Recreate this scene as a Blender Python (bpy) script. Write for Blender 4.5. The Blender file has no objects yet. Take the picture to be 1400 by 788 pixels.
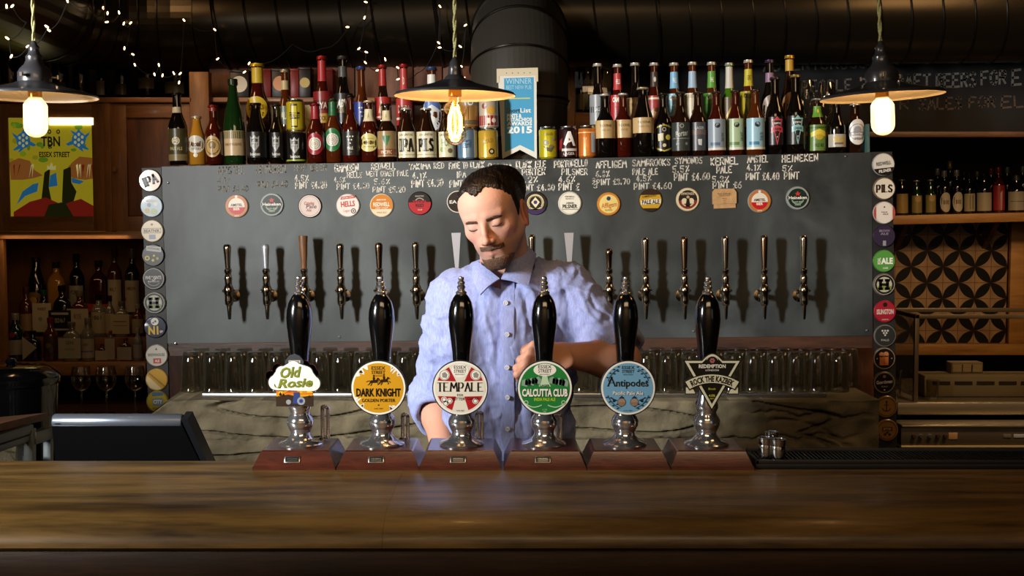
import bpy, bmesh, math, random
import numpy as np
from mathutils import Vector, Matrix, Euler
from mathutils.geometry import tessellate_polygon

S = bpy.context.scene
COL = S.collection
random.seed(7)
PI = math.pi
# ------------------------------------------------------------------ camera
F, PITCH, CAMZ = 1600.0, math.radians(3.5), 1.60
cd = bpy.data.cameras.new('camera'); cam = bpy.data.objects.new('camera', cd); COL.objects.link(cam)
cd.sensor_width = 36.0; cd.lens = F*36.0/1400.0; cd.clip_start = 0.05
cam.location = (0, 0, CAMZ); cam.rotation_euler = (PI/2-PITCH, 0, 0)
S.camera = cam

def P(px, py, Y):
    """point of the place seen at photo pixel (px, py), at distance Y into the room"""
    u, v = (px-700)/F, (394-py)/F
    dy = math.cos(PITCH)+v*math.sin(PITCH); dz = -math.sin(PITCH)+v*math.cos(PITCH)
    t = Y/dy
    return Vector((u*t, Y, CAMZ+dz*t))
def mpp(Y): return Y/F

# ------------------------------------------------------------------ view, world, lights
S.view_settings.view_transform = 'Standard'; S.view_settings.look = 'None'
S.view_settings.exposure = 0.0; S.view_settings.gamma = 1.0; S.view_settings.use_curve_mapping = False
S.cycles.use_denoising = True
S.cycles.max_bounces = 8; S.cycles.diffuse_bounces = 3; S.cycles.glossy_bounces = 4
S.cycles.transmission_bounces = 6; S.cycles.transparent_max_bounces = 24
S.cycles.caustics_reflective = False; S.cycles.caustics_refractive = False
S.cycles.sample_clamp_indirect = 4.0
W = bpy.data.worlds.new('world'); S.world = W; W.use_nodes = True
W.node_tree.nodes['Background'].inputs[0].default_value = (1.0, 0.62, 0.32, 1)
W.node_tree.nodes['Background'].inputs[1].default_value = 0.012

def area(name, loc, target, sx, sy, power, col, spread=180):
    l = bpy.data.lights.new(name, 'AREA'); l.shape = 'RECTANGLE'; l.size = sx; l.size_y = sy
    l.energy = power; l.color = col; l.spread = math.radians(spread)
    o = bpy.data.objects.new(name, l); COL.objects.link(o); o.location = loc
    o.rotation_euler = (Vector(target)-Vector(loc)).to_track_quat('-Z', 'Y').to_euler()
    return o
# the photographer's strip softbox, standing in the room left of the camera
area('softbox_light', (-2.3, 0.95, 2.0), (0.05, 3.6, 1.48), 0.26, 0.6, 26, (1.0, 0.985, 0.95), 58)
# added cool fill behind the camera for bluish reflections, not a window
area('cool_fill_light', (2.6, -1.2, 1.9), (0.4, 2.6, 1.2), 1.2, 1.5, 1.6, (0.80, 0.90, 1.0))
# added warm fill lights over the customers' side and over the back bar
area('room_fill_light', (0.3, 0.4, 2.70), (0.2, 3.4, 1.2), 1.6, 0.5, 6, (1.0, 0.68, 0.38), 120)
area('front_wall_fill', (0.2, -0.5, 2.85), (0.2, -1.5, 1.3), 2.4, 0.4, 46, (1.0, 0.74, 0.48), 140)  # added to brighten the front wall that the chrome reflects
area('back_bar_fill', (1.9, 3.4, 2.70), (2.2, 5.2, 1.2), 0.5, 0.5, 9, (1.0, 0.58, 0.25), 140)  # added fill brightening the right back bar and duct
area('steel_corner_fill', (2.1, 3.7, 2.4), (2.2, 4.6, 0.9), 0.5, 0.2, 6.0, (1.0, 0.66, 0.36), 90)  # extra fill aimed at the steel equipment, not a fitting
area('left_back_fill', (-1.7, 3.6, 2.70), (-1.9, 4.8, 1.3), 0.4, 0.4, 6, (1.0, 0.58, 0.27), 140)  # added fill for the cupboards and the duct's left end

area('shelf_light', (-1.75, 4.55, 1.52), (-1.75, 4.75, 1.1), 0.5, 0.03, 0.18, (1.0, 0.62, 0.3), 170)

# ------------------------------------------------------------------ materials
def lin(c): return c/12.92 if c <= 0.04045 else ((c+0.055)/1.055)**2.4
def hx(h):
    if not isinstance(h, str): return tuple(h)[:3]
    h = h.lstrip('#'); return tuple(lin(int(h[i:i+2], 16)/255) for i in (0, 2, 4))
MC = {}
def mat(name, col, rough=0.5, metal=0.0, coat=0.0, emit=0.0, trans=0.0, var=0.0, vscale=8.0, stretch=(1, 1, 1), bump=0.0, bscale=60.0, col2=None, spec=0.5, ior=1.45, detail=4.0, sss=0.0):
    if name in MC: return MC[name]
    m = bpy.data.materials.new(name); m.use_nodes = True; MC[name] = m
    nt = m.node_tree; b = nt.nodes['Principled BSDF']; c = hx(col)
    I = b.inputs
    I['Base Color'].default_value = (*c, 1); I['Roughness'].default_value = rough; I['Metallic'].default_value = metal
    I['Coat Weight'].default_value = coat; I['Coat Roughness'].default_value = 0.05
    I['Transmission Weight'].default_value = trans; I['IOR'].default_value = ior; I['Specular IOR Level'].default_value = spec
    if sss: I['Subsurface Weight'].default_value = sss; I['Subsurface Radius'].default_value = (0.012, 0.004, 0.002); I['Subsurface Scale'].default_value = 0.5
    if emit: I['Emission Color'].default_value = (*c, 1); I['Emission Strength'].default_value = emit
    if var or bump or col2:
        tc = nt.nodes.new('ShaderNodeTexCoord'); mp = nt.nodes.new('ShaderNodeMapping')
        mp.inputs['Scale'].default_value = stretch; nt.links.new(tc.outputs['Object'], mp.inputs[0])
    if var or col2:
        n = nt.nodes.new('ShaderNodeTexNoise'); n.inputs['Scale'].default_value = vscale; n.inputs['Detail'].default_value = detail
        nt.links.new(mp.outputs[0], n.inputs[0])
        r = nt.nodes.new('ShaderNodeValToRGB'); nt.links.new(n.outputs['Fac'], r.inputs[0])
        c2 = hx(col2) if col2 else tuple(min(1, x*(1+var)) for x in c)
        c1 = c if col2 else tuple(x*(1-var) for x in c)
        r.color_ramp.elements[0].position = 0.32; r.color_ramp.elements[1].position = 0.68
        r.color_ramp.elements[0].color = (*c1, 1); r.color_ramp.elements[1].color = (*c2, 1)
        nt.links.new(r.outputs[0], I['Base Color'])
    if bump:
        n2 = nt.nodes.new('ShaderNodeTexNoise'); n2.inputs['Scale'].default_value = bscale; n2.inputs['Detail'].default_value = 5
        nt.links.new(mp.outputs[0], n2.inputs[0])
        bp = nt.nodes.new('ShaderNodeBump'); bp.inputs['Strength'].default_value = bump; bp.inputs['Distance'].default_value = 0.01
        nt.links.new(n2.outputs['Fac'], bp.inputs['Height']); nt.links.new(bp.outputs[0], I['Normal'])
    return m
def wood(name, dark, light, stretch=(1, 1, 1), scale=6, rough=0.45, coat=0.0, knots=True, bump=0.15):
    """grain: stretched noise warped rings with darker knots"""
    if name in MC: return MC[name]
    m = bpy.data.materials.new(name); m.use_nodes = True; MC[name] = m
    nt = m.node_tree; N = nt.nodes; L = nt.links; b = N['Principled BSDF']
    b.inputs['Roughness'].default_value = rough; b.inputs['Coat Weight'].default_value = coat; b.inputs['Coat Roughness'].default_value = 0.15
    tc = N.new('ShaderNodeTexCoord'); mp = N.new('ShaderNodeMapping'); mp.inputs['Scale'].default_value = stretch
    L.new(tc.outputs['Object'], mp.inputs[0])
    n1 = N.new('ShaderNodeTexNoise'); n1.inputs['Scale'].default_value = scale; n1.inputs['Detail'].default_value = 6; n1.inputs['Distortion'].default_value = 0.6
    L.new(mp.outputs[0], n1.inputs[0])
    n2 = N.new('ShaderNodeTexNoise'); n2.inputs['Scale'].default_value = scale*6; n2.inputs['Detail'].default_value = 3
    L.new(mp.outputs[0], n2.inputs[0])
    ma = N.new('ShaderNodeMath'); ma.operation = 'MULTIPLY_ADD'; ma.inputs[1].default_value = 0.35; L.new(n2.outputs['Fac'], ma.inputs[0]); L.new(n1.outputs['Fac'], ma.inputs[2])
    r = N.new('ShaderNodeValToRGB'); L.new(ma.outputs[0], r.inputs[0])
    e = r.color_ramp.elements; e[0].position = 0.42; e[0].color = (*hx(dark), 1); e[1].position = 0.88; e[1].color = (*hx(light), 1)
    src = r.outputs[0]
    if knots:
        n3 = N.new('ShaderNodeTexNoise'); n3.inputs['Scale'].default_value = scale*0.55; n3.inputs['Detail'].default_value = 2
        L.new(mp.outputs[0], n3.inputs[0])
        r3 = N.new('ShaderNodeValToRGB'); L.new(n3.outputs['Fac'], r3.inputs[0])
        r3.color_ramp.elements[0].position = 0.24; r3.color_ramp.elements[0].color = (0.25, 0.2, 0.17, 1)
        r3.color_ramp.elements[1].position = 0.38; r3.color_ramp.elements[1].color = (1, 1, 1, 1)
        mx = N.new('ShaderNodeMixRGB'); mx.blend_type = 'MULTIPLY'; mx.inputs[0].default_value = 1
        L.new(src, mx.inputs[1]); L.new(r3.outputs[0], mx.inputs[2]); src = mx.outputs[0]
    L.new(src, b.inputs['Base Color'])
    bp = N.new('ShaderNodeBump'); bp.inputs['Strength'].default_value = bump; bp.inputs['Distance'].default_value = 0.004
    L.new(n2.outputs['Fac'], bp.inputs['Height']); L.new(bp.outputs[0], b.inputs['Normal'])
    return m
def thin_glass(name, tint, gloss=0.9, rough=0.02, frost=0.0, base=0.06):
    """thin-walled glass: see-through with fresnel reflections and tinted by its colour"""
    if name in MC: return MC[name]
    m = bpy.data.materials.new(name); m.use_nodes = True; MC[name] = m
    nt = m.node_tree; N = nt.nodes; L = nt.links; N.remove(N['Principled BSDF']); out = N['Material Output']
    t = N.new('ShaderNodeBsdfTransparent'); t.inputs[0].default_value = (*hx(tint), 1)
    g = N.new('ShaderNodeBsdfGlossy'); g.inputs['Roughness'].default_value = rough; g.inputs[0].default_value = (gloss, gloss, gloss, 1)
    fr = N.new('ShaderNodeLayerWeight'); fr.inputs[0].default_value = 0.35
    ad = N.new('ShaderNodeMath'); ad.operation = 'MULTIPLY_ADD'; ad.inputs[1].default_value = 0.75; ad.inputs[2].default_value = base; ad.use_clamp = True
    L.new(fr.outputs['Facing'], ad.inputs[0])
    mx = N.new('ShaderNodeMixShader'); L.new(ad.outputs[0], mx.inputs[0]); L.new(t.outputs[0], mx.inputs[1]); L.new(g.outputs[0], mx.inputs[2])
    src = mx.outputs[0]
    if frost:
        d = N.new('ShaderNodeBsdfTranslucent'); d.inputs[0].default_value = (0.9, 0.85, 0.75, 1)
        m2 = N.new('ShaderNodeMixShader'); m2.inputs[0].default_value = frost; L.new(src, m2.inputs[1]); L.new(d.outputs[0], m2.inputs[2]); src = m2.outputs[0]
    L.new(src, out.inputs[0])
    return m
def flat(h, rough=0.4):
    """printed / painted colour"""
    return mat('paint_%s' % h.lstrip('#'), h, rough)
def ink(h): return mat('print_%s' % h.lstrip('#'), h, 0.35)

CHROME = mat('chrome', '#dcdcde', 0.12, 0.93)
STEEL = mat('brushed_steel', '#b8b8b6', 0.28, 1.0, bump=0.03, bscale=200, stretch=(1, 1, 0.05))
BLACKGLOSS = mat('black_lacquer', '#070708', 0.16, 0, coat=1.0)
BLACKRUB = mat('black_rubber', '#0d0d0e', 0.42)
BLACKMET = mat('black_metal', '#131313', 0.42, 0.3)

# ------------------------------------------------------------------ mesh builder
def xz(y): return lambda u, v: (u, y, v)      # flat map facing the room front
FM = 0.72
_tc = {}
def text2d(s, bold=0.0, shear=0.0):
    k = (s, bold, shear)
    if k in _tc: return _tc[k]
    c = bpy.data.curves.new('t', 'FONT'); c.body = s; c.size = 1; c.offset = bold; c.shear = shear; c.resolution_u = 2; c.fill_mode = 'BOTH' if False else 'FRONT'
    o = bpy.data.objects.new('t', c); me = bpy.data.meshes.new_from_object(o)
    v = [(x.co.x, x.co.y) for x in me.vertices]; f = [tuple(p.vertices) for p in me.polygons]
    bpy.data.objects.remove(o); bpy.data.curves.remove(c); bpy.data.meshes.remove(me)
    _tc[k] = (v, f); return v, f
G = {'A': '004880|2363', 'B': '000858777555430|'.replace('5430|', '54')+'04|5473715000', 'C': '766828060220 6072'.replace(' ', ''), 'D': '00084876724000', 'E': '80000878|0454', 'F': '000878|0454',
     'G': '766828060220607343', 'H': '0008|7078|0474', 'I': '4048', 'J': '6862502002', 'K': '0008|780470', 'L': '080070', 'M': '0018437880', 'N': '00087078',
     'O': '380602205072765838', 'P': '000858777553 03'.replace(' ', ''), 'Q': '380602205072765838|5280', 'R': '00085877755404|3470', 'S': '77582806156372602001', 'T': '0888|4840',
     'U': '080220507278', 'V': '084088', 'W': '0820456088', 'X': '0870|0078', 'Y': '084488|4440', 'Z': '08780070',
     '0': '380602205072765838', '1': '264840', '2': '0617385876740070', '3': '06285876543453724020 01'.replace(' ', ''), '4': '580272|5550', '5': '780804556361502001', '6': '685826030120507163 5404'.replace(' ', ''),
     '7': '087830', '8': '3816253463715020103345556758 38'.replace(' ', ''), '9': '75461517386875734020', '.': '3031', '%': '1716|7810|7271', '/': '1078', '&': '70274878451130507 4'.replace(' ', ''),
     '£': '7768483631007 0|0554'.replace(' ', ''), "'": '4846', '-': '1464', ' ': ''}
def strokes2d(s, serif=False, jitter=0.0, rnd=None):
    """hand-drawn capitals: list of polylines, cap height 1, starting at x = 0; returns lines and total width"""
    x = 0; out = []
    for ch in s.upper():
        g = G.get(ch, ''); wd = 0.30 if ch in "I.'1" else (0.42 if ch == ' ' else (0.85 if ch in 'MW' else 0.62))
        x0 = x - (0.5*0.62-0.15 if ch in "I.'1" else 0)
        for st in g.split('|'):
            pts = [(x0+int(st[i])/8*(0.62 if ch not in 'MW' else 0.85), int(st[i+1])/8) for i in range(0, len(st)-1, 2)]
            if jitter and rnd: pts = [(a+rnd.uniform(-jitter, jitter), b+rnd.uniform(-jitter, jitter)) for a, b in pts]
            if len(pts) > 1: out.append(pts)
        x += wd+0.2
    return out, max(x-0.2, 0.1)
class MB:
    def __init__(s): s.v, s.f, s.m, s.mats = [], [], [], []
    def mi(s, m):
        if m not in s.mats: s.mats.append(m)
        return s.mats.index(m)
    def add(s, v, f, m):
        o = len(s.v); s.v += [tuple(x) for x in v]; k = s.mi(m)
        s.f += [tuple(i+o for i in q) for q in f]; s.m += [k]*len(f); return s
    def box(s, c, d, m, R=None, bev=0.0):
        x, y, z = d[0]/2, d[1]/2, d[2]/2
        if bev:
            bm = bmesh.new(); bmesh.ops.create_cube(bm, size=1); bmesh.ops.scale(bm, vec=d, verts=bm.verts)
            bmesh.ops.bevel(bm, geom=bm.edges[:], offset=bev, segments=2, profile=0.5, affect='EDGES')
            bm.verts.index_update(); V = [Vector(q.co) for q in bm.verts]; fs = [[q.index for q in f.verts] for f in bm.faces]; bm.free()
        else:
            V = [Vector((a, b, e)) for a in (-x, x) for b in (-y, y) for e in (-z, z)]
            fs = [(0, 1, 3, 2), (4, 6, 7, 5), (0, 4, 5, 1), (2, 3, 7, 6), (0, 2, 6, 4), (1, 5, 7, 3)]
        if R is not None: V = [R @ q for q in V]
        return s.add([q+Vector(c) for q in V], fs, m)
    def hexa(s, a, b, m):
        """solid between two quads a (4 points) and b (4 points)"""
        return s.add(list(a)+list(b), [(3, 2, 1, 0), (4, 5, 6, 7), (0, 1, 5, 4), (1, 2, 6, 5), (2, 3, 7, 6), (3, 0, 4, 7)], m)
    def lathe(s, pr, m, o=(0, 0, 0), seg=24, M=None, caps=True):
        n = len(pr); v = []; f = []
        for r, z in pr:
            for k in range(seg):
                a = 2*PI*k/seg; q = Vector((r*math.cos(a), r*math.sin(a), z))
                if M is not None: q = M @ q
                v.append(q+Vector(o))
        for i in range(n-1):
            for k in range(seg):
                k2 = (k+1) % seg; f.append((i*seg+k, i*seg+k2, (i+1)*seg+k2, (i+1)*seg+k))
        if caps:
            f.append(tuple(range(seg-1, -1, -1))); f.append(tuple((n-1)*seg+k for k in range(seg)))
        return s.add(v, f, m)
    def tube(s, pts, r, m, seg=8, caps=True, closed=False):
        pts = [Vector(p) for p in pts]; n = len(pts); rr = r if isinstance(r, (list, tuple)) else [r]*n
        v = []; f = []; up = None
        for i, p in enumerate(pts):
            t = (pts[min(i+1, n-1)]-pts[max(i-1, 0)]).normalized()
            if closed: t = (pts[(i+1) % n]-pts[i-1]).normalized()
            if up is None: up = t.orthogonal().normalized()
            up = (up-t*up.dot(t)).normalized(); w = t.cross(up)
            for k in range(seg):
                a = 2*PI*k/seg; v.append(p+(up*math.cos(a)+w*math.sin(a))*rr[i])
        for i in range(n if closed else n-1):
            j = (i+1) % n
            for k in range(seg):
                k2 = (k+1) % seg; f.append((i*seg+k, i*seg+k2, j*seg+k2, j*seg+k))
        if caps and not closed: f.append(tuple(range(seg-1, -1, -1))); f.append(tuple((n-1)*seg+k for k in range(seg)))
        return s.add(v, f, m)
    def flat2(s, q, tri, m, mp):
        """flat faces laid on a map; on a curved map they are cut small enough to follow it"""
        st = getattr(mp, 'step', None)
        if not st: return s.add([mp(a, b) for a, b in q], tri, m)
        out = []; todo = []
        for f in tri: todo += [[q[f[0]], q[f[i]], q[f[i+1]]] for i in range(1, len(f)-1)]
        while todo:
            t = todo.pop(); us = [p[0] for p in t]
            if max(us)-min(us) <= st or len(out) > 4000: out.append(t); continue
            i = max(range(3), key=lambda k: abs(t[k][0]-t[(k+1) % 3][0])); a, b, c = t[i], t[(i+1) % 3], t[(i+2) % 3]; h = ((a[0]+b[0])/2, (a[1]+b[1])/2); todo += [[a, h, c], [h, b, c]]
        return s.add([mp(*p) for t in out for p in t], [(3*i, 3*i+1, 3*i+2) for i in range(len(out))], m)
    def poly(s, pts, m, mp):
        tri = tessellate_polygon([[Vector((a, b, 0)) for a, b in pts]])
        return s.flat2(pts, [tuple(t) for t in tri], m, mp)
    def prism(s, pts, y0, y1, m, mp3=None):
        """2-D outline (x, z) extruded from y0 (front) to y1"""
        mp3 = mp3 or (lambda u, y, v: (u, y, v)); n = len(pts)
        tri = tessellate_polygon([[Vector((a, b, 0)) for a, b in pts]])
        v = [mp3(a, y0, b) for a, b in pts]+[mp3(a, y1, b) for a, b in pts]
        f = [tuple(t) for t in tri]+[tuple(i+n for i in reversed(t)) for t in tri]+[(i, (i+1) % n, n+(i+1) % n, n+i) for i in range(n)]
        return s.add(v, f, m)
    def circ(s, cx, cy, r, m, mp, n=24, ry=None): return s.poly([(cx+r*math.cos(2*PI*k/n), cy+(ry or r)*math.sin(2*PI*k/n)) for k in range(n)], m, mp)
    def ring(s, cx, cy, r0, r1, m, mp, n=32, a0=0, a1=2*PI):
        v = []
        for k in range(n+1):
            a = a0+(a1-a0)*k/n; v += [mp(cx+r0*math.cos(a), cy+r0*math.sin(a)), mp(cx+r1*math.cos(a), cy+r1*math.sin(a))]
        return s.add(v, [(2*k, 2*k+1, 2*k+3, 2*k+2) for k in range(n)], m)
    def rect(s, x0, z0, x1, z1, m, mp, nx=1):
        v = []
        for k in range(nx+1):
            x = x0+(x1-x0)*k/nx; v += [mp(x, z0), mp(x, z1)]
        return s.add(v, [(2*k, 2*k+2, 2*k+3, 2*k+1) for k in range(nx)], m)
    def text(s, t, cx, cy, h, m, mp, w=None, bold=0.0, shear=0.0, rot=0.0):
        v, f = text2d(t, bold, shear)
        if not v: return s
        xs = [a for a, b in v]; x0, x1 = min(xs), max(xs); sy = h/FM; sx = sy if w is None else w/max(x1-x0, 1e-6)
        xm = (x0+x1)/2; c, sn = math.cos(rot), math.sin(rot); q = []
        for a, b in v:
            A, B = (a-xm)*sx, (b-FM/2)*sy; q.append((cx+A*c-B*sn, cy+A*sn+B*c))
        return s.flat2(q, f, m, mp)
    def strk(s, t, x0, y0, h, m, mp, w=None, thick=0.1, thin=None, serif=0.0, shear=0.0, jitter=0.0, rnd=None, slope=0.0, center=False):
        """hand-lettered strokes: thick for upright strokes, thin for level ones, optional slab serifs"""
        ln, W0 = strokes2d(t, jitter=jitter, rnd=rnd); sx = (w/W0) if w else h; thin = thick if thin is None else thin
        if center: x0 = x0-W0*sx/2; y0 = y0-h/2
        def seg(a, b, wd):
            d = Vector((b[0]-a[0], b[1]-a[1])); L = d.length
            if L < 1e-9: return
            d /= L; n = Vector((-d.y, d.x))*wd/2; e = d*wd*0.35
            A, B = Vector(a)-e, Vector(b)+e
            s.flat2([tuple(A+n), tuple(A-n), tuple(B-n), tuple(B+n)], [(0, 1, 2, 3)], m, mp)
        def tr(p): return (x0+p[0]*sx+p[1]*h*shear, y0+p[1]*h+p[0]*sx*slope)
        for pl in ln:
            q = [tr(p) for p in pl]
            for a, b in zip(q, q[1:]):
                d = abs(b[1]-a[1])/(math.hypot(b[0]-a[0], b[1]-a[1])+1e-9); seg(a, b, (thin+(thick-thin)*d)*h)
            if serif:
                for e, nx in ((q[0], q[1]), (q[-1], q[-2])):
                    if abs(nx[1]-e[1]) > abs(nx[0]-e[0])*0.7: seg((e[0]-serif*h, e[1]), (e[0]+serif*h, e[1]), thin*h)
        return s
    def build(s, name, parent=None, loc=(0, 0, 0), ang=38, rot=(0, 0, 0), fix=False):
        me = bpy.data.meshes.new(name); me.from_pydata(s.v, [], s.f)
        for q in s.mats: me.materials.append(q)
        me.polygons.foreach_set('material_index', s.m)
        if fix:
            bm = bmesh.new(); bm.from_mesh(me); bmesh.ops.recalc_face_normals(bm, faces=bm.faces); bm.to_mesh(me); bm.free()
        me.polygons.foreach_set('use_smooth', [True]*len(s.f))
        try: me.set_sharp_from_angle(angle=math.radians(ang))
        except Exception: pass
        me.update(); o = bpy.data.objects.new(name, me); COL.objects.link(o)
        o.location = loc; o.rotation_euler = rot
        if parent is not None: o.parent = parent
        return o
def tag(o, label, cat, group=None):
    o['label'] = label; o['category'] = cat
    if group: o['group'] = group
    return o
def thing(name, label, cat, loc=(0, 0, 0), group=None, rot=(0, 0, 0)):
    o = bpy.data.objects.new(name, None); o.empty_display_size = 0.05; COL.objects.link(o); o.location = loc; o.rotation_euler = rot
    return tag(o, label, cat, group)
def struct(o): o['kind'] = 'structure'; return o
def copy_tree(o, parent=None):
    c = o.copy(); COL.objects.link(c); c.parent = parent
    for ch in list(o.children): copy_tree(ch, c)
    return c
ROLL = math.radians(-1.2)      # the tap board and its shelf hang a little out of level

# ================================================================== the room shell
FLOORM = mat('dark_floor_boards', '#1d1510', 0.5, var=0.4, vscale=3, stretch=(1, 8, 1))
WALLM = mat('dark_painted_wall', '#15100c', 0.7, var=0.3, vscale=5)
CEILM = mat('black_painted_ceiling', '#0a0908', 0.75)
def slab(name, x0, x1, y0, y1, z0, z1, m):
    b = MB(); b.box(((x0+x1)/2, (y0+y1)/2, (z0+z1)/2), (x1-x0, y1-y0, z1-z0), m); return struct(b.build(name))
slab('floor', -3.4, 3.8, -1.5, 6.0, -0.1, 0.0, FLOORM)
slab('ceiling', -3.4, 3.8, -1.5, 6.0, 2.95, 3.05, CEILM)
slab('wall_left', -3.4, -3.3, -1.5, 6.0, 0, 2.95, WALLM)
slab('wall_right', 3.7, 3.8, -1.5, 6.0, 0, 2.95, WALLM)
slab('wall_front', -3.3, 3.7, -1.6, -1.5, 0, 2.95, mat('cream_pub_wall', '#8d7a5c', .7, var=.1, vscale=3))  # unseen wall, added pale so the chrome has something to reflect
slab('wall_back', -3.3, 3.7, 5.75, 5.85, 0, 2.95, WALLM)

# ------------------------------------------------------------------ bar counter
BARW = wood('bar_oak', '#2a1d0c', '#75592b', (0.8, 6, 6), 3.4, 0.45, 0.08, True, 0.2)
BARF = wood('bar_front_wood', '#1d120a', '#382414', (0.8, 6, 6), 3.0, 0.5, 0.0, True)
bar = thing('bar_counter', 'long oiled oak bar counter with rounded front edge running across the whole picture', 'bar counter', (0, 2.13, 0))
def extr_x(prof, x0, x1, m, nm, par, oy):
    b = MB(); n = len(prof); v = [(x0, y-oy, z) for y, z in prof]+[(x1, y-oy, z) for y, z in prof]
    tri = tessellate_polygon([[Vector((y, z, 0)) for y, z in prof]])
    b.add(v, [tuple(t) for t in tri]+[tuple(i+n for i in t[::-1]) for t in tri]+[(i, (i+1) % n, n+(i+1) % n, n+i) for i in range(n)], m)
    return b.build(nm, par, fix=True)
prof = [(2.372, 1.098), (2.37, 1.100), (2.02, 1.100)]
for k in range(1, 10):
    a = PI/2*k/9; prof.append((2.02-0.115*math.sin(a), 1.058+0.042*math.cos(a)))
prof += [(1.905, 1.052), (1.912, 1.046), (2.372, 1.046)]
XB = 3.0
for i, (a, b_) in enumerate(((-XB, -0.215), (-0.2146, XB))):
    o = extr_x(prof, a, b_, BARW, 'counter_board', bar, 2.13)
b = MB(); b.box((0, -0.19, 1.022), (2*XB, 0.05, 0.048), BARF, bev=0.004); b.build('edge_moulding', bar)
b = MB()
for k in range(14):
    x = -XB+(k+0.5)*2*XB/14; b.box((x, -0.165, 0.497), (2*XB/14-0.006, 0.03, 0.985), BARF, bev=0.003)
b.build('plank_front', bar)
b = MB(); b.box((0, 0.22, 0.52), (2*XB, 0.02, 1.04), BARF); b.build('back_panel', bar)

# ------------------------------------------------------------------ concrete ledge under the tap board
CONC = mat('old_concrete', '#4e4736', 0.9, col2='#766c55', vscale=7, bump=0.6, bscale=30)
CONCD = mat('concrete_crack', '#2b241b', 0.95, var=0.3, vscale=20)
LZ = P(700, 548, 3.6).z
ledge = thing('concrete_ledge', 'rough cracked concrete ledge under the tap board carrying the rows of glasses', 'ledge', (0, 3.6, 0))
rn = random.Random(3)
xl, xr = P(205, 560, 3.6).x, P(1203, 560, 3.6).x
b = MB()
nx, nz = 420, 90
pc = lambda x, y: (P(x, y, 3.6).x, P(x, y, 3.6).z)
CRK = [(*pc(a, b), *pc(c, d), e) for a, b, c, d, e in ((1010, 563, 1204, 572, .013), (870, 603, 1190, 597, .014), (240, 603, 600, 598, .008), (1095, 575, 1170, 612, .012), (1050, 580, 1130, 566, .010), (600, 606, 880, 600, .009))]
v = []; f = []
z0_, z1_ = 0.70, LZ
from mathutils import noise as mn
for j in range(nz+1):
    for i in range(nx+1):
        x = xl+(xr-xl)*i/nx; z = z0_+(z1_-z0_)*j/nz
        d = 0.018*mn.noise((x*5, 0, z*9))+0.010*mn.noise((x*19, 3, z*24))
        if j == nz: z += 0.006*mn.noise((x*9, 1, 1)); d *= 0.3
        c = abs(mn.noise((x*2.2, 7, z*14)));
        if c < 0.09 and 0 < j < nz: d += 0.022*(1-c/0.09)
        for (cx0, cz0, cx1, cz1, dep) in CRK:
            if cx0 < x < cx1:
                t = (x-cx0)/(cx1-cx0); zc = cz0+(cz1-cz0)*t+.012*mn.noise((x*14, 2, cz0))+.006*mn.noise((x*50, 5, cz0)); wd = .006+.004*mn.noise((x*9, 8, cz0))
                d += dep*math.exp(-((z-zc)/wd)**2)*min(1, t*6, (1-t)*6)
        if x-xl < .055 and z > LZ-.06: z -= (.055-(x-xl))*(z-LZ+.06)/.06*.75
        v.append((x, d, z))
for j in range(nz):
    for i in range(nx): f.append((j*(nx+1)+i, j*(nx+1)+i+1, (j+1)*(nx+1)+i+1, (j+1)*(nx+1)+i))
top0 = nz*(nx+1); n0 = len(v)
for i in range(nx+1): v.append((v[top0+i][0], 0.62, LZ-0.001))
for i in range(nx): f.append((top0+i, top0+i+1, n0+i+1, n0+i))
b.add(v, f, CONC)
b.box(((xl+xr)/2, 0.33, .49), (xr-xl-0.03, 0.56, .96), CONC)
b.build('concrete_block', ledge, ang=60)
b = MB(); xa, xb2 = P(276, 540, 3.66).x, P(1130, 540, 3.66).x
b.box(((xa+xb2)/2, 0.075, LZ+0.007), (xb2-xa, 0.035, 0.014), STEEL, bev=0.003); b.build('steel_edge_strip', ledge)

# ------------------------------------------------------------------ the tap board
PAN = bpy.data.materials.new('blackened_steel_sheet'); PAN.use_nodes = True
nt = PAN.node_tree; N = nt.nodes; L = nt.links; bs = N['Principled BSDF']
tc = N.new('ShaderNodeTexCoord'); mp_ = N.new('ShaderNodeMapping'); mp_.inputs['Scale'].default_value = (1.0, 1, 0.8); L.new(tc.outputs['Object'], mp_.inputs[0])
n1 = N.new('ShaderNodeTexNoise'); n1.inputs['Scale'].default_value = 3.2; n1.inputs['Detail'].default_value = 7; n1.inputs['Distortion'].default_value = 0.8; L.new(mp_.outputs[0], n1.inputs[0])
r1 = N.new('ShaderNodeValToRGB'); L.new(n1.outputs['Fac'], r1.inputs[0])
r1.color_ramp.elements[0].position = 0.3; r1.color_ramp.elements[0].color = (*hx('#242828'), 1)
r1.color_ramp.elements[1].position = 0.72; r1.color_ramp.elements[1].color = (*hx('#5c6262'), 1)
n2 = N.new('ShaderNodeTexNoise'); n2.inputs['Scale'].default_value = 22; n2.inputs['Detail'].default_value = 5
mp2 = N.new('ShaderNodeMapping'); mp2.inputs['Scale'].default_value = (1, 1, 0.35); L.new(tc.outputs['Object'], mp2.inputs[0]); L.new(mp2.outputs[0], n2.inputs[0])
mxn = N.new('ShaderNodeMixRGB'); mxn.blend_type = 'MULTIPLY'; mxn.inputs[0].default_value = 0.35; L.new(r1.outputs[0], mxn.inputs[1]); L.new(n2.outputs['Fac'], mxn.inputs[2])
L.new(mxn.outputs[0], bs.inputs['Base Color']); bs.inputs['Metallic'].default_value = 0.25
r2 = N.new('ShaderNodeMapRange'); r2.inputs[3].default_value = 0.36; r2.inputs[4].default_value = 0.6; L.new(n1.outputs['Fac'], r2.inputs[0]); L.new(r2.outputs[0], bs.inputs['Roughness'])
YP = 4.0
DKSTEEL = mat('dark_steel_strip', '#2c2b2a', 0.5, 0.3, var=0.3, vscale=12)
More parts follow.
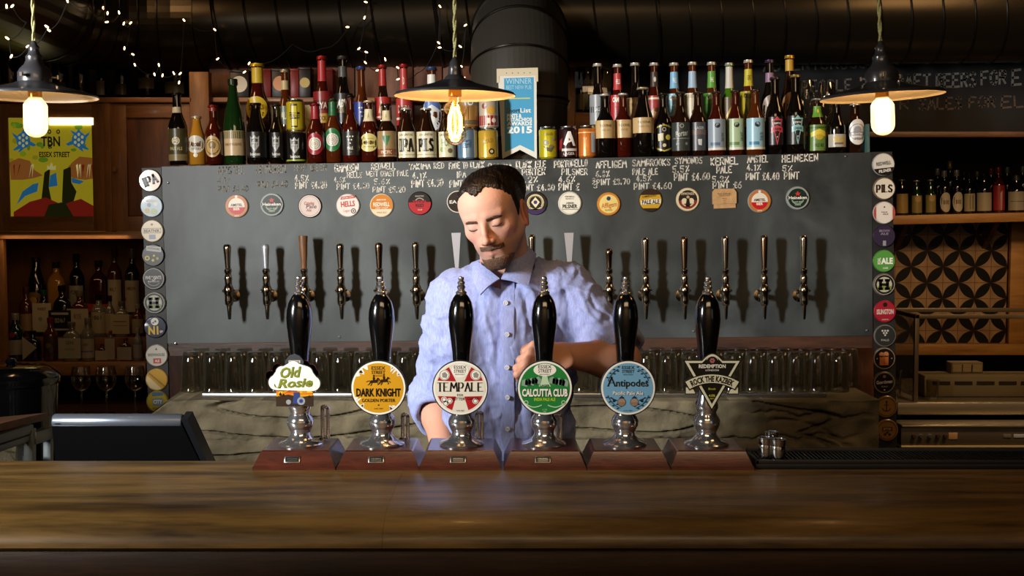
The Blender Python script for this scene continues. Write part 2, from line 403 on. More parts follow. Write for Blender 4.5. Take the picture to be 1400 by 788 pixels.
TRIMW = wood('dark_red_board', '#2a1710', '#4a2c1b', (1, 6, 6), 4, 0.5)
c0 = P(700, 480, YP); board = thing('tap_board', 'wide blackened steel tap board with chalked beer prices behind the barman', 'tap board', (0, YP, 0))
def bp(px, py, dy=0.0):
    q = P(px, py, YP); return (q.x, dy, q.z)
A = [bp(221, 228), bp(1192, 208.5), bp(1193, 459), bp(226, 470)]
b = MB(); b.hexa([Vector(q) for q in A], [Vector(q)+Vector((0, 0.006, 0)) for q in A], PAN); o = b.build('steel_sheet', board, fix=True)
B_ = [bp(226, 470.2), bp(1193, 459.2), bp(1193, 476), bp(226, 487)]
b = MB(); b.hexa([Vector(q)+Vector((0, 0.004, 0)) for q in B_], [Vector(q)+Vector((0, 0.03, 0)) for q in B_], TRIMW); b.build('lower_board', board, fix=True)
b = MB()   # the shelf the bottles stand on, behind the sheet's top edge
T0, T1 = P(215, 230, YP), P(1222, 210.5, YP)
SHZ = lambda x: T0.z+(T1.z-T0.z)*(x-T0.x)/(T1.x-T0.x)-0.006
SHD = 0.42
b.hexa([Vector((T0.x, 0.008, SHZ(T0.x)-0.03)), Vector((T1.x, 0.008, SHZ(T1.x)-0.03)), Vector((T1.x, SHD, SHZ(T1.x)-0.03)), Vector((T0.x, SHD, SHZ(T0.x)-0.03))],
       [Vector((T0.x, 0.008, SHZ(T0.x))), Vector((T1.x, 0.008, SHZ(T1.x))), Vector((T1.x, SHD, SHZ(T1.x))), Vector((T0.x, SHD, SHZ(T0.x)))], TRIMW)
b.build('bottle_shelf', board, fix=True)
b = MB(); q0, q1 = P(226, 487, 4.3), P(1193, 470, 4.3)
b.box(((q0.x+q1.x)/2, 0.33, 1.22), (q1.x-q0.x+0.05, 0.02, 1.04), wood('rear_boards', '#2b160e', '#593420', (4, 4, 1), 4, 0.5), bev=0.002)
b.build('rear_boarding', board)
for nm, (xt, xb3), ytop, ybot in (('left', (194, 203), 230, 566), ('right', (1191.5, 1197), 208, 612)):
    w = 29; Y_ = 0.0
    q = [bp(xt, ytop, -0.002), bp(xt+w-1, ytop-.5, -0.002), bp(xb3+w, ybot, -0.002), bp(xb3, ybot, -0.002)]
    if nm == 'left': q[1] = bp(220.5, ytop-.5, -0.002)
    b = MB(); b.hexa([Vector(k) for k in q], [Vector(k)+Vector((0, 0.012, 0)) for k in q], DKSTEEL); o = b.build('badge_strip', board, fix=True)
for px, py in ((240, 470), (462, 231), (464, 461), (948, 453), (1156, 214), (1185, 452), (560, 226), (230, 250)):
    b = MB(); q = P(px, py, YP); b.lathe([(0.0001, 0.004), (0.003, 0.0035), (0.004, 0.001), (0.0042, 0)], CHROME, (q.x, -0.0005, q.z), 10, Matrix.Rotation(PI/2, 3, 'X')); b.build('screw', board)

# chalk writing on the board
CH = mat('chalk', '#d9d2c4', 0.95, var=0.15, vscale=300); CHF = mat('rubbed_chalk', '#86837b', 0.95, var=0.3, vscale=200)
rc = random.Random(11)
CHALK = [
 [('AMSTEL', 298, 238, 37, 9, 1), ('4.1%', 298, 250, 16, 7, 1), ('PINT £4.40', 299, 262, 40, 7, 1)],
 [('HEINEKEN', 351, 237, 40, 9, 1), ('PINT £4.40', 352, 257, 41, 8, 1)],
 [('HOP BEER', 403, 234, 44, 8, 1), ('4.5%', 403, 248, 19, 8, 0), ('PINT £4.20', 404, 258, 43, 8.5, 0)],
 [('CAMDEN', 458, 235, 32, 10, 0), ('HELLS', 475, 243, 20, 7, 0), ('4.6%', 457, 249, 15, 6.5, 0), ('PINT £4.80', 461, 259, 44, 7.5, 0)],
 [('REDWELL', 508, 232, 33, 8, 0), ('WEST COAST PALE', 501, 241.5, 57, 7, 0), ('5.6%', 512, 252, 21, 7, 0), ('PINT £5.20', 510, 263, 44, 7.5, 0)],
 [('YAKIMA RED', 560, 232, 47, 7.5, 0), ('4.1%', 564, 244, 19, 8, 0), ('PINT £4.90', 563, 256, 43, 9, 0)],
 [('FADE TO BLACK', 614, 231, 48, 8, 0), ('IPA', 624, 243, 13, 8, 0), ('PINT £4.80', 615, 256, 44, 8.5, 0)],
 [('GAMMA', 668, 233, 32, 9, 0)],
 [('BLACK ISLE', 706, 230, 40, 9, 0), ('PORTER', 714, 240, 31, 9, 0), ('4.2%', 710, 250, 25, 8, 0), ('PINT £4.80', 711, 261, 47, 8, 0)],
 [('PORTOBELLO', 758, 229, 45, 8.5, 0), ('PILSNER', 768, 239, 35, 8, 0), ('4.6%', 764, 249, 22, 7.5, 0), ('PINT £', 764, 260, 28, 9, 0)],
 [('AFFLIGEM', 815, 230, 41, 9, 0), ('6.8%', 815, 242, 18, 8, 0), ('PINT £3.70', 816, 253, 45, 7.5, 0), ('2', 810, 248, 4, 4, 0), ('/', 809, 252, 6, 4, 0), ('3', 812, 257, 5, 5, 0)],
 [('SAMBROOKS', 865, 227, 51, 8.5, 0), ('PALE ALE', 865, 239, 34, 8, 0), ('4.5%', 870, 248, 20, 7, 0), ('PINT £4.60', 867, 259, 51, 8, 0)],
 [('SYMONDS', 923, 224, 37, 8, 0), ('5.5%', 920, 236, 22, 8.5, 0), ('PINT £4.60', 922, 247, 48, 9, 0)],
 [('KERNEL', 972, 226, 37, 9.5, 0), ('PALE', 980, 237, 20, 9, 0), ('5.3%', 974, 249, 22, 7.5, 0), ('PINT £6', 975, 257.5, 39, 8, 0)],
 [('AMSTEL', 1022, 222.5, 28, 8.5, 0), ('4.1%', 1021, 233, 19, 8, 0), ('PINT £4.40', 1020, 246, 45, 9, 0)],
 [('HEINEKEN', 1069, 222, 49, 9, 0), ('5%', 1070, 234, 13, 7.5, 0), ('PINT', 1072, 245, 20, 9, 0)]]
for grp in CHALK:
    b = MB()
    for t, x, y, w, h, fade in grp:
        k = mpp(YP); q = P(x, y, YP)
        b.strk(t, q.x, q.z, h*k, CHF if fade else CH, xz(-0.0012), w=w*k, thick=0.17, jitter=0.045, rnd=rc, slope=rc.uniform(0.0, 0.05))
    b.build('chalk_lettering', board)
# ================================================================== the six hand pumps
MAHOG = wood('mahogany', '#2c130b', '#55271a', (1.2, 6, 6), 9, 0.28, 0.5, False, 0.05)
BLKINK, WHT, CRM = ink('#0d0d0d'), ink('#ece8dc'), ink('#ddd3b4')
RIMD = mat('clip_edge', '#10181c', 0.35)
def pump(px, label, clip, plate, spout, handle_tip):
    X = P(px, 643, 2.285).x; t = thing('beer_pump', label, 'beer pump', (X, 2.36, 1.10), 'hand pumps along the bar')
    # mahogany base: moulded foot, sloping front and sides
    b = MB(); w, d = 0.0815, 0.078
    def ringq(hw, hf, hb, z): return [(-hw, -hf, z), (hw, -hf, z), (hw, hb, z), (-hw, hb, z)]
    rings = [ringq(w, d, d, 0), ringq(w, d, d, .006), ringq(w-.002, d-.002, d-.002, .0085), ringq(w-.0135, d-.0155, d-.008, .034), ringq(w-.0165, d-.019, d-.010, .0362)]
    v = [q for r in rings for q in r]; f = [(3, 2, 1, 0), (16, 17, 18, 19)]
    for i in range(4):
        for k in range(4): f.append((i*4+k, i*4+(k+1) % 4, i*4+4+(k+1) % 4, i*4+4+k))
    b.add(v, f, MAHOG); b.build('wooden_base', t, ang=20)
    if plate:
        b = MB(); R = Matrix.Rotation(math.radians(-29), 3, 'X'); c = (-0.004, -d+.0075, .0195)
        b.box(c, (0.031, 0.003, 0.0135), STEEL, R, 0.0008); b.box(Vector(c)+R @ Vector((0, -.0012, 0)), (0.027, 0.002, 0.010), BLACKMET, R)
        mpn = lambda u, vv: Vector(c)+R @ Vector((u, -.0024, vv)); b.text('ORIGINAL', 0, 0.0012, .0032, STEEL, mpn, w=.021); b.rect(-.010, -.0032, .010, -.0026, STEEL, mpn)
        b.build('name_plate', t)
    b = MB(); z = .036
    b.lathe([(.0001, z), (.0445, z), (.0455, z+.003), (.043, z+.006), (.030, z+.0105), (.021, z+.020), (.0195, z+.026), (.0225, z+.032), (.0265, z+.041), (.0275, z+.049), (.0245, z+.057), (.0205, z+.062), (.0195, z+.068), (.0225, z+.074), (.0235, z+.080), (.0205, z+.092), (.0175, z+.105), (.0160, z+.130), (.0165, z+.150)], CHROME, seg=32)
    b.build('chrome_column', t)
    b = MB(); z = .185
    b.lathe([(.0150, z), (.0165, z+.004), (.0172, z+.02), (.0185, z+.04), (.0222, z+.07), (.0252, z+.093), (.0262, z+.110), (.0250, z+.126), (.0212, z+.142), (.0160, z+.152), (.0118, z+.1575), (.0095, z+.159)], BLACKGLOSS, seg=32); b.build('black_handle', t)
    b = MB(); z = .343
    b.lathe([(.0105, z), (.0118, z+.003), (.0105, z+.0055), (.0078, z+.007), (.0066, z+.010), (.0088, z+.013), (.0088, z+.0155), (.0066, z+.018), (.0062, z+.019), (.0078, z+.022), (.0076, z+.0245), (.0056, z+.0265), (.0050, z+.028), (.0060, z+.031), (.0052, z+.0345), (.002, z+.0365)], CHROME, seg=20); b.build('finial', t)
    if spout:
        b = MB(); pts = []
        xo, h, wd = spout
        for k in range(6): pts.append((xo, .045, .037+h*k/6))
        for k in range(9): a = PI*k/8; pts.append((xo+wd/2-wd/2*math.cos(a), .045-.01*math.sin(a), .037+h+wd/2*math.sin(a)))
        for k in range(1, 7): pts.append((xo+wd, .045, .037+h-h*k/6*0.97))
        b.tube(pts, .0042, mat('spout_steel', '#d4d4d2', .25, .8), 10); b.lathe([(.0001, .0362), (.008, .0362), (.008, .041), (.005, .043)], CHROME, (xo, .045, 0), 12); b.build('spout', t)
    c = clip(t); return t

CY = -0.056           # distance of a clip in front of its column
FRONT = CY-0.0042
def disc(t, zc, r, face, inner=None, edge=RIMD):
    b = MB(); M = Matrix.Rotation(PI/2, 3, 'X')
    b.lathe([(.0001, .004), (r-.0012, .004), (r, .0028), (r, 0), (.0001, 0)], edge, (0, CY, zc), 56, M, caps=False)
    b.circ(0, zc, r-.0022, WHT, xz(FRONT-.0001), 56)
    b.circ(0, zc, r-.0058 if inner is None else inner, face, xz(FRONT-.0003), 56)
    b.box((0, (CY-.016)/2+.0005, zc-.012), (.012, abs(CY)-.018, .012), CHROME)
    return b.build('pump_clip', t)
L1, L2, L3, L4, L5 = (xz(FRONT-.0005), xz(FRONT-.0007), xz(FRONT-.0009), xz(FRONT-.0011), xz(FRONT-.0013))
def brewery(b, z, m, s=1.0, mp=None):
    for i, w_ in enumerate(('ESSEX', 'STREET')): b.text(w_, 0, z-i*.0095*s, .0078*s, m, mp or L3, w=.030*s, bold=.012)
    b.text('BREWERY', 0, z-.0175*s, .003*s, m, mp or L3, w=.024*s)
ZC = .161
def horse(b, x, z, s, m, mp, fl=1):
    q = lambda a: [(x+fl*u*s, z+v*s) for u, v in a]
    b.poly(q([(-.5, .05), (-.3, .22), (.1, .2), (.3, .3), (.42, .52), (.55, .5), (.72, .3), (.66, .24), (.5, .3), (.42, .1), (.36, -.08), (.05, -.12), (-.3, -.1)]), m, mp)
    for a in ([(-.45, .05), (-.32, -.05), (-.5, -.3), (-.72, -.42), (-.76, -.36), (-.6, -.26)], [(-.28, 0), (-.15, -.05), (-.22, -.3), (-.36, -.5), (-.42, -.46), (-.32, -.28)], [(.25, 0), (.38, 0), (.58, -.2), (.5, -.4), (.44, -.38), (.48, -.2)], [(.3, .05), (.4, .1), (.75, -.02), (.78, -.2), (.72, -.2), (.68, -.08)], [(-.48, .1), (-.45, .2), (-.85, .1), (-.95, -.05), (-.7, .05)]):
        b.poly(q(a), m, mp)
    b.poly(q([(-.1, .18), (.12, .18), (.14, .5), (.06, .66), (-.06, .66), (-.14, .45)]), m, mp); b.circ(x+fl*.0*s, z+.78*s, .1*s, m, mp, 10)
def clip_rosie(t):
    z0 = .172; b = MB(); sh = []
    W0 = mat('clip_board_edge', '#241f1c', 0.5)
    def cloud(g):
        pts = []
        for cx, cz, r, a0, a1 in ((-.036, .000, .0155, 115, 268), (.036, -.002, .0155, -88, 62), (.022, .018, .015, 10, 80), (-.002, .029, .014, 40, 140), (-.024, .020, .013, 78, 172)):
            for k in range(9):
                a = math.radians(a0+(a1-a0)*k/8); pts.append((cx+(r+g)*math.cos(a), z0+cz+(r+g)*math.sin(a)))
        return pts
    out = [(-.037, z0-.048), (.037, z0-.048), (.037, z0-.010), (-.037, z0-.010)]
    b.prism(out, CY-.004, CY, W0); b.prism(cloud(.0012), CY-.0045, CY, W0)
    RED = ink('#9c2320')
    for x, z, r in ((-.047, .013, .010), (-.033, .026, .011), (.020, .033, .011), (.033, .026, .010), (.041, .019, .007)):
        b.circ(x, z0+z, r, RED, xz(CY-.003), 18); b.prism([(x+r*math.cos(2*PI*k/14), z0+z+r*math.sin(2*PI*k/14)) for k in range(14)], CY-.003, CY, RED)
    b.prism([(x*.017, z0+.042+zz*.014) for x, zz in ((-1, -.9), (1, -.9), (1.1, 0), (.6, .8), (0, 1.05), (-.6, .8), (-1.1, 0))], CY-.004, CY, ink('#3a3e42'))
    b.box((0, (CY-.016)/2+.0005, z0-.012), (.012, abs(CY)-.018, .012), CHROME)
    c = b.build('pump_clip', t)
    b = MB()
    b.rect(-.0365, z0-.0475, .0365, z0-.012, ink('#c79416'), xz(CY-.0042)); b.rect(-.0365, z0-.024, .0365, z0-.012, ink('#d36a1c'), xz(CY-.0044))
    b.poly([(-.0365, z0-.028), (-.012, z0-.024), (.01, z0-.029), (.0365, z0-.026), (.0365, z0-.0475), (-.0365, z0-.0475)], ink('#33261a'), xz(CY-.0046))
    b.poly([(-.03, z0-.018), (-.012, z0-.016), (-.02, z0-.021), (-.035, z0-.022)], ink('#e0b52a'), xz(CY-.0047)); b.poly([(.004, z0-.017), (.03, z0-.014), (.036, z0-.02), (.012, z0-.021)], ink('#e0b52a'), xz(CY-.0047))
    BL, GR = ink('#2d3f78'), ink('#8d9096')   # the little tractor
    b.poly([(-.004, z0-.042), (.018, z0-.042), (.018, z0-.030), (.010, z0-.029), (.010, z0-.020), (-.002, z0-.020), (-.002, z0-.029)], BL, xz(CY-.0049)); b.ring(.013, z0-.037, .004, .008, GR, xz(CY-.0051), 18); b.circ(-.012, z0-.039, .005, GR, xz(CY-.0051), 14)
    for x, z, h in ((-.028, -.026, .008), (-.022, -.027, .006), (.029, -.03, .005)): b.poly([(x-.003, z0+z), (x+.003, z0+z), (x, z0+z+h)], ink('#1c140e'), xz(CY-.0048))
    b.poly(cloud(-.0005), WHT, xz(CY-.0052))
    OL, DK = ink('#76802a'), ink('#3d4a17')
    for m, o, k in ((DK, .0007, .0056), (OL, 0, .0058)):
        q = xz(CY-k)
        b.text('Old', -.007+o, z0+.021-o, .0205, m, q, w=.042, bold=.03, shear=.28, rot=.06); b.text('Rosie', .001+o, z0+.000-o, .0175, m, q, w=.069, bold=.03, shear=.28, rot=.05)
    b.tube([(-.040, CY-.0058, z0-.003), (-.038, CY-.0058, z0-.009), (-.031, CY-.0058, z0-.0105), (-.026, CY-.0058, z0-.006)], .0009, OL, 5)
    b.rect(-.011, z0+.039, .012, z0+.044, ink('#c9c6bd'), xz(CY-.0046)); b.text('WESTONS', 0, z0+.0415, .0032, ink('#222222'), xz(CY-.0049), w=.020, bold=.02)
    b.text('VINTAGE CLOUDY CIDER', 0, z0-.0185, .0032, ink('#8a3a12'), xz(CY-.0049), w=.05)
    b.build('lettering', c); return c
def clip_knight(t):
    c = disc(t, ZC, .0555, ink('#c9931c')); b = MB(); Wm = WHT; DK = ink('#2b1a10')
    rn = random.Random(5)
    for a0, n in ((2.35, 6), (.75, 5), (3.75, 4), (5.5, 3)):
        for k in range(n):
            a = a0+rn.uniform(-.25, .25); r0 = rn.uniform(.040, .047); th = rn.uniform(.04, .10)
            b.poly([(.0497*math.cos(a-th), ZC+.0497*math.sin(a-th)), (.0497*math.cos(a+th), ZC+.0497*math.sin(a+th)), (r0*math.cos(a+th*.3), ZC+r0*math.sin(a+th*.3)), ((r0-.002)*math.cos(a-th*.4), ZC+(r0-.002)*math.sin(a-th*.4))], Wm, L1)
    brewery(b, ZC+.040, ink('#4a3413'), .9)
    horse(b, -.009, ZC+.012, .0165, DK, L2, 1); horse(b, .011, ZC+.0135, .0165, DK, L3, 1)
    b.text('DARK KNIGHT', 0, ZC-.0085, .0155, BLKINK, L3, w=.088, bold=.035)
    b.text('GOLDEN PORTER', 0, ZC-.0245, .0068, DK, L3, w=.066, bold=.01); b.circ(0, ZC-.034, .0016, DK, L3, 8); b.text('4.8% ABV', 0, ZC-.041, .0028, DK, L3, w=.018)
    b.build('lettering', c); return c
def clip_tempale(t):
    c = disc(t, ZC, .0555, ink('#ddd8c8'), .0497); b = MB(); RED = ink('#a81f22')
    for sx in (-1, 1):
        for a0, a1 in ((18, 62), (-70, -20)):
            pts = [(sx*.047*math.cos(math.radians(a0+(a1-a0)*k/10)), ZC+.047*math.sin(math.radians(a0+(a1-a0)*k/10))) for k in range(11)]
            pts += [(sx*.008, ZC+(.013 if a0 > 0 else -.017))]
            b.poly(pts, RED, L1)
    for x, z in ((-.031, .026), (.031, .026)):
        b.circ(x, ZC+z, .0105, WHT, L2, 22); b.ring(x, ZC+z, .0088, .0096, BLKINK, L3, 22)
        b.poly([(x-.004, ZC+z-.005), (x+.004, ZC+z-.006), (x+.006, ZC+z+.001), (x+.001, ZC+z+.006), (x-.005, ZC+z+.003)], ink('#8b8b84'), L3)
    for x, z in ((-.029, -.031), (-.021, -.026), (-.032, -.023), (.03, -.026)): b.circ(x, ZC+z, .0058, WHT, L2, 12); b.ring(x, ZC+z, .0035, .0045, BLKINK, L3, 12)
    b.circ(0, ZC+.034, .017, WHT, L2, 24, .0135); brewery(b, ZC+.0415, ink('#1a1512'), .82)
    b.rect(-.0495, ZC-.009, .0495, ZC+.013, ink('#ddd8c8'), L1)
    b.strk('TEMPALE', 0, ZC+.002, .0165, BLKINK, L4, w=.090, thick=.17, thin=.07, serif=.11, center=True)
    b.text('ESX', 0, ZC-.014, .005, BLKINK, L3, w=.012); b.text('BITTER', -.003, ZC-.0215, .0058, BLKINK, L3, w=.024); b.text('Cask Ale', .025, ZC-.0205, .0055, BLKINK, L4, w=.022, shear=.3)
    b.text('4.4% ABV', 0, ZC-.045, .0028, BLKINK, L3, w=.016); b.build('lettering', c); return c
def clip_calcutta(t):
    c = disc(t, ZC, .0555, ink('#1f7a37')); b = MB(); DG, LG = ink('#0f3f20'), ink('#b9d3b0')
    for sx in (-1, 1):
        for k in range(5):
            x = sx*(.014+.0065*k); z = ZC+.014-.0012*k
            b.poly([(x-.006, z-.004), (x+.005, z-.007), (x+.007, z+.003), (x+.002, z+.009), (x-.005, z+.006)], ink('#254632') if k % 2 else ink('#86a08a'), L2)
        pts = [Vector((sx*(.006+.034*k/10), 0, ZC-.034-.006*math.sin(k/10*PI)+.004*k/10)) for k in range(11)]
        b.tube([(p.x, FRONT-.0006, p.z) for p in pts], .0012, LG, 4)
        b.ring(sx*.037, ZC-.029, .003, .0044, LG, L2, 12)
    for sx in (-1, 1): b.poly([(sx*.004, ZC+.027), (sx*.0075, ZC+.012), (sx*.012, ZC+.003), (0, ZC+.003), (0, ZC+.027)], LG, L1)
    b.circ(0, ZC+.036, .0225, WHT, L2, 26, .0125); brewery(b, ZC+.0425, ink('#1c2f22'), .88)
    b.text('LAGER', 0, ZC+.005, .004, BLKINK, L3, w=.018, bold=.02)
    b.text('CALCUTTA CLUB', .0008, ZC-.0098, .0150, DG, L3, w=.092, bold=.05); b.text('CALCUTTA CLUB', 0, ZC-.009, .0145, WHT, L4, w=.090, bold=.04)
    b.text('INDIA PALE ALE', 0, ZC-.0225, .0062, ink('#a8cf2f'), L3, w=.042, bold=.03); b.text('6.2%', 0, ZC-.043, .0032, LG, L3, w=.009); b.text('ABV', 0, ZC-.0475, .0024, LG, L3, w=.007)
    b.build('lettering', c); return c
def clip_antipodes(t):
    c = disc(t, ZC, .0555, ink('#6fa3c4')); b = MB(); DK, BR = ink('#1d3444'), ink('#a1876f')
    brewery(b, ZC+.041, DK, .82)
    rn = random.Random(9)
    for sx in (-1, 1):
        pts = []
        for k in range(13):
            a = math.radians(50+9*k); pts.append((sx*-.044*math.cos(a+PI/2+.35), FRONT-.0007, ZC+.044*math.sin(a-.15)))
        arc = [(sx*.0425*math.cos(math.radians(20+i*6)), FRONT-.0007, ZC+.0425*math.sin(math.radians(20+i*6))) for i in range(8)]
        b.tube(arc, .0007, DK, 4)
        arc2 = [(sx*.043*math.cos(math.radians(-20-i*7)), FRONT-.0007, ZC+.043*math.sin(math.radians(-20-i*7))) for i in range(8)]; b.tube(arc2, .0007, DK, 4)
        for i in range(16):
            a = math.radians((20 if i < 8 else -70)+(i % 8)*6.5); r = .0425+(.0035 if i % 2 else -.0035); x, z = sx*r*math.cos(a), ZC+r*math.sin(a)
            b.poly([(x-.003, z), (x, z-.0016), (x+.0034, z+.0004), (x, z+.002)], DK, L2)
        x = sx*.0125; z = ZC-.0285; b.circ(x, z, .0085, DK, L2, 16); b.circ(x, z, .0076, BR, L3, 16)
        for k in range(3): b.ring(x, z+.001, .002+.0022*k, .0026+.0022*k, ink('#6b5543'), L4, 14, PI*1.05, PI*1.95)
        b.poly([(x-.006, z+.008), (x+.006, z+.008), (x, z+.013)], DK, L3); b.poly([(x+sx*.008, z+.004), (x+sx*.02, z+.009), (x+sx*.016, z)], DK, L2)
    b.strk('A', -.040, ZC+.004, .0165, BLKINK, L4, w=.014, thick=.15, thin=.07, serif=.1); b.text('ntipodes', .008, ZC+.0105, .0145, BLKINK, L4, w=.064, bold=.012)
    b.text('Pacific Pale Ale', .0005, ZC-.0105, .0070, ink('#2d566f'), L3, w=.061, bold=.02); b.text('Pacific Pale Ale', 0, ZC-.010, .0070, WHT, L4, w=.060, bold=.015)
    b.text('4.1% ABV', 0, ZC-.045, .0028, DK, L3, w=.018); b.build('lettering', c); return c
def clip_shield(t):
    z0 = .176; b = MB(); EDG = mat('shield_edge', '#0c0c0c', 0.4); CRE = ink('#d8d6ba')
    def tri(g):
        pts = [(-.0585+g*1.9, z0+.041-g), (-.020, z0+.041-g)]
        pts += [(-.020+.040*k/10, z0+.041-g+.0135*math.sin(PI*k/10)) for k in range(1, 10)]
        return pts+[(.020, z0+.041-g), (.0585-g*1.9, z0+.041-g), (.0, z0-.0615+g*2.3)]
    b.prism(tri(0), CY-.004, CY, EDG); b.poly(tri(.0022), CRE, xz(CY-.0042)); b.poly(tri(.0062), ink('#0e0f0d'), xz(CY-.0044))
    def band(r0, r1, hw, y, m, yb):
        R = .085; a = hw; pts = [(R*0+(R+r1)*math.sin(q), z0-.090+(R+r1)*math.cos(q)) for q in [-a+2*a*k/14 for k in range(15)]]
        pts += [((R+r0)*math.sin(q), z0-.090+(R+r0)*math.cos(q)) for q in [a-2*a*k/14 for k in range(15)]]
        b.prism(pts, y, yb, m)
    for sx in (-1, 1): b.prism([(sx*.036, z0-.020), (sx*.053, z0-.012), (sx*.053, z0-.028), (sx*.030, z0-.028)], CY-.004, CY, EDG); b.poly([(sx*.037, z0-.018), (sx*.0515, z0-.0135), (sx*.0515, z0-.026), (sx*.033, z0-.026)], CRE, xz(CY-.0042))
    band(-.0015, .0190, .57, CY-.0055, EDG, CY); band(.0005, .0170, .545, CY-.0058, CRE, CY-.0054)
    b.box((0, (CY-.016)/2+.0005, z0-.012), (.012, abs(CY)-.018, .012), CHROME)
    c = b.build('pump_clip', t); b = MB()
    def arcmap(y): return lambda u, v: ((.094+v)*math.sin(u/.094), y, z0-.090+(.094+v)*math.cos(u/.094))
    b.text('ROCK THE KAZBEK', 0, -.0003, .0115, BLKINK, arcmap(CY-.0061), w=.088, bold=.04)
    b.text('REDEMPTION', 0, z0+.0285, .0072, WHT, xz(CY-.0047), w=.053, bold=.03); b.text('LONDON', 0, z0+.0205, .0034, WHT, xz(CY-.0047), w=.026, bold=.01)
    for k in range(6):
        a = k*PI/3; b.circ(.0032*math.cos(a), z0+.0395+.0032*math.sin(a), .0021, ink('#b36a6a'), xz(CY-.0047), 10)
    b.ring(0, z0+.0365, .0115, .0122, WHT, xz(CY-.0047), 18, .35, PI-.35)
    YL = ink('#c9c02e'); b.text('Blonde', 0, z0-.0165, .0042, YL, xz(CY-.0047), w=.014); b.text('4.0%', 0, z0-.030, .0046, YL, xz(CY-.0047), w=.013, bold=.02); b.text('ABV', 0, z0-.036, .0030, YL, xz(CY-.0047), w=.009)
    b.build('lettering', c); return c
pump(402, 'hand pump nearest the till with a cloud-shaped cider clip and tall steel spout', clip_rosie, True, (.038, .066, .011), 0)
pump(517, 'hand pump with a round gold clip of dark horsemen', clip_knight, True, (.038, .050, .010), 0)
pump(629, 'hand pump with a round red and white quartered clip, in front of the barman', clip_tempale, True, (.030, .054, .010), 0)
pump(745, 'hand pump with a round green clip, in front of the barman\'s reaching hand', clip_calcutta, True, (.026, .050, .010), 0)
pump(859, 'hand pump with a round pale blue clip of hop vines', clip_antipodes, False, None, 0)
pump(974, 'hand pump with a black triangular shield clip, beside the spirit measures', clip_shield, False, None, 0)

# ------------------------------------------------------------------ bar mat and spirit measures
X0, X1 = P(1033, 640, 2.29).x, 1.9
t = thing('bar_mat', 'long black ribbed rubber bar mat on the counter beside the hand pumps', 'bar mat', ((X0+X1)/2, 2.33, 1.10)); Lm = X1-X0
b = MB(); b.box((0, .01, .006), (Lm, .10, .012), BLACKRUB, bev=.003)
b.box((0, -.036, .014), (Lm, .008, .010), BLACKRUB, bev=.002); b.box((0, .056, .016), (Lm, .008, .016), BLACKRUB, bev=.002); b.box((-Lm/2+.004, .01, .014), (.008, .10, .010), BLACKRUB, bev=.002)
b.build('mat', t)
b = MB(); n = 170
for k in range(n): b.box((-Lm/2+.012+(Lm-.02)*k/n, .010, .0150), (.0035, .078, .0075), BLACKRUB)
b.build('rib', t)
MS = mat('measure_steel', '#c9c9cb', 0.16, 1.0)
for px, py, r, h, lab in ((1046, 629, .0135, .040, 'small steel spirit measure at the pump end of the bar mat'), (1063, 631, .0150, .037, 'wide steel spirit measure on the bar mat, frontmost of three'), (1055, 626, .0125, .046, 'tall steel spirit measure standing behind the other two on the bar mat')):
    Y_ = {1046: 2.315, 1063: 2.312, 1055: 2.345}[px]; q = P(px, py, Y_); zb = 1.1189
    t = thing('spirit_measure', lab, 'spirit measure', (q.x, Y_, zb), 'steel spirit measures')
    b = MB(); b.lathe([(.0001, 0), (r*.92, 0), (r, .002), (r*1.0, h*.62), (r*.96, h*.66), (r*1.02, h*.70), (r*1.05, h), (r*.98, h), (r*.94, h*.72), (.0001, h*.70)], MS, seg=24, caps=False); b.build('cup', t)
    b = MB(); b.lathe([(r*1.05, h-.0015), (r*1.10, h-.0005), (r*1.10, h+.0008), (r*1.0, h+.001)], MS, seg=24, caps=False); b.build('rolled_rim', t)
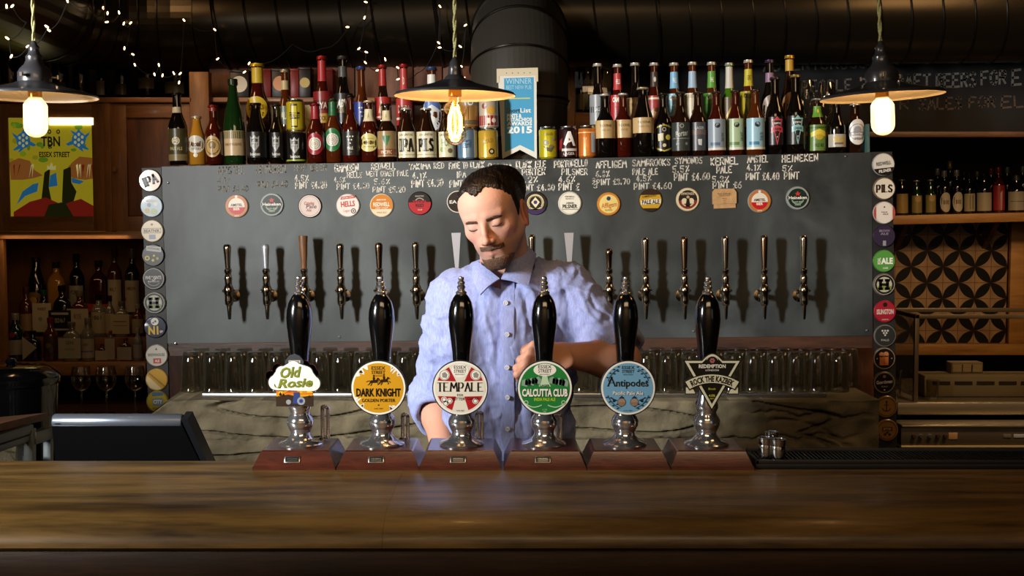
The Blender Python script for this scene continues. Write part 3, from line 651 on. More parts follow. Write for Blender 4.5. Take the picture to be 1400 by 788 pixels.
# ================================================================== wall taps and their badges
SW = ROLL
TAPN = mat('tap_chrome_warm', '#c8b79f', 0.14, 1.0)
HANW = mat('tap_handle_wood', '#6e4a2b', 0.4, var=0.3, vscale=20, stretch=(6, 6, 1)); HANB = mat('tap_handle_bronze', '#8f7358', 0.2, 1.0)
HANS = mat('tap_handle_steel', '#c9cdd6', 0.32, 0.75)
def tap(px, ytop, kind, label):
    base = P(px, 408, YP); X, Z = base.x, base.z; k = mpp(YP)
    t = thing('beer_tap', label, 'beer tap', (X, YP, Z), 'beer taps along the steel board', (0, ROLL, 0))
    D = -0.072
    b = MB(); My = Matrix.Rotation(PI/2, 3, 'X')
    b.lathe([(.0001, 0), (.022, 0), (.022, .004), (.012, .006), (.0095, .01), (.0095, .072)], TAPN, (0, 0, 0.01), 18, My); b.build('shank', t)
    b = MB()
    b.lathe([(.0001, -.020), (.010, -.020), (.0135, -.014), (.0145, 0), (.0135, .012), (.0150, .020), (.0175, .028), (.0175, .036), (.0140, .046), (.0110, .052), (.0125, .056), (.0115, .062), (.0135, .070), (.0120, .078), (.0090, .086), (.0125, .094), (.0125, .102), (.0085, .106), (.0001, .107)], TAPN, (0, D, 0), 20)
    b.tube([(-.021, D, .030), (.021, D, .030)], .0045, TAPN, 8); b.build('tap_body', t)
    b = MB(); b.lathe([(.0001, -.066), (.0048, -.066), (.0058, -.060), (.0085, -.022), (.0085, -.018)], TAPN, (0, D, 0), 16); b.build('nozzle', t)
    zt = (408-ytop)*k; b = MB()
    if kind == 'steel':
        pr = [(.0075, .104), (.010, .13), (.016, zt-.004), (.017, zt)]
        q = [(-.0055, .0045, .104), (.0055, .0045, .104), (.0155, .004, zt), (-.0155, .004, zt)]
        b.hexa([(x, D-y, z) for x, y, z in q], [(x, D+y, z) for x, y, z in q], HANS)
    elif kind == 'wood':
        b.lathe([(.0095, .104), (.0105, .125), (.013, .16), (.0155, zt-.004), (.0155, zt), (.0001, zt+.0008)], HANW, (0, D, 0), 10, caps=False)
    else:
        m = {'bronze': HANB, 'chrome': TAPN, 'bright': HANS}[kind]
        b.lathe([(.0085, .104), (.0095, .12), (.0112, .15), (.0132, zt-.016), (.0130, zt-.008), (.0100, zt-.002), (.004, zt), (.0001, zt+.0004)], m, (0, D, 0), 18, caps=False)
    b.build('handle', t, fix=True)
tp = [(320, 333, 'chrome'), (371, 333, 'bright'), (422, 322, 'wood'), (471, 332, 'chrome'), (523, 331, 'bronze'), (572, 330, 'chrome'), (627, 318, 'steel'), (728, 320, 'chrome'), (778, 318, 'steel'), (831, 339, 'bronze'), (880, 324, 'chrome'), (932, 323, 'bronze'), (987, 322, 'chrome'), (1039, 321, 'bronze'), (1092, 321, 'chrome')]
under = ['the copper-rimmed badge near the cupboards', 'the green badge next to the first tap', 'the pale pink scripted badge', 'the white badge with red lettering', 'the orange and cream badge', 'the black and red badge', 'the badge half behind the barman', 'the black cream-ringed emblem badge', 'the cream pilsner badge', 'the yellow badge', 'the gold flat-sided badge', 'the badge of dark figures', 'the brown paper badge', 'the copper-rimmed badge near the amber lamp', 'the last green badge of the board']
hk = {'chrome': 'chrome tap with a slim grooved handle', 'bright': 'chrome tap with a bright handle', 'wood': 'beer tap with a tall square wooden handle', 'bronze': 'beer tap with a bronze-tinted handle', 'steel': 'beer tap with a flared flat steel handle'}
for (px, yt, kd), u in zip(tp, under): tap(px, yt, kd, hk[kd]+' under '+u)

# ------------------------------------------------------------------ round badges
def badge(px, py, label, base, art, r=.040, Y=YP, edge='#1b1a19', dy=-0.0, rot=0.0, group='round beer badges in a row on the steel board', n=32):
    q = P(px, py, Y); t = thing('beer_badge', label, 'badge', (q.x, Y+dy, q.z), group, (0, ROLL+rot, 0))
    b = MB(); M = Matrix.Rotation(PI/2, 3, 'X')
    b.lathe([(r, 0), (r, .004), (r-.0025, .0065), (.0001, .0066)], mat('badge_edge_'+edge[1:], edge, 0.3, coat=.5), (0, 0, 0), n, M, caps=False)
    b.circ(0, 0, r-.0028, mat('badge_'+base[1:], base, .3, coat=.6), xz(-.0068), n); b.build('button', t)
    b = MB(); art(b, r); b.build('lettering', t)
    return t
Lb = [xz(-.0070-.0002*i) for i in range(6)]
def T(s, x, z, h, w, c, bold=.02, lv=3, shear=0, rot=0): return lambda b, r: b.text(s, x*r, z*r, h*r, ink(c), Lb[lv], w=w*r, bold=bold, shear=shear, rot=rot)
def K(s, x, z, h, w, c, th=.2, tn=.08, sf=.1, lv=3): return lambda b, r: b.strk(s, x*r, z*r, h*r, ink(c), Lb[lv], w=w*r, thick=th, thin=tn, serif=sf, center=True)
def RG(r0, r1, c, lv=1, a0=0, a1=2*PI): return lambda b, r: b.ring(0, 0, r0*r, r1*r, ink(c), Lb[lv], 32, a0, a1)
def CI(x, z, q, c, lv=2, ry=None): return lambda b, r: b.circ(x*r, z*r, q*r, ink(c), Lb[lv], 18, ry*r if ry else None)
def RC(x0, z0, x1, z1, c, lv=2): return lambda b, r: b.rect(x0*r, z0*r, x1*r, z1*r, ink(c), Lb[lv])
def PO(pts, c, lv=2): return lambda b, r: b.poly([(x*r, z*r) for x, z in pts], ink(c), Lb[lv])
def SEG(a0, a1, c, q=.9, lv=1): return lambda b, r: b.poly([(q*r*math.cos(math.radians(a0+(a1-a0)*k/16)), q*r*math.sin(math.radians(a0+(a1-a0)*k/16))) for k in range(17)], ink(c), Lb[lv])
def ALL(*fs):
    def g(b, r):
        for f in fs: f(b, r)
    return g
AMS = ALL(RG(.72, .93, '#b06a34'), CI(0, 0, .70, '#d9cfbd', 1), SEG(188, 352, '#b3161c', .70, 2), T('AMSTEL', 0, .10, .22, 1.0, '#1c1512', .03), T('BIER', 0, -.24, .2, .55, '#e7d9c0', .03), CI(0, .80, .12, '#d9cfbd', 2), T('1870', 0, -.82, .1, .4, '#e7d9c0'))
HEI = ALL(RG(.82, .95, '#8b8f8c'), CI(0, 0, .80, '#10251b', 1), PO([(0, .62+.0), (.08, .45), (.25, .44), (.12, .33), (.17, .16), (0, .26), (-.17, .16), (-.12, .33), (-.25, .44), (-.08, .45)], '#b8322b'), RC(-.88, -.07, .88, .17, '#0c0f0d', 2), T('Heineken', 0, .05, .26, 1.55, '#ece6d8', .02), RG(.45, .56, '#7d8f7b', 2, PI*1.1, PI*1.9), T('LAGER BEER', 0, -.32, .13, .8, '#9fae98'), T('PREMIUM', 0, -.58, .1, .5, '#9fae98'))
row = [
 (324, 282, 'round badge with copper rim, cream and red halves, first of the row by the strip', '#b06a34', AMS, '#8a8177'),
 (372, 280, 'dark green round badge with grey rim near the faded chalk writing', '#10251b', HEI, '#7c7f7d'),
 (424, 282, 'pale pink round badge with red and black script', '#d3c1b6', ALL(RG(.80, .84, '#a98c82'), T('Camden', -.05, .26, .30, .85, '#a8433f', .01, 3, .2), T('Pale', .12, -.02, .34, .9, '#5b3a37', .01, 3, .2), T('Ale', -.1, -.34, .24, .45, '#a8433f', .01, 3, .2)), '#332c29'),
 (476, 281, 'white round badge with big red lettering and a small wheel mark', '#e3d6cb', ALL(PO([(-.62, .50), (.62, .62), (.62, .86), (-.55, .74)], '#b8352c'), T('CAMDEN TOWN', 0, .68, .12, 1.0, '#e3d6cb', .02, 4, 0, .1), T('HELLS', 0, .14, .46, 1.2, '#bb3a31', .03, 3, 0, .08), T('Lager', -.1, -.42, .24, .6, '#c7756c', 0, 3, .2), RG(.0, .01, '#000000'), CI(.46, -.48, .22, '#2b2a28', 2), CI(.46, -.48, .15, '#cfc6b8', 3), CI(.46, -.48, .07, '#2b2a28', 4)), '#b9aca2'),
 (522, 281, 'round badge, orange above and cream below', '#c67a26', ALL(SEG(200, 340, '#dfc6a6', .93), T('REDWELL', 0, .10, .34, 1.4, '#eadbc2', .03), T('BREWING', 0, .48, .14, .8, '#eadbc2'), T('WEST COAST', 0, -.22, .12, 1.1, '#eadbc2'), T('PALE ALE', 0, -.60, .14, .8, '#a87b47')), '#d8c3a5'),
 (574, 278, 'round badge, black above and red below, by the barman\'s shoulder', '#171414', ALL(SEG(175, 365, '#a51a22', .95), T('MEANTIME', 0, .60, .14, .75, '#9a938c', .02), RG(.38, .46, '#9a938c', 2, .6, 2.5), T('YAKIMA', 0, .12, .26, 1.2, '#a51a22', .03), T('RED', 0, -.18, .26, .7, '#171414', .03), T('ALE', 0, -.55, .12, .4, '#d3a8a0')), '#141112'),
 (626, 276, 'dark round badge with pale rim half hidden behind the barman\'s head', '#211d1b', ALL(RG(.86, .95, '#b9b2a7'), T('EARL', -.1, 0, .28, 1.2, '#d8d2c6', .02)), '#3b3733'),
 (732, 278, 'black round badge with a cream emblem ring by the barman\'s ear', '#18141a', ALL(SEG(210, 330, '#33224f', .96), CI(0, .05, .72, '#c9bc8f', 1), CI(0, .05, .54, '#1a1614', 2), PO([(0, .52), (.36, .08), (0, -.40), (-.36, .08)], '#d6cba2', 3), CI(0, .08, .16, '#3b2e6a', 4), RG(.60, .64, '#5b4d2a', 2), PO([(-.5, -.30), (0, -.52), (.5, -.30), (.4, -.18), (0, -.38), (-.4, -.18)], '#1a1614', 4)), '#1a171b'),
 (779, 278, 'cream round badge reading pilsner in black', '#d7d1bf', ALL(RG(.88, .91, '#a29b87'), T('PORTOBELLO', 0, .56, .13, .8, '#6d675a'), T('BREWING CO', 0, .38, .10, .7, '#8a8473'), T('LONDON', 0, .02, .15, .62, '#35312a', .02), T('PILSNER', 0, -.26, .32, 1.25, '#1c1a17', .03), RC(-.7, -.55, .7, -.51, '#4c473c')), '#bdb6a4'),
 (832, 279, 'yellow round badge with an orange edge and a small dark crest', '#d8b24a', ALL(RG(.80, .95, '#c67a2e'), CI(0, -.02, .80, '#e0c878', 1), CI(0, .46, .18, '#2d3558', 2), T('Affligem', .02, -.08, .42, 1.35, '#c0702a', .02, 3, .12, .12), T('BLONDE', 0, -.52, .13, .6, '#8a5a20')), '#a8732a'),
 (889, 274, 'gold flat-sided badge with a dark brown top', '#c79a24', ALL(SEG(28, 152, '#2a1a10', .97), CI(0, .74, .2, '#2a1a10', 2), RG(.12, .17, '#d8c9a0', 3), T('SAMBROOKS', -.1, .36, .18, 1.2, '#2a1a10', .01, 3, 0, .1), PO([(-.82, -.36), (.86, -.30), (.86, .10), (-.82, .02)], '#e7e0cc', 2), T('PALE ALE', .02, -.13, .34, 1.5, '#14100c', .04, 3, 0, .03), SEG(225, 315, '#241a14', .95)), '#3a2a1b'),
 (940, 273, 'cream-rimmed round badge with dark figures and red ribbon', '#d8c6a2', ALL(CI(0, 0, .80, '#1d1613', 1), SEG(185, 355, '#7c2a1e', .80, 2), T('SYMONDS', 0, .50, .20, 1.1, '#d8c6a2', .02), CI(-.30, -.12, .24, '#d8c6a2', 3), CI(.28, -.12, .24, '#d8c6a2', 3), PO([(-.1, .1), (.12, .1), (.2, -.6), (-.2, -.6)], '#14100e', 4), CI(.01, .2, .13, '#b99e78', 4), RG(.52, .6, '#d8c6a2', 4, PI*1.15, PI*1.85)), '#c9b48c'),
 None,
 (1038, 275, 'round badge with copper rim, cream and red halves, second badge from the row\'s lamp end', '#b06a34', AMS, '#8a8177'),
 (1090, 271, 'dark green round badge with grey rim, nearest the amber hanging lamp', '#10251b', HEI, '#7c7f7d')]
for r_ in row:
    if r_: badge(r_[0], r_[1], r_[2], r_[3], r_[4], edge=r_[5])
q = P(990, 272, YP); KR = mat('kraft_paper', '#b68d5e', 0.8, var=.12, vscale=60)
t = thing('beer_badge', 'brown paper badge with clipped corners and typed lettering', 'badge', (q.x, YP, q.z), 'round beer badges in a row on the steel board', (0, ROLL, 0))
b = MB(); s = .040
b.prism([(-1.02*s, -.45*s), (1.02*s, -.40*s), (1.02*s, .55*s), (.80*s, .85*s), (-.80*s, .85*s), (-1.02*s, .6*s)], -.008, -.001, KR); b.prism([(-.9*s, -.82*s), (.95*s, -.78*s), (.95*s, -.3*s), (-.9*s, -.35*s)], -.005, -.0005, KR); b.build('paper_board', t)
b = MB(); DB = ink('#3d2c1c')
for tx, z, h, w in (('THE KERNEL', .42, .16, 1.2), ('BREWERY LONDON', .26, .09, .9), ('PALE', .02, .12, .35), ('ALE', -.14, .10, .25), ('5.3%', -.36, .08, .25)): b.text(tx, 0, z*s, h*s, DB, xz(-.0083), w=w*s)
b.build('lettering', t)

# badges on the two dark strips
GL, GR_ = 'badges down the strip beside the cupboards', 'badges down the strip beside the tiled wall'
RS = .0385
strip = [
 (206, 247, 'cream badge reading IPA in black at the top of the cupboard-side strip', '#cdb79c', ALL(K('IPA', .0, 0, .72, 1.25, '#17110d', .3, .12, .12)), '#3a2b20', GL, .35),
 (208, 282, 'pale blue mottled badge below the IPA badge', '#8fa6b5', ALL(*[CI(x, z, q, c) for x, z, q, c in ((-.4, -.4, .22, '#b7a04d'), (.2, -.5, .3, '#9eae7a'), (.4, .2, .2, '#c3ced2'), (-.2, .1, .18, '#6f8796'))], T('WHITE', 0, .45, .24, 1.0, '#cbb9a5', .02)), '#5a6670', GL, 0),
 (209, 316, 'cream badge with a boxed dark word and blue foot', '#cdbf9f', ALL(RC(-.8, -.2, .8, .26, '#5a5347'), RC(-.76, -.16, .76, .22, '#cdbf9f', 3), T('BEATNIK', 0, .03, .26, 1.4, '#2d2820', .03, 4), RC(-.28, -.72, .28, -.32, '#7f88a6'), CI(0, .58, .1, '#8a4d3a')), '#8d8370', GL, 0),
 (210, 349, 'black badge with a grey name tag and yellow marks', '#22201e', ALL(PO([(-.55, .42), (.75, .25), (.75, .72), (-.55, .85)], '#9f9d97'), T('SOUTHWARK', .1, .58, .18, 1.1, '#22201e', .02, 3, 0, -.12), RG(.0, .02, '#000000'), CI(-.5, -.25, .22, '#b5a83a'), CI(-.5, -.25, .11, '#22201e', 3), CI(.1, -.05, .1, '#b5a83a'), CI(.4, -.3, .12, '#8d8b3e'), CI(0, -.45, .12, '#b5a83a')), '#1a1918', GL, 0),
 (211, 381, 'black badge with white ring and curved white lettering', '#191918', ALL(RG(.86, .92, '#8e8c86'), T('FIVE POINTS', 0, .10, .28, 1.4, '#b9b7b0', .03), T('BREWING CO', 0, -.25, .14, 1.0, '#b9b7b0'), RG(.12, .18, '#b9b7b0', 3), RG(.6, .64, '#8e8c86', 2, PI*1.2, PI*1.8)), '#3a3937', GL, 0),
 (212, 414, 'grey-ringed badge with a heavy dark letter H beside the cupboards', '#a7a795', ALL(RG(.68, .94, '#23221f'), RG(.86, .9, '#a7a795', 2), RC(-.6, -.5, .6, -.12, '#7c8154'), K('H', 0, 0, .75, .70, '#151512', .36, .3, .2)), '#55544f', GL, 0),
 (213, 447, 'navy badge with yellow N1 and a white ball', '#171a33', ALL(CI(0, .48, .34, '#c9c8c0'), CI(.05, .5, .1, '#51515a', 3), CI(-.14, .38, .08, '#51515a', 3), T('N1', -.15, -.28, .70, .9, '#b99a2c', .05), T('SP', .55, -.42, .2, .3, '#c9c8c0')), '#141528', GL, 0),
 (215, 486, 'white badge with grey lettering and red foot', '#b9b5aa', ALL(T('BREWHOUSE', 0, .08, .26, 1.5, '#6a6660', .02), RC(-.3, -.7, .4, -.25, '#a8453f'), T('ALE', .05, -.47, .22, .4, '#d8d2c6', .02), PO([(-.1, .5), (.1, .5), (0, .72)], '#4f4b46')), '#7d786f', GL, 0),
 (215, 519, 'gold badge with a pale diagonal stripe', '#b98f34', ALL(PO([(-.93, -.05), (-.80, .40), (.45, -.83), (.0, -.93), (-.6, -.72)], '#cdb98a'), PO([(-.70, .55), (-.6, .68), (.75, -.55), (.65, -.66)], '#8a6a26')), '#a8873f', GL, 0),
 (216, 549, 'yellow badge with blue label lettering above the till', '#b3a232', ALL(PO([(-.45, .5), (.55, .55), (.55, .85), (-.4, .85)], '#4f6f8f'), RC(-.4, -.35, .5, .3, '#6f8aa0'), T('CITY', .05, 0, .34, .8, '#d9e0dd', .04), T('BLONDE', 0, -.6, .16, .8, '#5a4f17'), RG(.86, .93, '#8f8128')), '#8f8128', GL, 0),
 (1207, 225, 'white badge with a slanting black foot at the top of the tile-side strip', '#c9c5bb', ALL(SEG(205, 345, '#14110f', .95), T('REDWELL', 0, .10, .32, 1.3, '#4a4742', .02, 3, 0, .12), T('PILSNER', .1, -.55, .26, 1.1, '#d6d2c8', .03, 3, .2, .14)), '#8f8b83', GR_, 0),
 (1208, 258, 'cream badge reading PILS in dark brown', '#d3cab8', ALL(K('PILS', 0, 0, .60, 1.35, '#3a2a1b', .26, .1, .1), RG(.9, .95, '#6c5a45')), '#6c5a45', GR_, 0),
 (1208, 291, 'white badge with red curved side bands', '#cfc6bb', ALL(SEG(140, 220, '#a8483f', .95), SEG(-40, 40, '#a8483f', .95), CI(0, 0, .72, '#d6cec4', 2, .95), T('PALE', 0, .05, .13, .5, '#3a3330', .02), T('ALE', .1, -.12, .13, .5, '#3a3330', .02), CI(0, .5, .07, '#3a3330', 3), RG(.0, .01, '#000000')), '#9d8f85', GR_, 0),
 (1208, 323, 'dark purple badge with small pale lettering', '#2b1a33', ALL(T('BROWN', 0, .48, .2, .9, '#8b7f90', .02), T('ALE', 0, .22, .2, .7, '#8b7f90', .02), RC(-.14, -.85, .14, -.4, '#8b8a8c')), '#221528', GR_, 0),
 (1208, 357, 'bright green badge reading ALE in white', '#4f8f38', ALL(T('REAL', -.48, .02, .28, .6, '#d8dcc8', .03, 3, 0, PI/2), T('ALE', .22, .02, .52, 1.05, '#e4e6d6', .05), T('CASK', .1, -.62, .16, .5, '#e4e6d6', .02)), '#3d6f2b', GR_, 0),
 (1208, 389, 'pale badge with a heavy dark letter H beside the tiled wall', '#b3ad98', ALL(RG(.68, .94, '#1d1b18'), RG(.86, .9, '#b3ad98', 2), RC(-.6, -.5, .6, -.12, '#79893c'), K('H', 0, 0, .75, .70, '#15120f', .36, .3, .2)), '#5f5a4f', GR_, 0),
 (1209, 426, 'red badge with white lettering and a black hole at its top', '#9a1f2c', ALL(CI(0, .62, .2, '#1d1512'), T('ISLINGTON', 0, 0, .42, 1.5, '#d2b5aa', .04), T('LONDON N1', 0, -.7, .12, .6, '#d2b5aa')), '#7a1823', GR_, 0),
 (1209, 459, 'dark grey badge with a triangle of white dots', '#2f2e2c', ALL(*[CI(x, z, .085, '#c8c4ba') for x, z in ((-.24, .45), (0, .45), (.24, .45), (-.12, .25), (.12, .25), (0, .06))], T('PALE', 0, -.38, .18, .7, '#a5a198', .02), RG(.9, .95, '#6a6862')), '#55534e', GR_, 0),
 (1208, 490, 'black badge with an orange beer mug', '#17110d', ALL(RG(.88, .94, '#8d7a66'), RC(-.42, -.6, .36, .25, '#a8602c'), CI(-.25, .35, .22, '#b5764a'), CI(.15, .38, .24, '#b5764a'), RC(-.04, -.55, .02, .2, '#7d431c', 3), RG(.0, .01, '#000000'), CI(-.65, 0, .05, '#b9ad9c'), CI(.65, 0, .05, '#b9ad9c')), '#6a5b4c', GR_, 0),
 (1208, 523, 'black badge with pale scroll lettering', '#15110e', ALL(RG(.84, .92, '#6f6357'), T('Guardsman', 0, .08, .30, 1.45, '#aaa096', .03, 3, .15, .08), T('STOUT', 0, -.35, .14, .6, '#8a8177'), CI(0, .55, .14, '#7d5a48'), CI(0, -.65, .07, '#aaa096')), '#4d443b', GR_, 0),
 (1211, 556, 'bronze badge with an anchor at the ledge corner', '#7d5a2b', ALL(RG(.78, .84, '#3a2a16'), RC(-.04, -.4, .04, .4, '#2d2010'), RC(-.2, .12, .2, .18, '#2d2010'), RG(.34, .42, '#2d2010', 2, PI*1.1, PI*1.9), CI(0, .46, .09, '#2d2010')), '#5d431f', GR_, 0),
 (1212, 588, 'bronze badge with a worn crest, lowest of the tile-side strip', '#7a5729', ALL(RG(.78, .84, '#3a2a16'), RC(-.45, -.05, .45, .3, '#35260f'), T('BITTER', 0, .12, .2, .7, '#a8834a', .02), CI(-.2, -.35, .12, '#2d2010'), CI(.2, -.38, .12, '#2d2010'), CI(0, -.2, .1, '#2d2010')), '#5d431f', GR_, 0)]
for px, py, lab, base, art, edge, g, rot in strip: badge(px, py, lab, base, art, RS, YP, edge, -.0021, -rot, g, 28)
# ================================================================== ducts, lamps, fairy lights
RISM = mat('grey_black_riser', '#3d3932', 0.45, 0.3, bump=.03, bscale=20)
DUCT = mat('black_duct_metal', '#2b261d', 0.30, 0.8, bump=0.04, bscale=12)
def sweep(pts, r, m, seg=48, name='duct', par=None, seam=None, seamr=.005):
    b = MB(); b.tube(pts, r, m, seg, caps=True)
    return b.build(name, par, ang=30)
zD = P(400, 97, 4.75).z+0.20; RD = .20
slope = math.tan(math.radians(0.6))
Xe, re = -1.33, .42; Yd = 4.75
duct = thing('ventilation_duct', 'fat black spiral ventilation duct with a grey riser elbow behind the award banner', 'duct', (0, Yd, zD))
pz = lambda x: (x-Xe)*slope
b = MB(); b.tube([(Xe+.1, 0, pz(Xe+.1)), (0.6, 0, pz(.6)), (3.6, 0, pz(3.6))], RD, DUCT, 56, caps=False); b.build('straight_duct', duct)
el = [(Xe+.1, 0, 0)]+[(Xe-re*math.sin(a), -re+re*math.cos(a), 0) for a in [k*PI/2/5 for k in range(6)]]+[(Xe-re, -re-1.9, 0)]
b = MB(); b.tube(el, RD+.004, DUCT, 56); b.build('elbow', duct, ang=5)
SEAM = mat('duct_seam', '#1e1b17', 0.3, 0.8)
def ringat(c, ax, R, r=.006, m=SEAM, nm='seam', par=None, loc=(0, 0, 0)):
    ax = Vector(ax).normalized(); u = ax.orthogonal().normalized(); w = ax.cross(u)
    b = MB(); b.tube([Vector(c)+(u*math.cos(2*PI*k/48)+w*math.sin(2*PI*k/48))*R for k in range(48)], r, m, 6, closed=True); return b.build(nm, par, loc)
for k in range(1, 6):
    a = (k-.5)*PI/2/5; ringat((Xe-re*math.sin(a), -re+re*math.cos(a), 0), (-math.cos(a), -math.sin(a), 0), RD+.006, .005, par=duct)
for k in range(36):
    x = -1.15+k*.122
    if abs(x-.03) < .2: continue
    ringat((x, 0, pz(x)), (1, 0, slope+.12), RD+.001, .0045 if k % 7 else .008, par=duct)
for x in (-1.02, -.2, 1.3):
    b = MB(); b.box((x, 0, RD+.10), (.02, .003, .24), BLACKMET); b.build('hanger_strap', duct)
# riser behind the award banner, bending back into the duct
Yr, Rr = 4.36, .178
xr_ = P(710, 150, Yr).x
RO = (xr_, Yr-Yd, 1.79-zD)     # the riser is one piece of ductwork with the main run
zb = 2.02-1.79; RB = .30
cl = [(0, 0, -.05), (0, 0, .06), (0, 0, zb)]
v = []
b = MB(); b.tube([(0, 0, .004), (0, 0, zb)], Rr, RISM, 56); b.build('riser_pipe', duct, RO)
el = [(0, RB-RB*math.cos(a), zb+RB*math.sin(a)) for a in [k*PI/2/4 for k in range(5)]]
b = MB(); b.tube([(0, 0, zb-.01)]+el+[(0, RB+.03, zb+RB)], Rr+.003, RISM, 56); b.build('riser_elbow', duct, RO, ang=5)
for k in range(4):
    a = (k+.0)*PI/2/4+.02; ringat((0, RB-RB*math.cos(a), zb+RB*math.sin(a)), (0, math.sin(a), math.cos(a)), Rr+.005, .0045, par=duct, loc=RO)
ringat((0, 0, .09), (0, 0, 1), Rr+.003, .009, par=duct, loc=RO)

# ------------------------------------------------------------------ pendant lamps
SHD_ = mat('dark_enamel', '#28282b', 0.3, 0.0, coat=.4); SHI = mat('cream_enamel', '#e6d9c4', 0.45); CORD = mat('twisted_fabric_cord', '#8a8a5c', 0.8, var=.4, vscale=300)
BRASS = mat('brass', '#b98b3f', 0.25, 1.0)
GLB = thin_glass('bulb_glass', '#fff1d6', 1.0, .03)
GLF = thin_glass('frosted_bulb_glass', '#fff0d8', 1.0, .06, frost=.35)
FIL = mat('glowing_filament', '#ffc873', 0.5, emit=22.0); GLOW = mat('glowing_mantle', '#ffdfa6', 0.5, emit=9.0)
def pendant(px, py, Y, sag, neck, bl, label, power, twist=0.0, tilt=0.0, frosted=True):
    q = P(px, py, Y); t = thing('pendant_lamp', label, 'pendant lamp', q, 'pendant lamps over the bar', (0, tilt, 0)); R = .122
    prf = [(R, 0), (R*.985, .003), (R*.8, .009), (R*.55, .0165), (R*.36, .023), (R*.27, .028)]
    b = MB(); b.lathe([(R+.001, -.0015), (R+.0015, .001)]+[(r, z+.0014) for r, z in prf], SHD_, seg=48, caps=False); sh = b.build('lamp_shade', t)
    b = MB(); b.lathe([(R+.001, -.0015)]+prf+[(.0001, .0285)], SHI, seg=48, caps=False); b.build('shade_lining', sh)
    b = MB()
    if neck == 'gallery':
        b.lathe([(R*.27, .029), (.033, .030), (.033, .047), (.028, .056), (.020, .064), (.0165, .072), (.017, .080), (.012, .086), (.010, .094), (.0115, .099), (.006, .106), (.004, .112)], SHD_, seg=28)
        for a in (.3, 2.4, 4.5): b.tube([(.03*math.cos(a), .03*math.sin(a), .040), (.044*math.cos(a), .044*math.sin(a), .040)], .0028, CHROME, 8); b.lathe([(.0001, -.004), (.0035, -.004), (.0035, .004), (.0001, .004)], CHROME, (.044*math.cos(a), .044*math.sin(a), .040), 8, caps=False)
    else:
        b.lathe([(R*.27, .028), (.024, .030), (.020, .036), (.0145, .041), (.0130, .052), (.0135, .056), (.0115, .060), (.0110, .066), (.006, .073), (.003, .078)], SHD_, seg=24)
    b.build('lamp_cap', t)
    ztop = .110 if neck == 'gallery' else .076
    b = MB(); H = 2.95-q.z; n = int((H-ztop)/.012)
    for ph in (0, PI):
        b.tube([(.0022*math.cos(ph+k*1.1), .0022*math.sin(ph+k*1.1), ztop+(H-ztop)*k/n) for k in range(n+1)], .0024, CORD, 6)
    b.build('cord', t)
    b = MB(); b.lathe([(.0001, -.002), (.0135, -.002), (.0135, .012), (.016, .027), (.0001, .027)], BRASS, seg=20, caps=False); b.build('lamp_holder', t)
    b = MB(); r = .0235; h0 = -.004 if frosted else -.012
    pr = [(.0125, h0+.010), (.013, h0), (r*.8, h0-.006), (r, h0-.014), (r, h0-bl+r*.9)]
    pr += [(r*math.cos(a), h0-bl+r*.9-r*.95*math.sin(a)) for a in [k*PI/2/6 for k in range(1, 6)]]+[(.0001, h0-bl-r*.05)]
    b.lathe(pr, GLF if frosted else GLB, seg=28, caps=False); bulb = b.build('bulb', t)
    if frosted:
        b = MB(); b.lathe([(.0001, h0-.004), (.012, h0-.008), (.0135, h0-.02), (.0135, h0-bl+.022), (.010, h0-bl+.012), (.0001, h0-bl+.008)], GLOW, seg=20, caps=False); b.build('filament', bulb)
    else:
        b = MB()
        for k in range(8):
            a = 2*PI*k/8; b.tube([(.004*math.cos(a), .004*math.sin(a), h0-.012), (.013*math.cos(a), .013*math.sin(a), h0-.03), (.0135*math.cos(a+.1), .0135*math.sin(a+.1), h0-bl+.03), (.006*math.cos(a+.1), .006*math.sin(a+.1), h0-bl+.014)], .0016, FIL, 6)
        b.lathe([(.0001, h0+.002), (.004, h0), (.003, h0-bl+.03), (.0001, h0-bl+.026)], BRASS, seg=10, caps=False); b.build('filament', bulb)
    l = bpy.data.lights.new('bulb_light', 'POINT'); l.energy = power; l.color = (1.0, .60, .26); l.shadow_soft_size = .018
    o = bpy.data.objects.new('bulb_light', l); COL.objects.link(o); o.location = (0, 0, h0-bl*.5); o.parent = t
pendant(48, 132, 2.4, 0, 'gallery', .078, 'grey enamel pendant lamp with glowing frosted bulb over the till', 2.2)
pendant(622, 130.5, 2.4, 0, 'slim', .088, 'slim-necked dark pendant lamp with a clear filament bulb above the barman', 2.2, frosted=False)
pendant(1206, 132, 2.4, 0, 'gallery', .074, 'dark pendant lamp with amber-lined shade in front of the chalkboard', 6.0, tilt=math.radians(-3))

# ------------------------------------------------------------------ fairy lights
FL = mat('fairy_glow', '#ffd49a', 0.5, emit=6.0); WIRE = mat('dark_wire', '#15120d', 0.6)
fp = [(-30, 8), (9, 10), (16, 9), (35, 30), (11, 53), (15, 78), (37, 64), (65, 37), (66, 41), (92, 0), (120, 8), (141, 10), (147, 19), (147, 30), (163, 18), (169, 33), (178, 32), (170, 67), (181, 74), (184, 88), (211, 101), (217, 88), (222, 104), (238, 101), (247, 100), (245, 112), (251, 27), (293, 40), (297, 81), (335, 98), (341, 86), (400, 60), (440, 66), (476, 37), (498, 25), (501, 3), (490, 67), (500, 71), (499, 85), (517, 96), (527, 82), (543, 92), (545, 108), (570, 100), (599, 58), (601, 8), (602, 65), (630, 64), (637, 34), (631, 91), (634, 108)]
YF = 4.50
def fpos(x, y):
    Y = YF
    if x < 130: Y = 3.5
    elif x < 175: Y = 4.05+max(0, x)/175*.40
    return P(x, y, Y)
t = thing('fairy_lights', 'string of tiny warm fairy lights draped over the black duct', 'string lights', (0, YF, 2.2))
o0 = Vector((0, YF, 2.2)); rf = random.Random(4)
b = MB(); pts = []
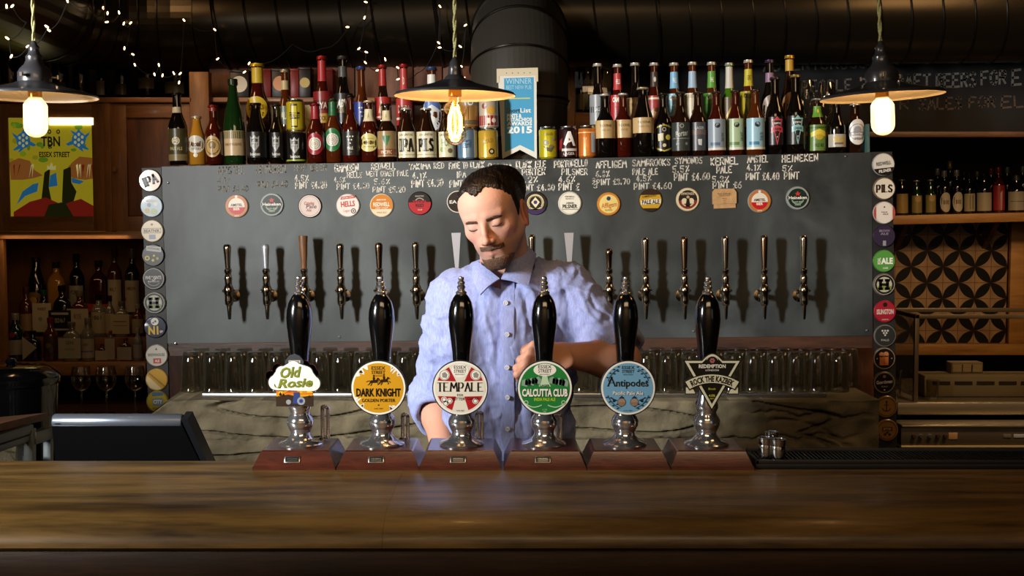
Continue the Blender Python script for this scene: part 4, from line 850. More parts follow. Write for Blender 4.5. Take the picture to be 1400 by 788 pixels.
for (ax, ay), (bx, by) in zip(fp, fp[1:]):
    A_, B_2 = fpos(ax, ay), fpos(bx, by); d = (B_2-A_).length
    for k in range(6):
        s = k/6; p = A_.lerp(B_2, s); p.z -= math.sin(PI*s)*min(.03, d*.18); pts.append(p-o0+Vector((0, .006, 0)))
b.tube(pts, .0016, WIRE, 5); b.build('wire', t)
skip = {(-30, 8), (35, 30), (120, 8), (400, 60), (440, 66), (570, 100)}
for x, y in fp:
    if (x, y) in skip: continue
    p = fpos(x, y)-o0; a = rf.uniform(0, 2*PI); d = Vector((math.cos(a), -.3, math.sin(a))).normalized(); s = .004
    R = d.to_track_quat('Z', 'Y').to_matrix(); b = MB()
    b.lathe([(.0001, -.004), (.0022, -.003), (.003, .002), (.0026, .007), (.0001, .010)], FL, p, 8, R, caps=False); b.lathe([(.0001, -.012), (.0022, -.012), (.0024, -.004), (.0001, -.003)], WIRE, p, 6, R, caps=False); b.build('bulb', t)
# ================================================================== bottles and cans on the shelf over the tap board
def glassm(name, h, rough=.06): return mat('glass_'+name, h, rough, coat=.6, spec=.6)
GB = {'brown': glassm('brown', '#1f0d05'), 'dark': glassm('black', '#0b0705'), 'red': glassm('ruby', '#3a0d05'), 'amber': glassm('amber', '#4a1e06'), 'green': glassm('green', '#10280c'), 'gold': glassm('cider', '#a87420'), 'clear': glassm('clear_spirit', '#6d685c'), 'blue': glassm('midnight', '#0c0f1c'), 'lime': glassm('lime', '#3f6b10')}
PROF = {
 'long': [(.0001, 0), (.90, 0), (1, .018), (1, .50), (.97, .545), (.84, .605), (.62, .67), (.50, .73), (.455, .80), (.43, .90), (.43, .955), (.50, .958), (.50, .985), (.44, .995), (.0001, .995)],
 'slim': [(.0001, 0), (.90, 0), (1, .018), (1, .56), (.95, .62), (.78, .69), (.56, .755), (.46, .83), (.43, .92), (.50, .955), (.50, .985), (.44, .995), (.0001, .995)],
 'stub': [(.0001, 0), (.90, 0), (1, .02), (1, .48), (.98, .53), (.88, .60), (.68, .70), (.55, .79), (.47, .88), (.45, .945), (.53, .95), (.53, .985), (.46, .995), (.0001, .995)],
 'champ': [(.0001, 0), (.94, 0), (1, .02), (1, .40), (.95, .48), (.80, .60), (.56, .74), (.42, .84), (.36, .92), (.43, .925), (.43, .955), (.37, .96), (.37, .995), (.0001, .995)],
 'wine': [(.0001, 0), (.92, 0), (1, .02), (1, .58), (.96, .635), (.72, .70), (.46, .75), (.38, .79), (.365, .95), (.42, .955), (.42, .995), (.0001, .995)],
 'square': [(.0001, 0), (.95, 0), (1, .015), (1, .58), (.93, .66), (.60, .74), (.38, .78), (.36, .88), (.42, .885), (.42, .995), (.0001, .995)]}
CAPH = {'long': .955, 'slim': .955, 'stub': .95, 'champ': .93, 'wine': .86, 'square': .885}
def rad(pr, f):
    for (r0, z0), (r1, z1) in zip(pr, pr[1:]):
        if z0 <= f <= z1 and z1 > z0: return r0+(r1-r0)*(f-z0)/(z1-z0)
    return 1
def wrap(R, z0=0.0, pr=None, H=1.0):
    """flat label coordinates (arc length, height) laid round the glass"""
    def g(lift):
        def f(u, v):
            rr = (R if pr is None else R*rad(pr, v/H))+lift; a = u/R; return (rr*math.sin(a), -rr*math.cos(a), v)
        f.step = R*.3; return f
    return g
def bottle(px, pyb, Y, w, h, shape, glass, cap, label, text, group, art=(), neck=None, name='beer_bottle', cat='bottle', rot=None, seg=18, yaw=0.0):
    """w, h: size in photo pixels at that distance; label = (z0, z1, colour, half angle)"""
    q = P(px, pyb, Y); k = mpp(Y); R = w*k/2; H = h*k; pr = PROF[shape]
    t = thing(name, text, cat, q, group, (0, ROLL if rot is None else rot, yaw))
    b = MB(); sg = seg if shape != 'square' else 4
    M = Matrix.Rotation(PI/4, 3, 'Z') if shape == 'square' else None
    s = 1.25 if shape == 'square' else 1
    if shape == 'square':
        hw = .86*R
        rows = []
        for r, z in pr:
            pts = []
            for i in range(20):
                a = 2*PI*i/20; c_, s_ = math.cos(a), math.sin(a); e = (abs(c_)**4+abs(s_)**4)**-.25 if r > .45 else 1
                pts.append((r*R*.97*c_*(min(e, 1.12)), r*R*.8*s_*min(e, 1.12), z*H))
            rows.append(pts)
        v = [p for r_ in rows for p in r_]; f = [(i*20+j, i*20+(j+1) % 20, (i+1)*20+(j+1) % 20, (i+1)*20+j) for i in range(len(rows)-1) for j in range(20)]
        b.add(v, f, GB[glass])
    else: b.lathe([(r*R, z*H) for r, z in pr], GB[glass], seg=sg, caps=False)
    b.build('glass_body', t, ang=50)
    if cap:
        ch = CAPH[shape]; b = MB(); rc_ = max(rad(pr, .97), rad(pr, ch+.01))*R
        cm = mat('cap_'+cap[1:], cap, .32, .55 if cap not in ('#e8e0c8',) else 0)
        if shape in ('long', 'slim', 'stub'):
            n = 21; rows = [[((rc_*(1.10 if z < .5 else 1.02)+(.0009 if (i % 2 and z == 0) else 0))*math.cos(2*PI*i/42), (rc_*(1.10 if z < .5 else 1.02)+(.0009 if (i % 2 and z == 0) else 0))*math.sin(2*PI*i/42), H*(.968+.036*z)) for i in range(42)] for z in (0, .55, .85)]
            v = [p for r_ in rows for p in r_]+[(0, 0, H*1.001)]
            f = [(a*42+i, a*42+(i+1) % 42, (a+1)*42+(i+1) % 42, (a+1)*42+i) for a in range(2) for i in range(42)]+[(84+i, 84+(i+1) % 42, 126) for i in range(42)]
            b.add(v, f, cm)
        else: b.lathe([(rc_*1.03, ch*H), (rc_*1.08, ch*H+.001), (rc_*1.08, H*.995), (rc_*.95, H*1.002), (.0001, H*1.002)], cm, seg=16, caps=False)
        b.build('cap', t)
    def lab(spec, nm, art=()):
        z0, z1, colr, ha = spec[:4]; oval = len(spec) > 4 and spec[4]
        b = MB(); follow = pr if nm == 'neck_label' else None; m = ink(colr); Rz = R if shape != 'square' else R*.84
        mp = wrap(Rz, 0, follow, H)
        if shape == 'square': mp = lambda l: (lambda u, v: (u, -R*.8-l, v))
        n = 14
        if oval:
            pts = [(ha*R*math.cos(2*PI*i/26), (z0+z1)/2*H+(z1-z0)/2*H*math.sin(2*PI*i/26)) for i in range(26)]; rows = []
            v = [mp(.0005)(0, (z0+z1)/2*H)]+[mp(.0005)(a*.55, (z0+z1)/2*H+(c-(z0+z1)/2*H)*.55) for a, c in pts]+[mp(.0005)(*p) for p in pts]
            f = [(0, 1+i, 1+(i+1) % 26) for i in range(26)]+[(1+i, 27+i, 27+(i+1) % 26, 1+(i+1) % 26) for i in range(26)]
            b.add(v, f, m)
        else:
            v = []; rws = 5 if follow else 1; nv = rws+1
            for i in range(n+1):
                for j in range(nv): v.append(mp(.0005)((-ha+2*ha*i/n)*R, (z0+(z1-z0)*j/rws)*H))
            b.add(v, [(i*nv+j, (i+1)*nv+j, (i+1)*nv+j+1, i*nv+j+1) for i in range(n) for j in range(rws)], m)
        o = b.build(nm, t); zc, hh = (z0+z1)/2*H, (z1-z0)*H
        if art:
            b = MB()
            for i, fn in enumerate(art): fn(b, mp(.0007+.00016*i), zc, hh, R)
            b.build('lettering', o)
        return o
    if label: lab(label, 'label', art)
    if neck: lab(neck[:4], 'neck_label', neck[4] if len(neck) > 4 else ())
    return t
# label art in label units: x in glass radii, z and heights in label heights
def bT(s, z, h, w, c, x=0, bold=.02, rot=0, shear=0): return lambda b, mp, zc, hh, R: b.text(s, x*R, zc+z*hh, h*hh, ink(c), mp, w=w*R, bold=bold, rot=rot, shear=shear)
def bK(s, z, h, w, c, th=.3, tn=.08, sf=.1): return lambda b, mp, zc, hh, R: b.strk(s, 0, zc+z*hh, h*hh, ink(c), mp, w=w*R, thick=th, thin=tn, serif=sf, center=True)
def bC(x, z, r, c, n=16): return lambda b, mp, zc, hh, R: b.circ(x*R, zc+z*hh, r*R, ink(c), mp, n)
def bO(x, z, r0, r1, c): return lambda b, mp, zc, hh, R: b.ring(x*R, zc+z*hh, r0*R, r1*R, ink(c), mp, 20)
def bR(x0, z0, x1, z1, c): return lambda b, mp, zc, hh, R: b.rect(x0*R, zc+z0*hh, x1*R, zc+z1*hh, ink(c), mp, 8)
def bP(pts, c): return lambda b, mp, zc, hh, R: b.poly([(x*R, zc+z*hh) for x, z in pts], ink(c), mp)
def shield(c, c2): return [bP([(-.45, .34), (-.22, .26), (0, .38), (.22, .26), (.45, .34), (.42, -.05), (0, -.26), (-.42, -.05)], c), bP([(-.33, .22), (0, .24), (.33, .22), (.30, 0), (0, -.16), (-.30, 0)], c2), bP([(-.05, .22), (.05, .22), (.05, -.14), (-.05, -.14)], c), bP([(-.32, .10), (.32, .10), (.32, .04), (-.32, .04)], c), bT('hoxton', -.36, .12, .95, '#c9c4b8')]
def triang(c): return [bP([(-.62, .42), (-.25, .42), (0, .52), (.25, .42), (.62, .42), (.02, -.50), (-.02, -.50)], c), bP([(-.50, .37), (.50, .37), (0, -.40)], '#140f0c'), bP([(-.62, .12), (0, .20), (.62, .12), (.62, -.08), (0, 0), (-.62, -.08)], c), bT('REDEMPTION', .27, .07, .7, '#d8d2c6'), bT('LONDON', .06, .09, .8, '#140f0c'), bT('ABV', -.22, .05, .15, '#d8d2c6')]
ybase = lambda x: 226.5-.0182*(x-235)
YF1, YF2 = 4.075, 4.19
GF, GBk = 'beer bottles along the front of the tap board shelf', 'beer bottles standing behind the front row'
FR = [
 (245, 128, 27, 'long', 'dark', '#1a1512', (.06, .50, '#3f3a1e', 1.4), 'dark beer bottle with mossy label and cream medallion, first on the shelf by the cupboards', [bC(0, .12, .42, '#cfc3a0'), bC(0, .12, .30, '#6d5b3a'), bT('3', .12, .2, .25, '#cfc3a0'), bR(-1.3, -.5, 1.3, -.30, '#7c6d45'), bT('PALE ALE', -.12, .1, 1.3, '#b8a878')], (.72, .80, '#b9ab8c', 1.3)),
 (271, 160, 25, 'stub', 'gold', '#b7b4aa', (.24, .60, '#cfcabb', 1.15, 1), 'small clear cider bottle of golden liquid with pale oval label', [bT('Aspall', .02, .3, 1.3, '#2b2a26', 0, .02, 0, .2), bC(0, -.62, .25, '#d8d2b8'), bT('SUFFOLK', -.25, .12, .9, '#6a6450')], None),
 (294, 145, 26, 'long', 'red', '#7c1d14', (.12, .48, '#b79a5e', .95, 1), 'red-brown bottle with round tan label bearing a tree', [bO(0, 0, .75, .82, '#6b3c1c'), bC(0, .08, .38, '#7d6231'), bR(-.05, -.3, .05, 0, '#6b3c1c'), bT('ORGANIC', -.34, .09, .8, '#6b3c1c')], (.90, .955, '#7c1d14', 3.14)),
 (322, 110, 31, 'champ', 'green', '#1d2b14', (.10, .39, '#b99f78', 1.5), 'tall green sparkling-wine shaped bottle with striped tan label', [*[bR(-1.3+.17*i, .18, -1.22+.17*i, .48, '#5d6338') for i in range(16)], bT('BRUT CIDRE', -.05, .10, 1.4, '#8b6d48')], None),
 (352, 142, 29, 'stub', 'dark', '#241510', (.10, .52, '#14110f', 1.4), 'broad dark bottle with grey shield crest on black label', shield('#8f8d88', '#25221f'), None),
 (380, 144, 23, 'long', 'dark', '#241510', (.10, .52, '#14110f', 1.4), 'narrow dark bottle with grey shield crest on black label, next to the stacked cans', shield('#8f8d88', '#25221f'), None),
 (433, 143, 26, 'long', 'red', '#7d1620', (.13, .50, '#8e1b26', 1.0, 1), 'red-necked bottle with round red-ringed white label', [bC(0, 0, .72, '#d2cbbb'), bO(0, 0, .50, .56, '#8a7d6c'), bO(0, 0, .3, .35, '#8a7d6c'), bC(0, 0, .2, '#b09f88')], (.74, .955, '#8e1b26', 3.14)),
 (457, 137, 26, 'long', 'amber', '#14401f', (.17, .54, '#1f6b38', 1.0, 1), 'green-necked bottle with round green-ringed white label', [bC(0, 0, .72, '#d2cbbb'), bO(0, 0, .50, .56, '#8a7d6c'), bO(0, 0, .3, .35, '#8a7d6c'), bC(0, 0, .2, '#b09f88')], (.74, .955, '#1c5a31', 3.14)),
 (481, 132, 25, 'long', 'red', '#1b1815', (.10, .46, '#231f1b', 1.4), 'dark bottle with black label and a triangle of six white dots', [*[bC(x, z, .09, '#ded8c6', 8) for x, z in ((-.3, .28), (0, .28), (.3, .28), (-.15, .14), (.15, .14), (0, 0))], bT('PALE', -.2, .12, .6, '#ded8c6'), bT('ALE', -.36, .06, .3, '#9a9488')], None),
 (506, 139, 27, 'long', 'red', '#c9bb8f', (.16, .46, '#c9bd73', 1.1, 1), 'brown bottle with cream neck band and pale yellow oval label', [bT('LA CHOUFFE', 0, .14, 1.5, '#8b7a3a'), bR(-.6, -.25, .6, -.2, '#9a8a4a'), bR(-.5, .2, .5, .24, '#9a8a4a')], (.66, .86, '#d6c9a2', 1.2, [bT('A', 0, .5, .3, '#9a7d3a')])),
 (530, 143, 27, 'long', 'brown', '#2a1a10', (.08, .52, '#93784f', 1.4), 'brown bottle with green triangle on a buff and red label', [bP([(-.5, .32), (.5, .32), (0, -.12)], '#2d6b3f'), bR(-1.3, -.44, 1.3, -.20, '#7d3a22'), bT('PACIFIC', -.32, .14, 1.2, '#d8c49a')], (.70, .88, '#cdbb90', 1.2, [bT('A', 0, .4, .3, '#8a6a2a')])),
 (557, 149, 28, 'stub', 'brown', '#cfc9ae', (.06, .55, '#cfc6a4', 1.45), 'stubby brown bottle with cream label reading IPA', [bK('IPA', -.02, .44, 1.45, '#17120d', .24, .09, .12), bT('LAGUNITAS', .38, .08, 1.4, '#5a4f3a'), bR(-1.3, -.40, 1.3, -.38, '#8a7f63')], None),
 (584, 149, 28, 'stub', 'brown', '#cfc9ae', (.06, .55, '#cfc6a4', 1.45), 'stubby brown bottle with cream label reading PILS', [bK('PILS', -.02, .44, 1.5, '#17120d', .22, .09, .12), bT('LAGUNITAS', .38, .08, 1.4, '#5a4f3a'), bR(-1.3, -.40, 1.3, -.38, '#8a7f63')], None),
 (611, 150, 26, 'stub', 'brown', '#cfc9ae', (.06, .55, '#c9c3a0', 1.45), 'stubby brown bottle with leafy green and cream label under the lamp', [bT('HOP', .08, .30, 1.0, '#5d7d33'), bC(.45, -.25, .28, '#6d5b3a', 9), bC(-.4, -.2, .3, '#86a05a', 9), bT('LAGUNITAS', .38, .08, 1.4, '#5a4f3a')], None),
 (828, 130, 28, 'long', 'dark', '#cbc6b8', (.30, .58, '#bd9d6b', 1.45), 'dark bottle with a buff paper band, beside the orange can', [bT('THE KERNEL', .2, .14, 1.3, '#3d2c1c', 0, .01), bT('PALE ALE', -.05, .10, .8, '#6d5233', 0, 0)], None),
 (853, 129, 27, 'long', 'red', '#cbc6b8', (.30, .58, '#bd9d6b', 1.45), 'reddish bottle with a buff paper band, second of the three buff-banded bottles', [bT('THE KERNEL', .2, .14, 1.3, '#3d2c1c', 0, .01), bT('PORTER', -.05, .10, .7, '#6d5233', 0, 0)], None),
 (880, 121, 30, 'stub', 'dark', '#b7a684', (.34, .56, '#c2a371', 1.45), 'broad-shouldered dark bottle with a higher buff paper band', [bT('THE KERNEL', .2, .14, 1.3, '#3d2c1c', 0, .01), bT('IMPERIAL STOUT', -.08, .10, 1.1, '#6d5233', 0, 0)], None),
 (907, 129, 25, 'long', 'dark', '#241d17', (.08, .50, '#191713', 1.45), 'dark bottle with black label outlined in yellow', [bP([(-1.15, .40), (0, .52), (1.15, .40), (1.15, .34), (0, .46), (-1.15, .34)], '#b3a032'), bP([(-1.15, -.40), (0, -.52), (1.15, -.40), (1.15, -.34), (0, -.46), (-1.15, -.34)], '#b3a032'), bR(-1.15, -.38, -1.05, .38, '#b3a032'), bR(1.05, -.38, 1.15, .38, '#b3a032'), bP([(-.75, .15), (-.1, .18), (-.1, -.1), (-.7, -.12)], '#d0c79a'), bC(.45, .02, .32, '#c7b23a', 8), bC(0, -.28, .2, '#d0c79a'), bO(0, .32, .16, .22, '#b9b29a')], None),
 (931, 127, 26, 'long', 'brown', '#3a3029', (.08, .52, '#353a36', 1.45), 'brown bottle with dark grey label and slanting pale script', [bT('Porter', .12, .20, 1.5, '#aeb0a4', 0, .02, .15, .2), bR(-1.1, -.08, 1.1, -.05, '#7c7f78'), bC(-.5, -.25, .16, '#8a8d86'), bC(.5, -.25, .16, '#8a8d86'), bO(0, .38, .16, .22, '#aeb0a4')], None),
 (955, 127, 26, 'long', 'brown', '#3a3029', (.08, .52, '#43464a', 1.45), 'brown bottle with slate label and a small white tag', [bR(-1.1, .06, 1.1, .22, '#6d5a52'), bP([(-.2, -.1), (.25, -.1), (.2, -.32), (-.15, -.3)], '#c9c9c4'), bT('LAGER', .30, .10, 1.0, '#a5a7a6')], None),
 (980, 126, 25, 'long', 'red', '#3a3029', (.08, .56, '#8f9ba6', 1.4), 'bottle with pale blue-grey label and dark hop badge', [bC(-.05, .30, .30, '#1c1c1e'), bC(-.05, .34, .14, '#8f9ba6', 8), bT('DEAD PONY', -.08, .12, 1.0, '#3a4657', .55, .02, PI/2), bR(-.9, -.35, .2, -.25, '#56697d'), bR(-1.3, -.5, 1.3, -.42, '#d2cdb8')], None),
 (1006, 125, 25, 'long', 'red', '#3a3029', (.08, .56, '#9fb38c', 1.4), 'bottle with pale green label and dark hop badge', [bC(-.05, .30, .30, '#1c1c1e'), bC(-.05, .34, .14, '#9fb38c', 8), bT('5AM SAINT', -.08, .12, 1.0, '#3c5a35', .55, .02, PI/2), bR(-.9, -.35, .2, -.25, '#5d7d4c'), bR(-1.3, -.5, 1.3, -.42, '#d2cdb8')], None),
 (1033, 124, 26, 'long', 'amber', '#3a3029', (.08, .56, '#8fb3c0', 1.4), 'amber bottle with sky blue label and dark hop badge', [bC(.05, .30, .30, '#1c1c1e'), bC(.05, .34, .14, '#8fb3c0', 8), bT('PUNK IPA', -.08, .14, .9, '#2d5a78', .5, .02, PI/2), bR(-.9, -.35, .2, -.25, '#3f7796'), bR(-1.3, -.5, 1.3, -.42, '#d2cdb8')], None),
 (1060, 107, 27, 'long', 'dark', '#3d2b35', (.12, .48, '#120e0c', 1.45), 'tall dark bottle with a red-banded triangular shield label', triang('#b2424a'), None),
 (1088, 104, 27, 'long', 'dark', '#8f7a3a', (.12, .48, '#120e0c', 1.45), 'tall dark bottle with a teal-banded triangular shield label', triang('#7fb0ae'), None),
 (1117, 136, 27, 'long', 'brown', '#7d8078', (.05, .52, '#5a7a35', 1.4), 'bottle with leaf-green label, yellow scroll and lime neck tag', [bC(0, .12, .55, '#b59c2c'), bP([(-.9, .2), (0, .34), (.9, .2), (.9, .02), (0, .14), (-.9, .02)], '#d0b83a'), bT('PALE ALE', -.28, .14, 1.0, '#24401a'), bR(-1.3, .36, 1.3, .42, '#37571f')], (.66, .86, '#5d8f2d', 1.1, [bC(0, .05, .2, '#d0b83a')])),
 (1144, 141, 25, 'long', 'dark', '#3b3027', (.12, .37, '#a9a394', 1.4), 'dark bottle with a low cream and gold label', [bC(-.3, .1, .35, '#c0a65a', 10), bC(.4, .05, .3, '#b5a04f', 10), bR(-.5, -.3, .5, -.15, '#6d6450')], None),
 (1169, 143, 27, 'long', 'brown', '#b7b2a4', (.16, .68, '#c9c7c1', .98, 1), 'bottle with a large pale oval label, last on the shelf by the amber lamp', [bO(0, 0, .80, .86, '#55545a'), bC(0, .08, .4, '#8d8d92'), bR(-.8, -.14, .8, .0, '#77777c'), bT('MEANTIME', -.07, .08, 1.2, '#dedcd6'), bT('LONDON', -.25, .07, .7, '#55545a')], None)]
for px, top, w, sh, gl, cap, lb, tx, art, nk in FR:
    yb = ybase(px); bottle(px, yb, YF1+(.012 if [r[0] for r in FR].index(px) % 2 else -.008), w*.95, yb-top, sh, gl, cap, lb, tx, GF, art, nk)
BK = [
 (356, 89, 37, 'long', 'red', '#c3a32a', (.42, .66, '#c9a828', .95, 1), 'large bottle with yellow foiled neck and round yellow label', [bT('SAMUELS', .05, .2, 1.2, '#5a2a12'), bT('1851', -.28, .12, .6, '#5a2a12')], (.80, .955, '#c3a32a', 3.14)),
 (393, 97, 24, 'long', 'amber', '#a89a7c', (.40, .60, '#5d6d55', 1.3), 'amber bottle with cream neck band behind the yellow can', [bT('ALE', 0, .4, .9, '#cfc6a4')], (.78, .88, '#b7a274', 1.3)),
 (444, 79, 27, 'long', 'red', '#9c2420', (.36, .66, '#7c1d1d', 1.4), 'red bottle with bright red wax neck and black and red label', [bR(-1.3, -.1, 1.3, .22, '#2a1412'), bT('AYA', .06, .20, 1.2, '#d3c9b2'), bR(-1.3, -.5, 1.3, -.2, '#b08a2d'), bT('BOCK', -.35, .14, .9, '#3a1d10')], (.76, .955, '#a3282a', 3.14)),
 (472, 79, 28, 'long', 'dark', '#3f3c38', (.36, .64, '#191614', 1.4), 'black bottle with grey swing stopper and white script label', [bT('ABV', .16, .26, 1.2, '#d9d3c2', 0, .05, 0, .3), bR(-1, -.16, 1, .0, '#9b8a5c'), bT('PORTER', -.08, .12, 1.2, '#191614')], (.80, .90, '#4a4844', 3.0)),
 (497, 93, 24, 'long', 'amber', '#2f4a86', (.30, .62, '#26357f', 1.4), 'amber bottle with blue cap and deep blue label', [*[bC(x, z, .10, '#ded8c6', 8) for x, z in ((-.2, .3), (.1, .3), (.4, .3), (-.05, .16), (.25, .16), (.1, .02))]], None),
 (526, 91, 24, 'long', 'brown', '#a02622', (.42, .66, '#a32a25', 1.4), 'brown bottle with red neck and red label bearing a cream stag', [bP([(-.5, -.2), (.5, -.2), (.3, .2), (0, .1), (-.1, .35), (-.3, .15)], '#d2b98f'), bR(-1, -.42, 1, -.34, '#d8c9a8')], (.78, .955, '#a32a25', 3.14)),
 (555, 90, 24, 'long', 'red', '#a02622', (.36, .64, '#a8322f', 1.4), 'red bottle with tall red neck sleeve behind the IPA bottle', [bT('DAURA', .1, .28, 1.5, '#dcd3c0'), bR(-1.2, -.3, 1.2, -.22, '#dcd3c0')], (.70, .955, '#b13c38', 3.14, [bT('D', 0, .3, .4, '#dcd3c0')])),
 (593, 94, 29, 'long', 'amber', '#33507f', (.30, .66, '#cfd0cf', 1.15, 1), 'wheat beer bottle with white neck band and blue and white label', [bP([(-.9, .12), (0, .3), (.9, .12), (.8, .36), (0, .48), (-.8, .36)], '#4f6da8'), bC(0, -.15, .35, '#e0ddd2')], (.82, .92, '#d9d6cc', 1.4)),
 (819, 89, 25, 'long', 'dark', '#c9c4b4', (.34, .66, '#87888a', 1.4), 'dark bottle with silver label behind the first buff-banded bottle', [bR(-1.3, -.1, 1.3, .1, '#2a2a2c'), bT('LAGER', 0, .12, 1.0, '#c9c9c6')], None),
 (846, 90, 25, 'long', 'red', '#c9c4b4', (.30, .66, '#a5262b', 1.4), 'bottle with red neck tag and red label of white lettering', [bT('CAMDEN', .36, .14, 1.5, '#e2d8c6', 0, .05), bT('HELLS', .0, .20, 1.2, '#6b1216', -.1, .03, PI/2)], (.72, .90, '#b23a3a', 1.6, [bT('HELLS', 0, .3, 1.0, '#e2d8c6')])),
 (870, 88, 26, 'long', 'dark', '#c9c4b4', (.36, .62, '#bd9d6b', 1.4), 'dark long-necked bottle with buff label behind the three buff-banded bottles', [bT('THE KERNEL', .2, .12, 1.3, '#3d2c1c', 0, .01)], None),
 (896, 88, 25, 'long', 'red', '#c9c4b4', (.30, .64, '#9c3532', 1.4), 'bottle with white-medallion neck and red and tan label', [bC(0, -.05, .55, '#b08a5c'), bC(.05, .05, .25, '#5a2f1d'), bR(-1.3, .38, 1.3, .44, '#d8c9a8')], (.74, .90, '#3d3027', 1.3, [bC(0, 0, .3, '#cfc7b2')])),
 (923, 88, 25, 'long', 'amber', '#c9c4b4', (.28, .66, '#8cc0d6', 1.4), 'bottle with sky blue neck tag and blue and white label', [bT('CAMDEN', .38, .12, 1.5, '#f0ead8', 0, .05), bR(-1.3, -.36, 1.3, -.14, '#a5313a'), bC(0, .1, .4, '#cfe0d6', 10), bT('PALE', .08, .16, .9, '#3a86a8')], (.72, .90, '#7cb0d0', 1.6, [bT('PALE', 0, .3, .9, '#e2eaea')])),
 (948, 87, 25, 'long', 'amber', '#c9c4b4', (.28, .66, '#c9bda0', 1.4), 'bottle with pale blue neck tag and cream label', [bC(.1, -.05, .4, '#6d5a3a', 10), bR(-1.3, .36, 1.3, .46, '#a89a7c')], (.72, .90, '#9fb8ce', 1.6)),
 (974, 87, 25, 'long', 'amber', '#c9c4b4', (.28, .66, '#4f8f2d', 1.4), 'bottle with green neck tag and green label', [bT('CAMDEN', .38, .12, 1.5, '#dfe6c4', 0, .05), bR(-.8, -.3, .8, .2, '#376b22')], (.72, .90, '#5d9a3a', 1.6, [bT('IHL', 0, .3, .8, '#dfe6c4')])),
 (998, 88, 23, 'long', 'lime', '#b7b4a4', (.34, .62, '#5d4a2c', 1.3), 'green bottle with white neck foil', [bP([(-.8, -.3), (.5, .4), (.9, .2), (-.3, -.5)], '#c9a04a')], (.72, .955, '#c9c3b4', 3.14)),
 (1024, 84, 25, 'long', 'amber', '#c9c4b4', (.28, .66, '#b8a622', 1.4), 'bottle with yellow neck tag and yellow label', [bT('CAMDEN', .38, .12, 1.5, '#4f4a14', 0, .05), bP([(-.7, -.3), (-.5, .2), (-.2, -.1), (.1, .25), (.4, -.1), (.7, .2), (.7, -.3)], '#6b6114')], (.72, .90, '#c2b62a', 1.6, [bT('GENT', 0, .3, 1.0, '#4f4a14')])),
 (1053, 84, 26, 'long', 'dark', '#4a3550', (.30, .62, '#8a7563', 1.2, 1), 'dark bottle with mauve neck band behind the red shield label', [bC(0, 0, .5, '#5a4638', 12)], (.76, .86, '#8d6f86', 1.6)),
 (1080, 78, 26, 'long', 'brown', '#b7902f', (.30, .62, '#9a6f45', 1.2, 1), 'bottle with gold foil top behind the teal shield label', [bC(0, 0, .5, '#7d5533', 12)], (.84, .955, '#b7902f', 3.14))]
for px, top, w, sh, gl, cap, lb, tx, art, nk in BK:
    yb = ybase(px)-2; bottle(px, yb, YF2+(.012 if [r[0] for r in BK].index(px) % 2 else -.01), w*.94, yb-top, sh, gl, cap, lb, tx, GBk, art, nk)
# ------------------------------------------------------------------ cans
ALU = mat('aluminium', '#c9c8c4', .25, 1.0)
def can(px, ytop, ybot, w, Y, col, label, art, metal=.35, group='beer cans on the tap board shelf'):
    q = P(px, ybot, Y); k = mpp(Y); R = w*k/2; H = (ybot-ytop)*k
    t = thing('beer_can', label, 'can', q, group, (0, ROLL, 0)); m = mat('can_'+col[1:], col, .28, metal)
    b = MB(); b.lathe([(.0001, .002), (.74*R, 0), (.80*R, 0), (R, .055*H), (R, .88*H), (.95*R, .915*H)], m, seg=26, caps=False); b.build('can_body', t)
    b = MB(); b.lathe([(.95*R, .915*H), (.82*R, .965*H), (.85*R, .985*H), (.85*R, H), (.79*R, H), (.77*R, .97*H), (.0001, .97*H)], ALU, seg=26, caps=False); b.build('lid', t)
    b = MB(); mp = wrap(R)
    for i, fn in enumerate(art): fn(b, mp(.0004+.00015*i), .48*H, .8*H, R)
    b.build('lettering', t); return t
can(406, 179, 223, 27, YF1, '#15130f', 'black beer can with grey shield crest and lime base stripe, under the yellow can', shield('#8f8d88', '#25221f')+[bR(-1.5, -.54, 1.5, -.48, '#8a9a2c')])
can(405, 137, 178.8, 25, YF1, '#bfa91f', 'yellow beer can stacked on the black can with shield crest', [bR(-.35, -.5, .35, .45, '#1c1a10'), bR(-.28, -.42, .28, .37, '#c4ae22'), bT('MAPLE', -.02, .40, .75, '#1c1a10', 0, .04, PI/2), bR(.9, -.5, 1.4, .5, '#8a7a1c')])
can(639.5, 175, 218.5, 27, YF1, '#7d95a8', 'silver-blue beer can under the orange striped can', [bT('PUNK IPA', 0, .34, .8, '#22405a', -.02, .05, PI/2), bR(-1.2, -.5, -.7, .5, '#4a6a86'), bR(.75, -.5, 1.3, .5, '#b9c4cc'), bC(-.45, .3, .2, '#22405a')], .6)
can(641, 132, 174.8, 26, YF1, '#a57a3e', 'orange and grey beer can stacked on the silver-blue can', [bR(-1.5, .24, 1.5, .5, '#6d6f70'), bC(.25, .36, .3, '#d8d2c6'), bC(.25, .36, .18, '#6d6f70'), bR(-.05, -.3, .05, .2, '#3a2a14'), bR(-1.5, -.5, 1.5, -.32, '#5a4a32')])
can(668, 176, 218, 27, YF1, '#c09a34', 'yellow-gold beer can under the red and white can beside the banner', [bC(.35, -.3, .3, '#1d1812'), bC(.35, -.3, .16, '#c9b98a'), bT('GOLD', .12, .16, 1.0, '#8a6a1c', 0, .02, .2), bC(-.5, .1, .25, '#a8862a')])
can(668.5, 134, 175.8, 26, YF1, '#c9b7a0', 'red and white patterned beer can stacked on the yellow-gold can', [bR(-1.5, -.5, 1.5, -.1, '#8c2423'), bC(.3, .1, .45, '#c9973a', 10), bC(-.45, .28, .3, '#7a3a2a', 9), bR(-.2, -.42, .2, -.2, '#e0d3bc'), bC(.55, -.3, .25, '#e0d3bc', 9)])
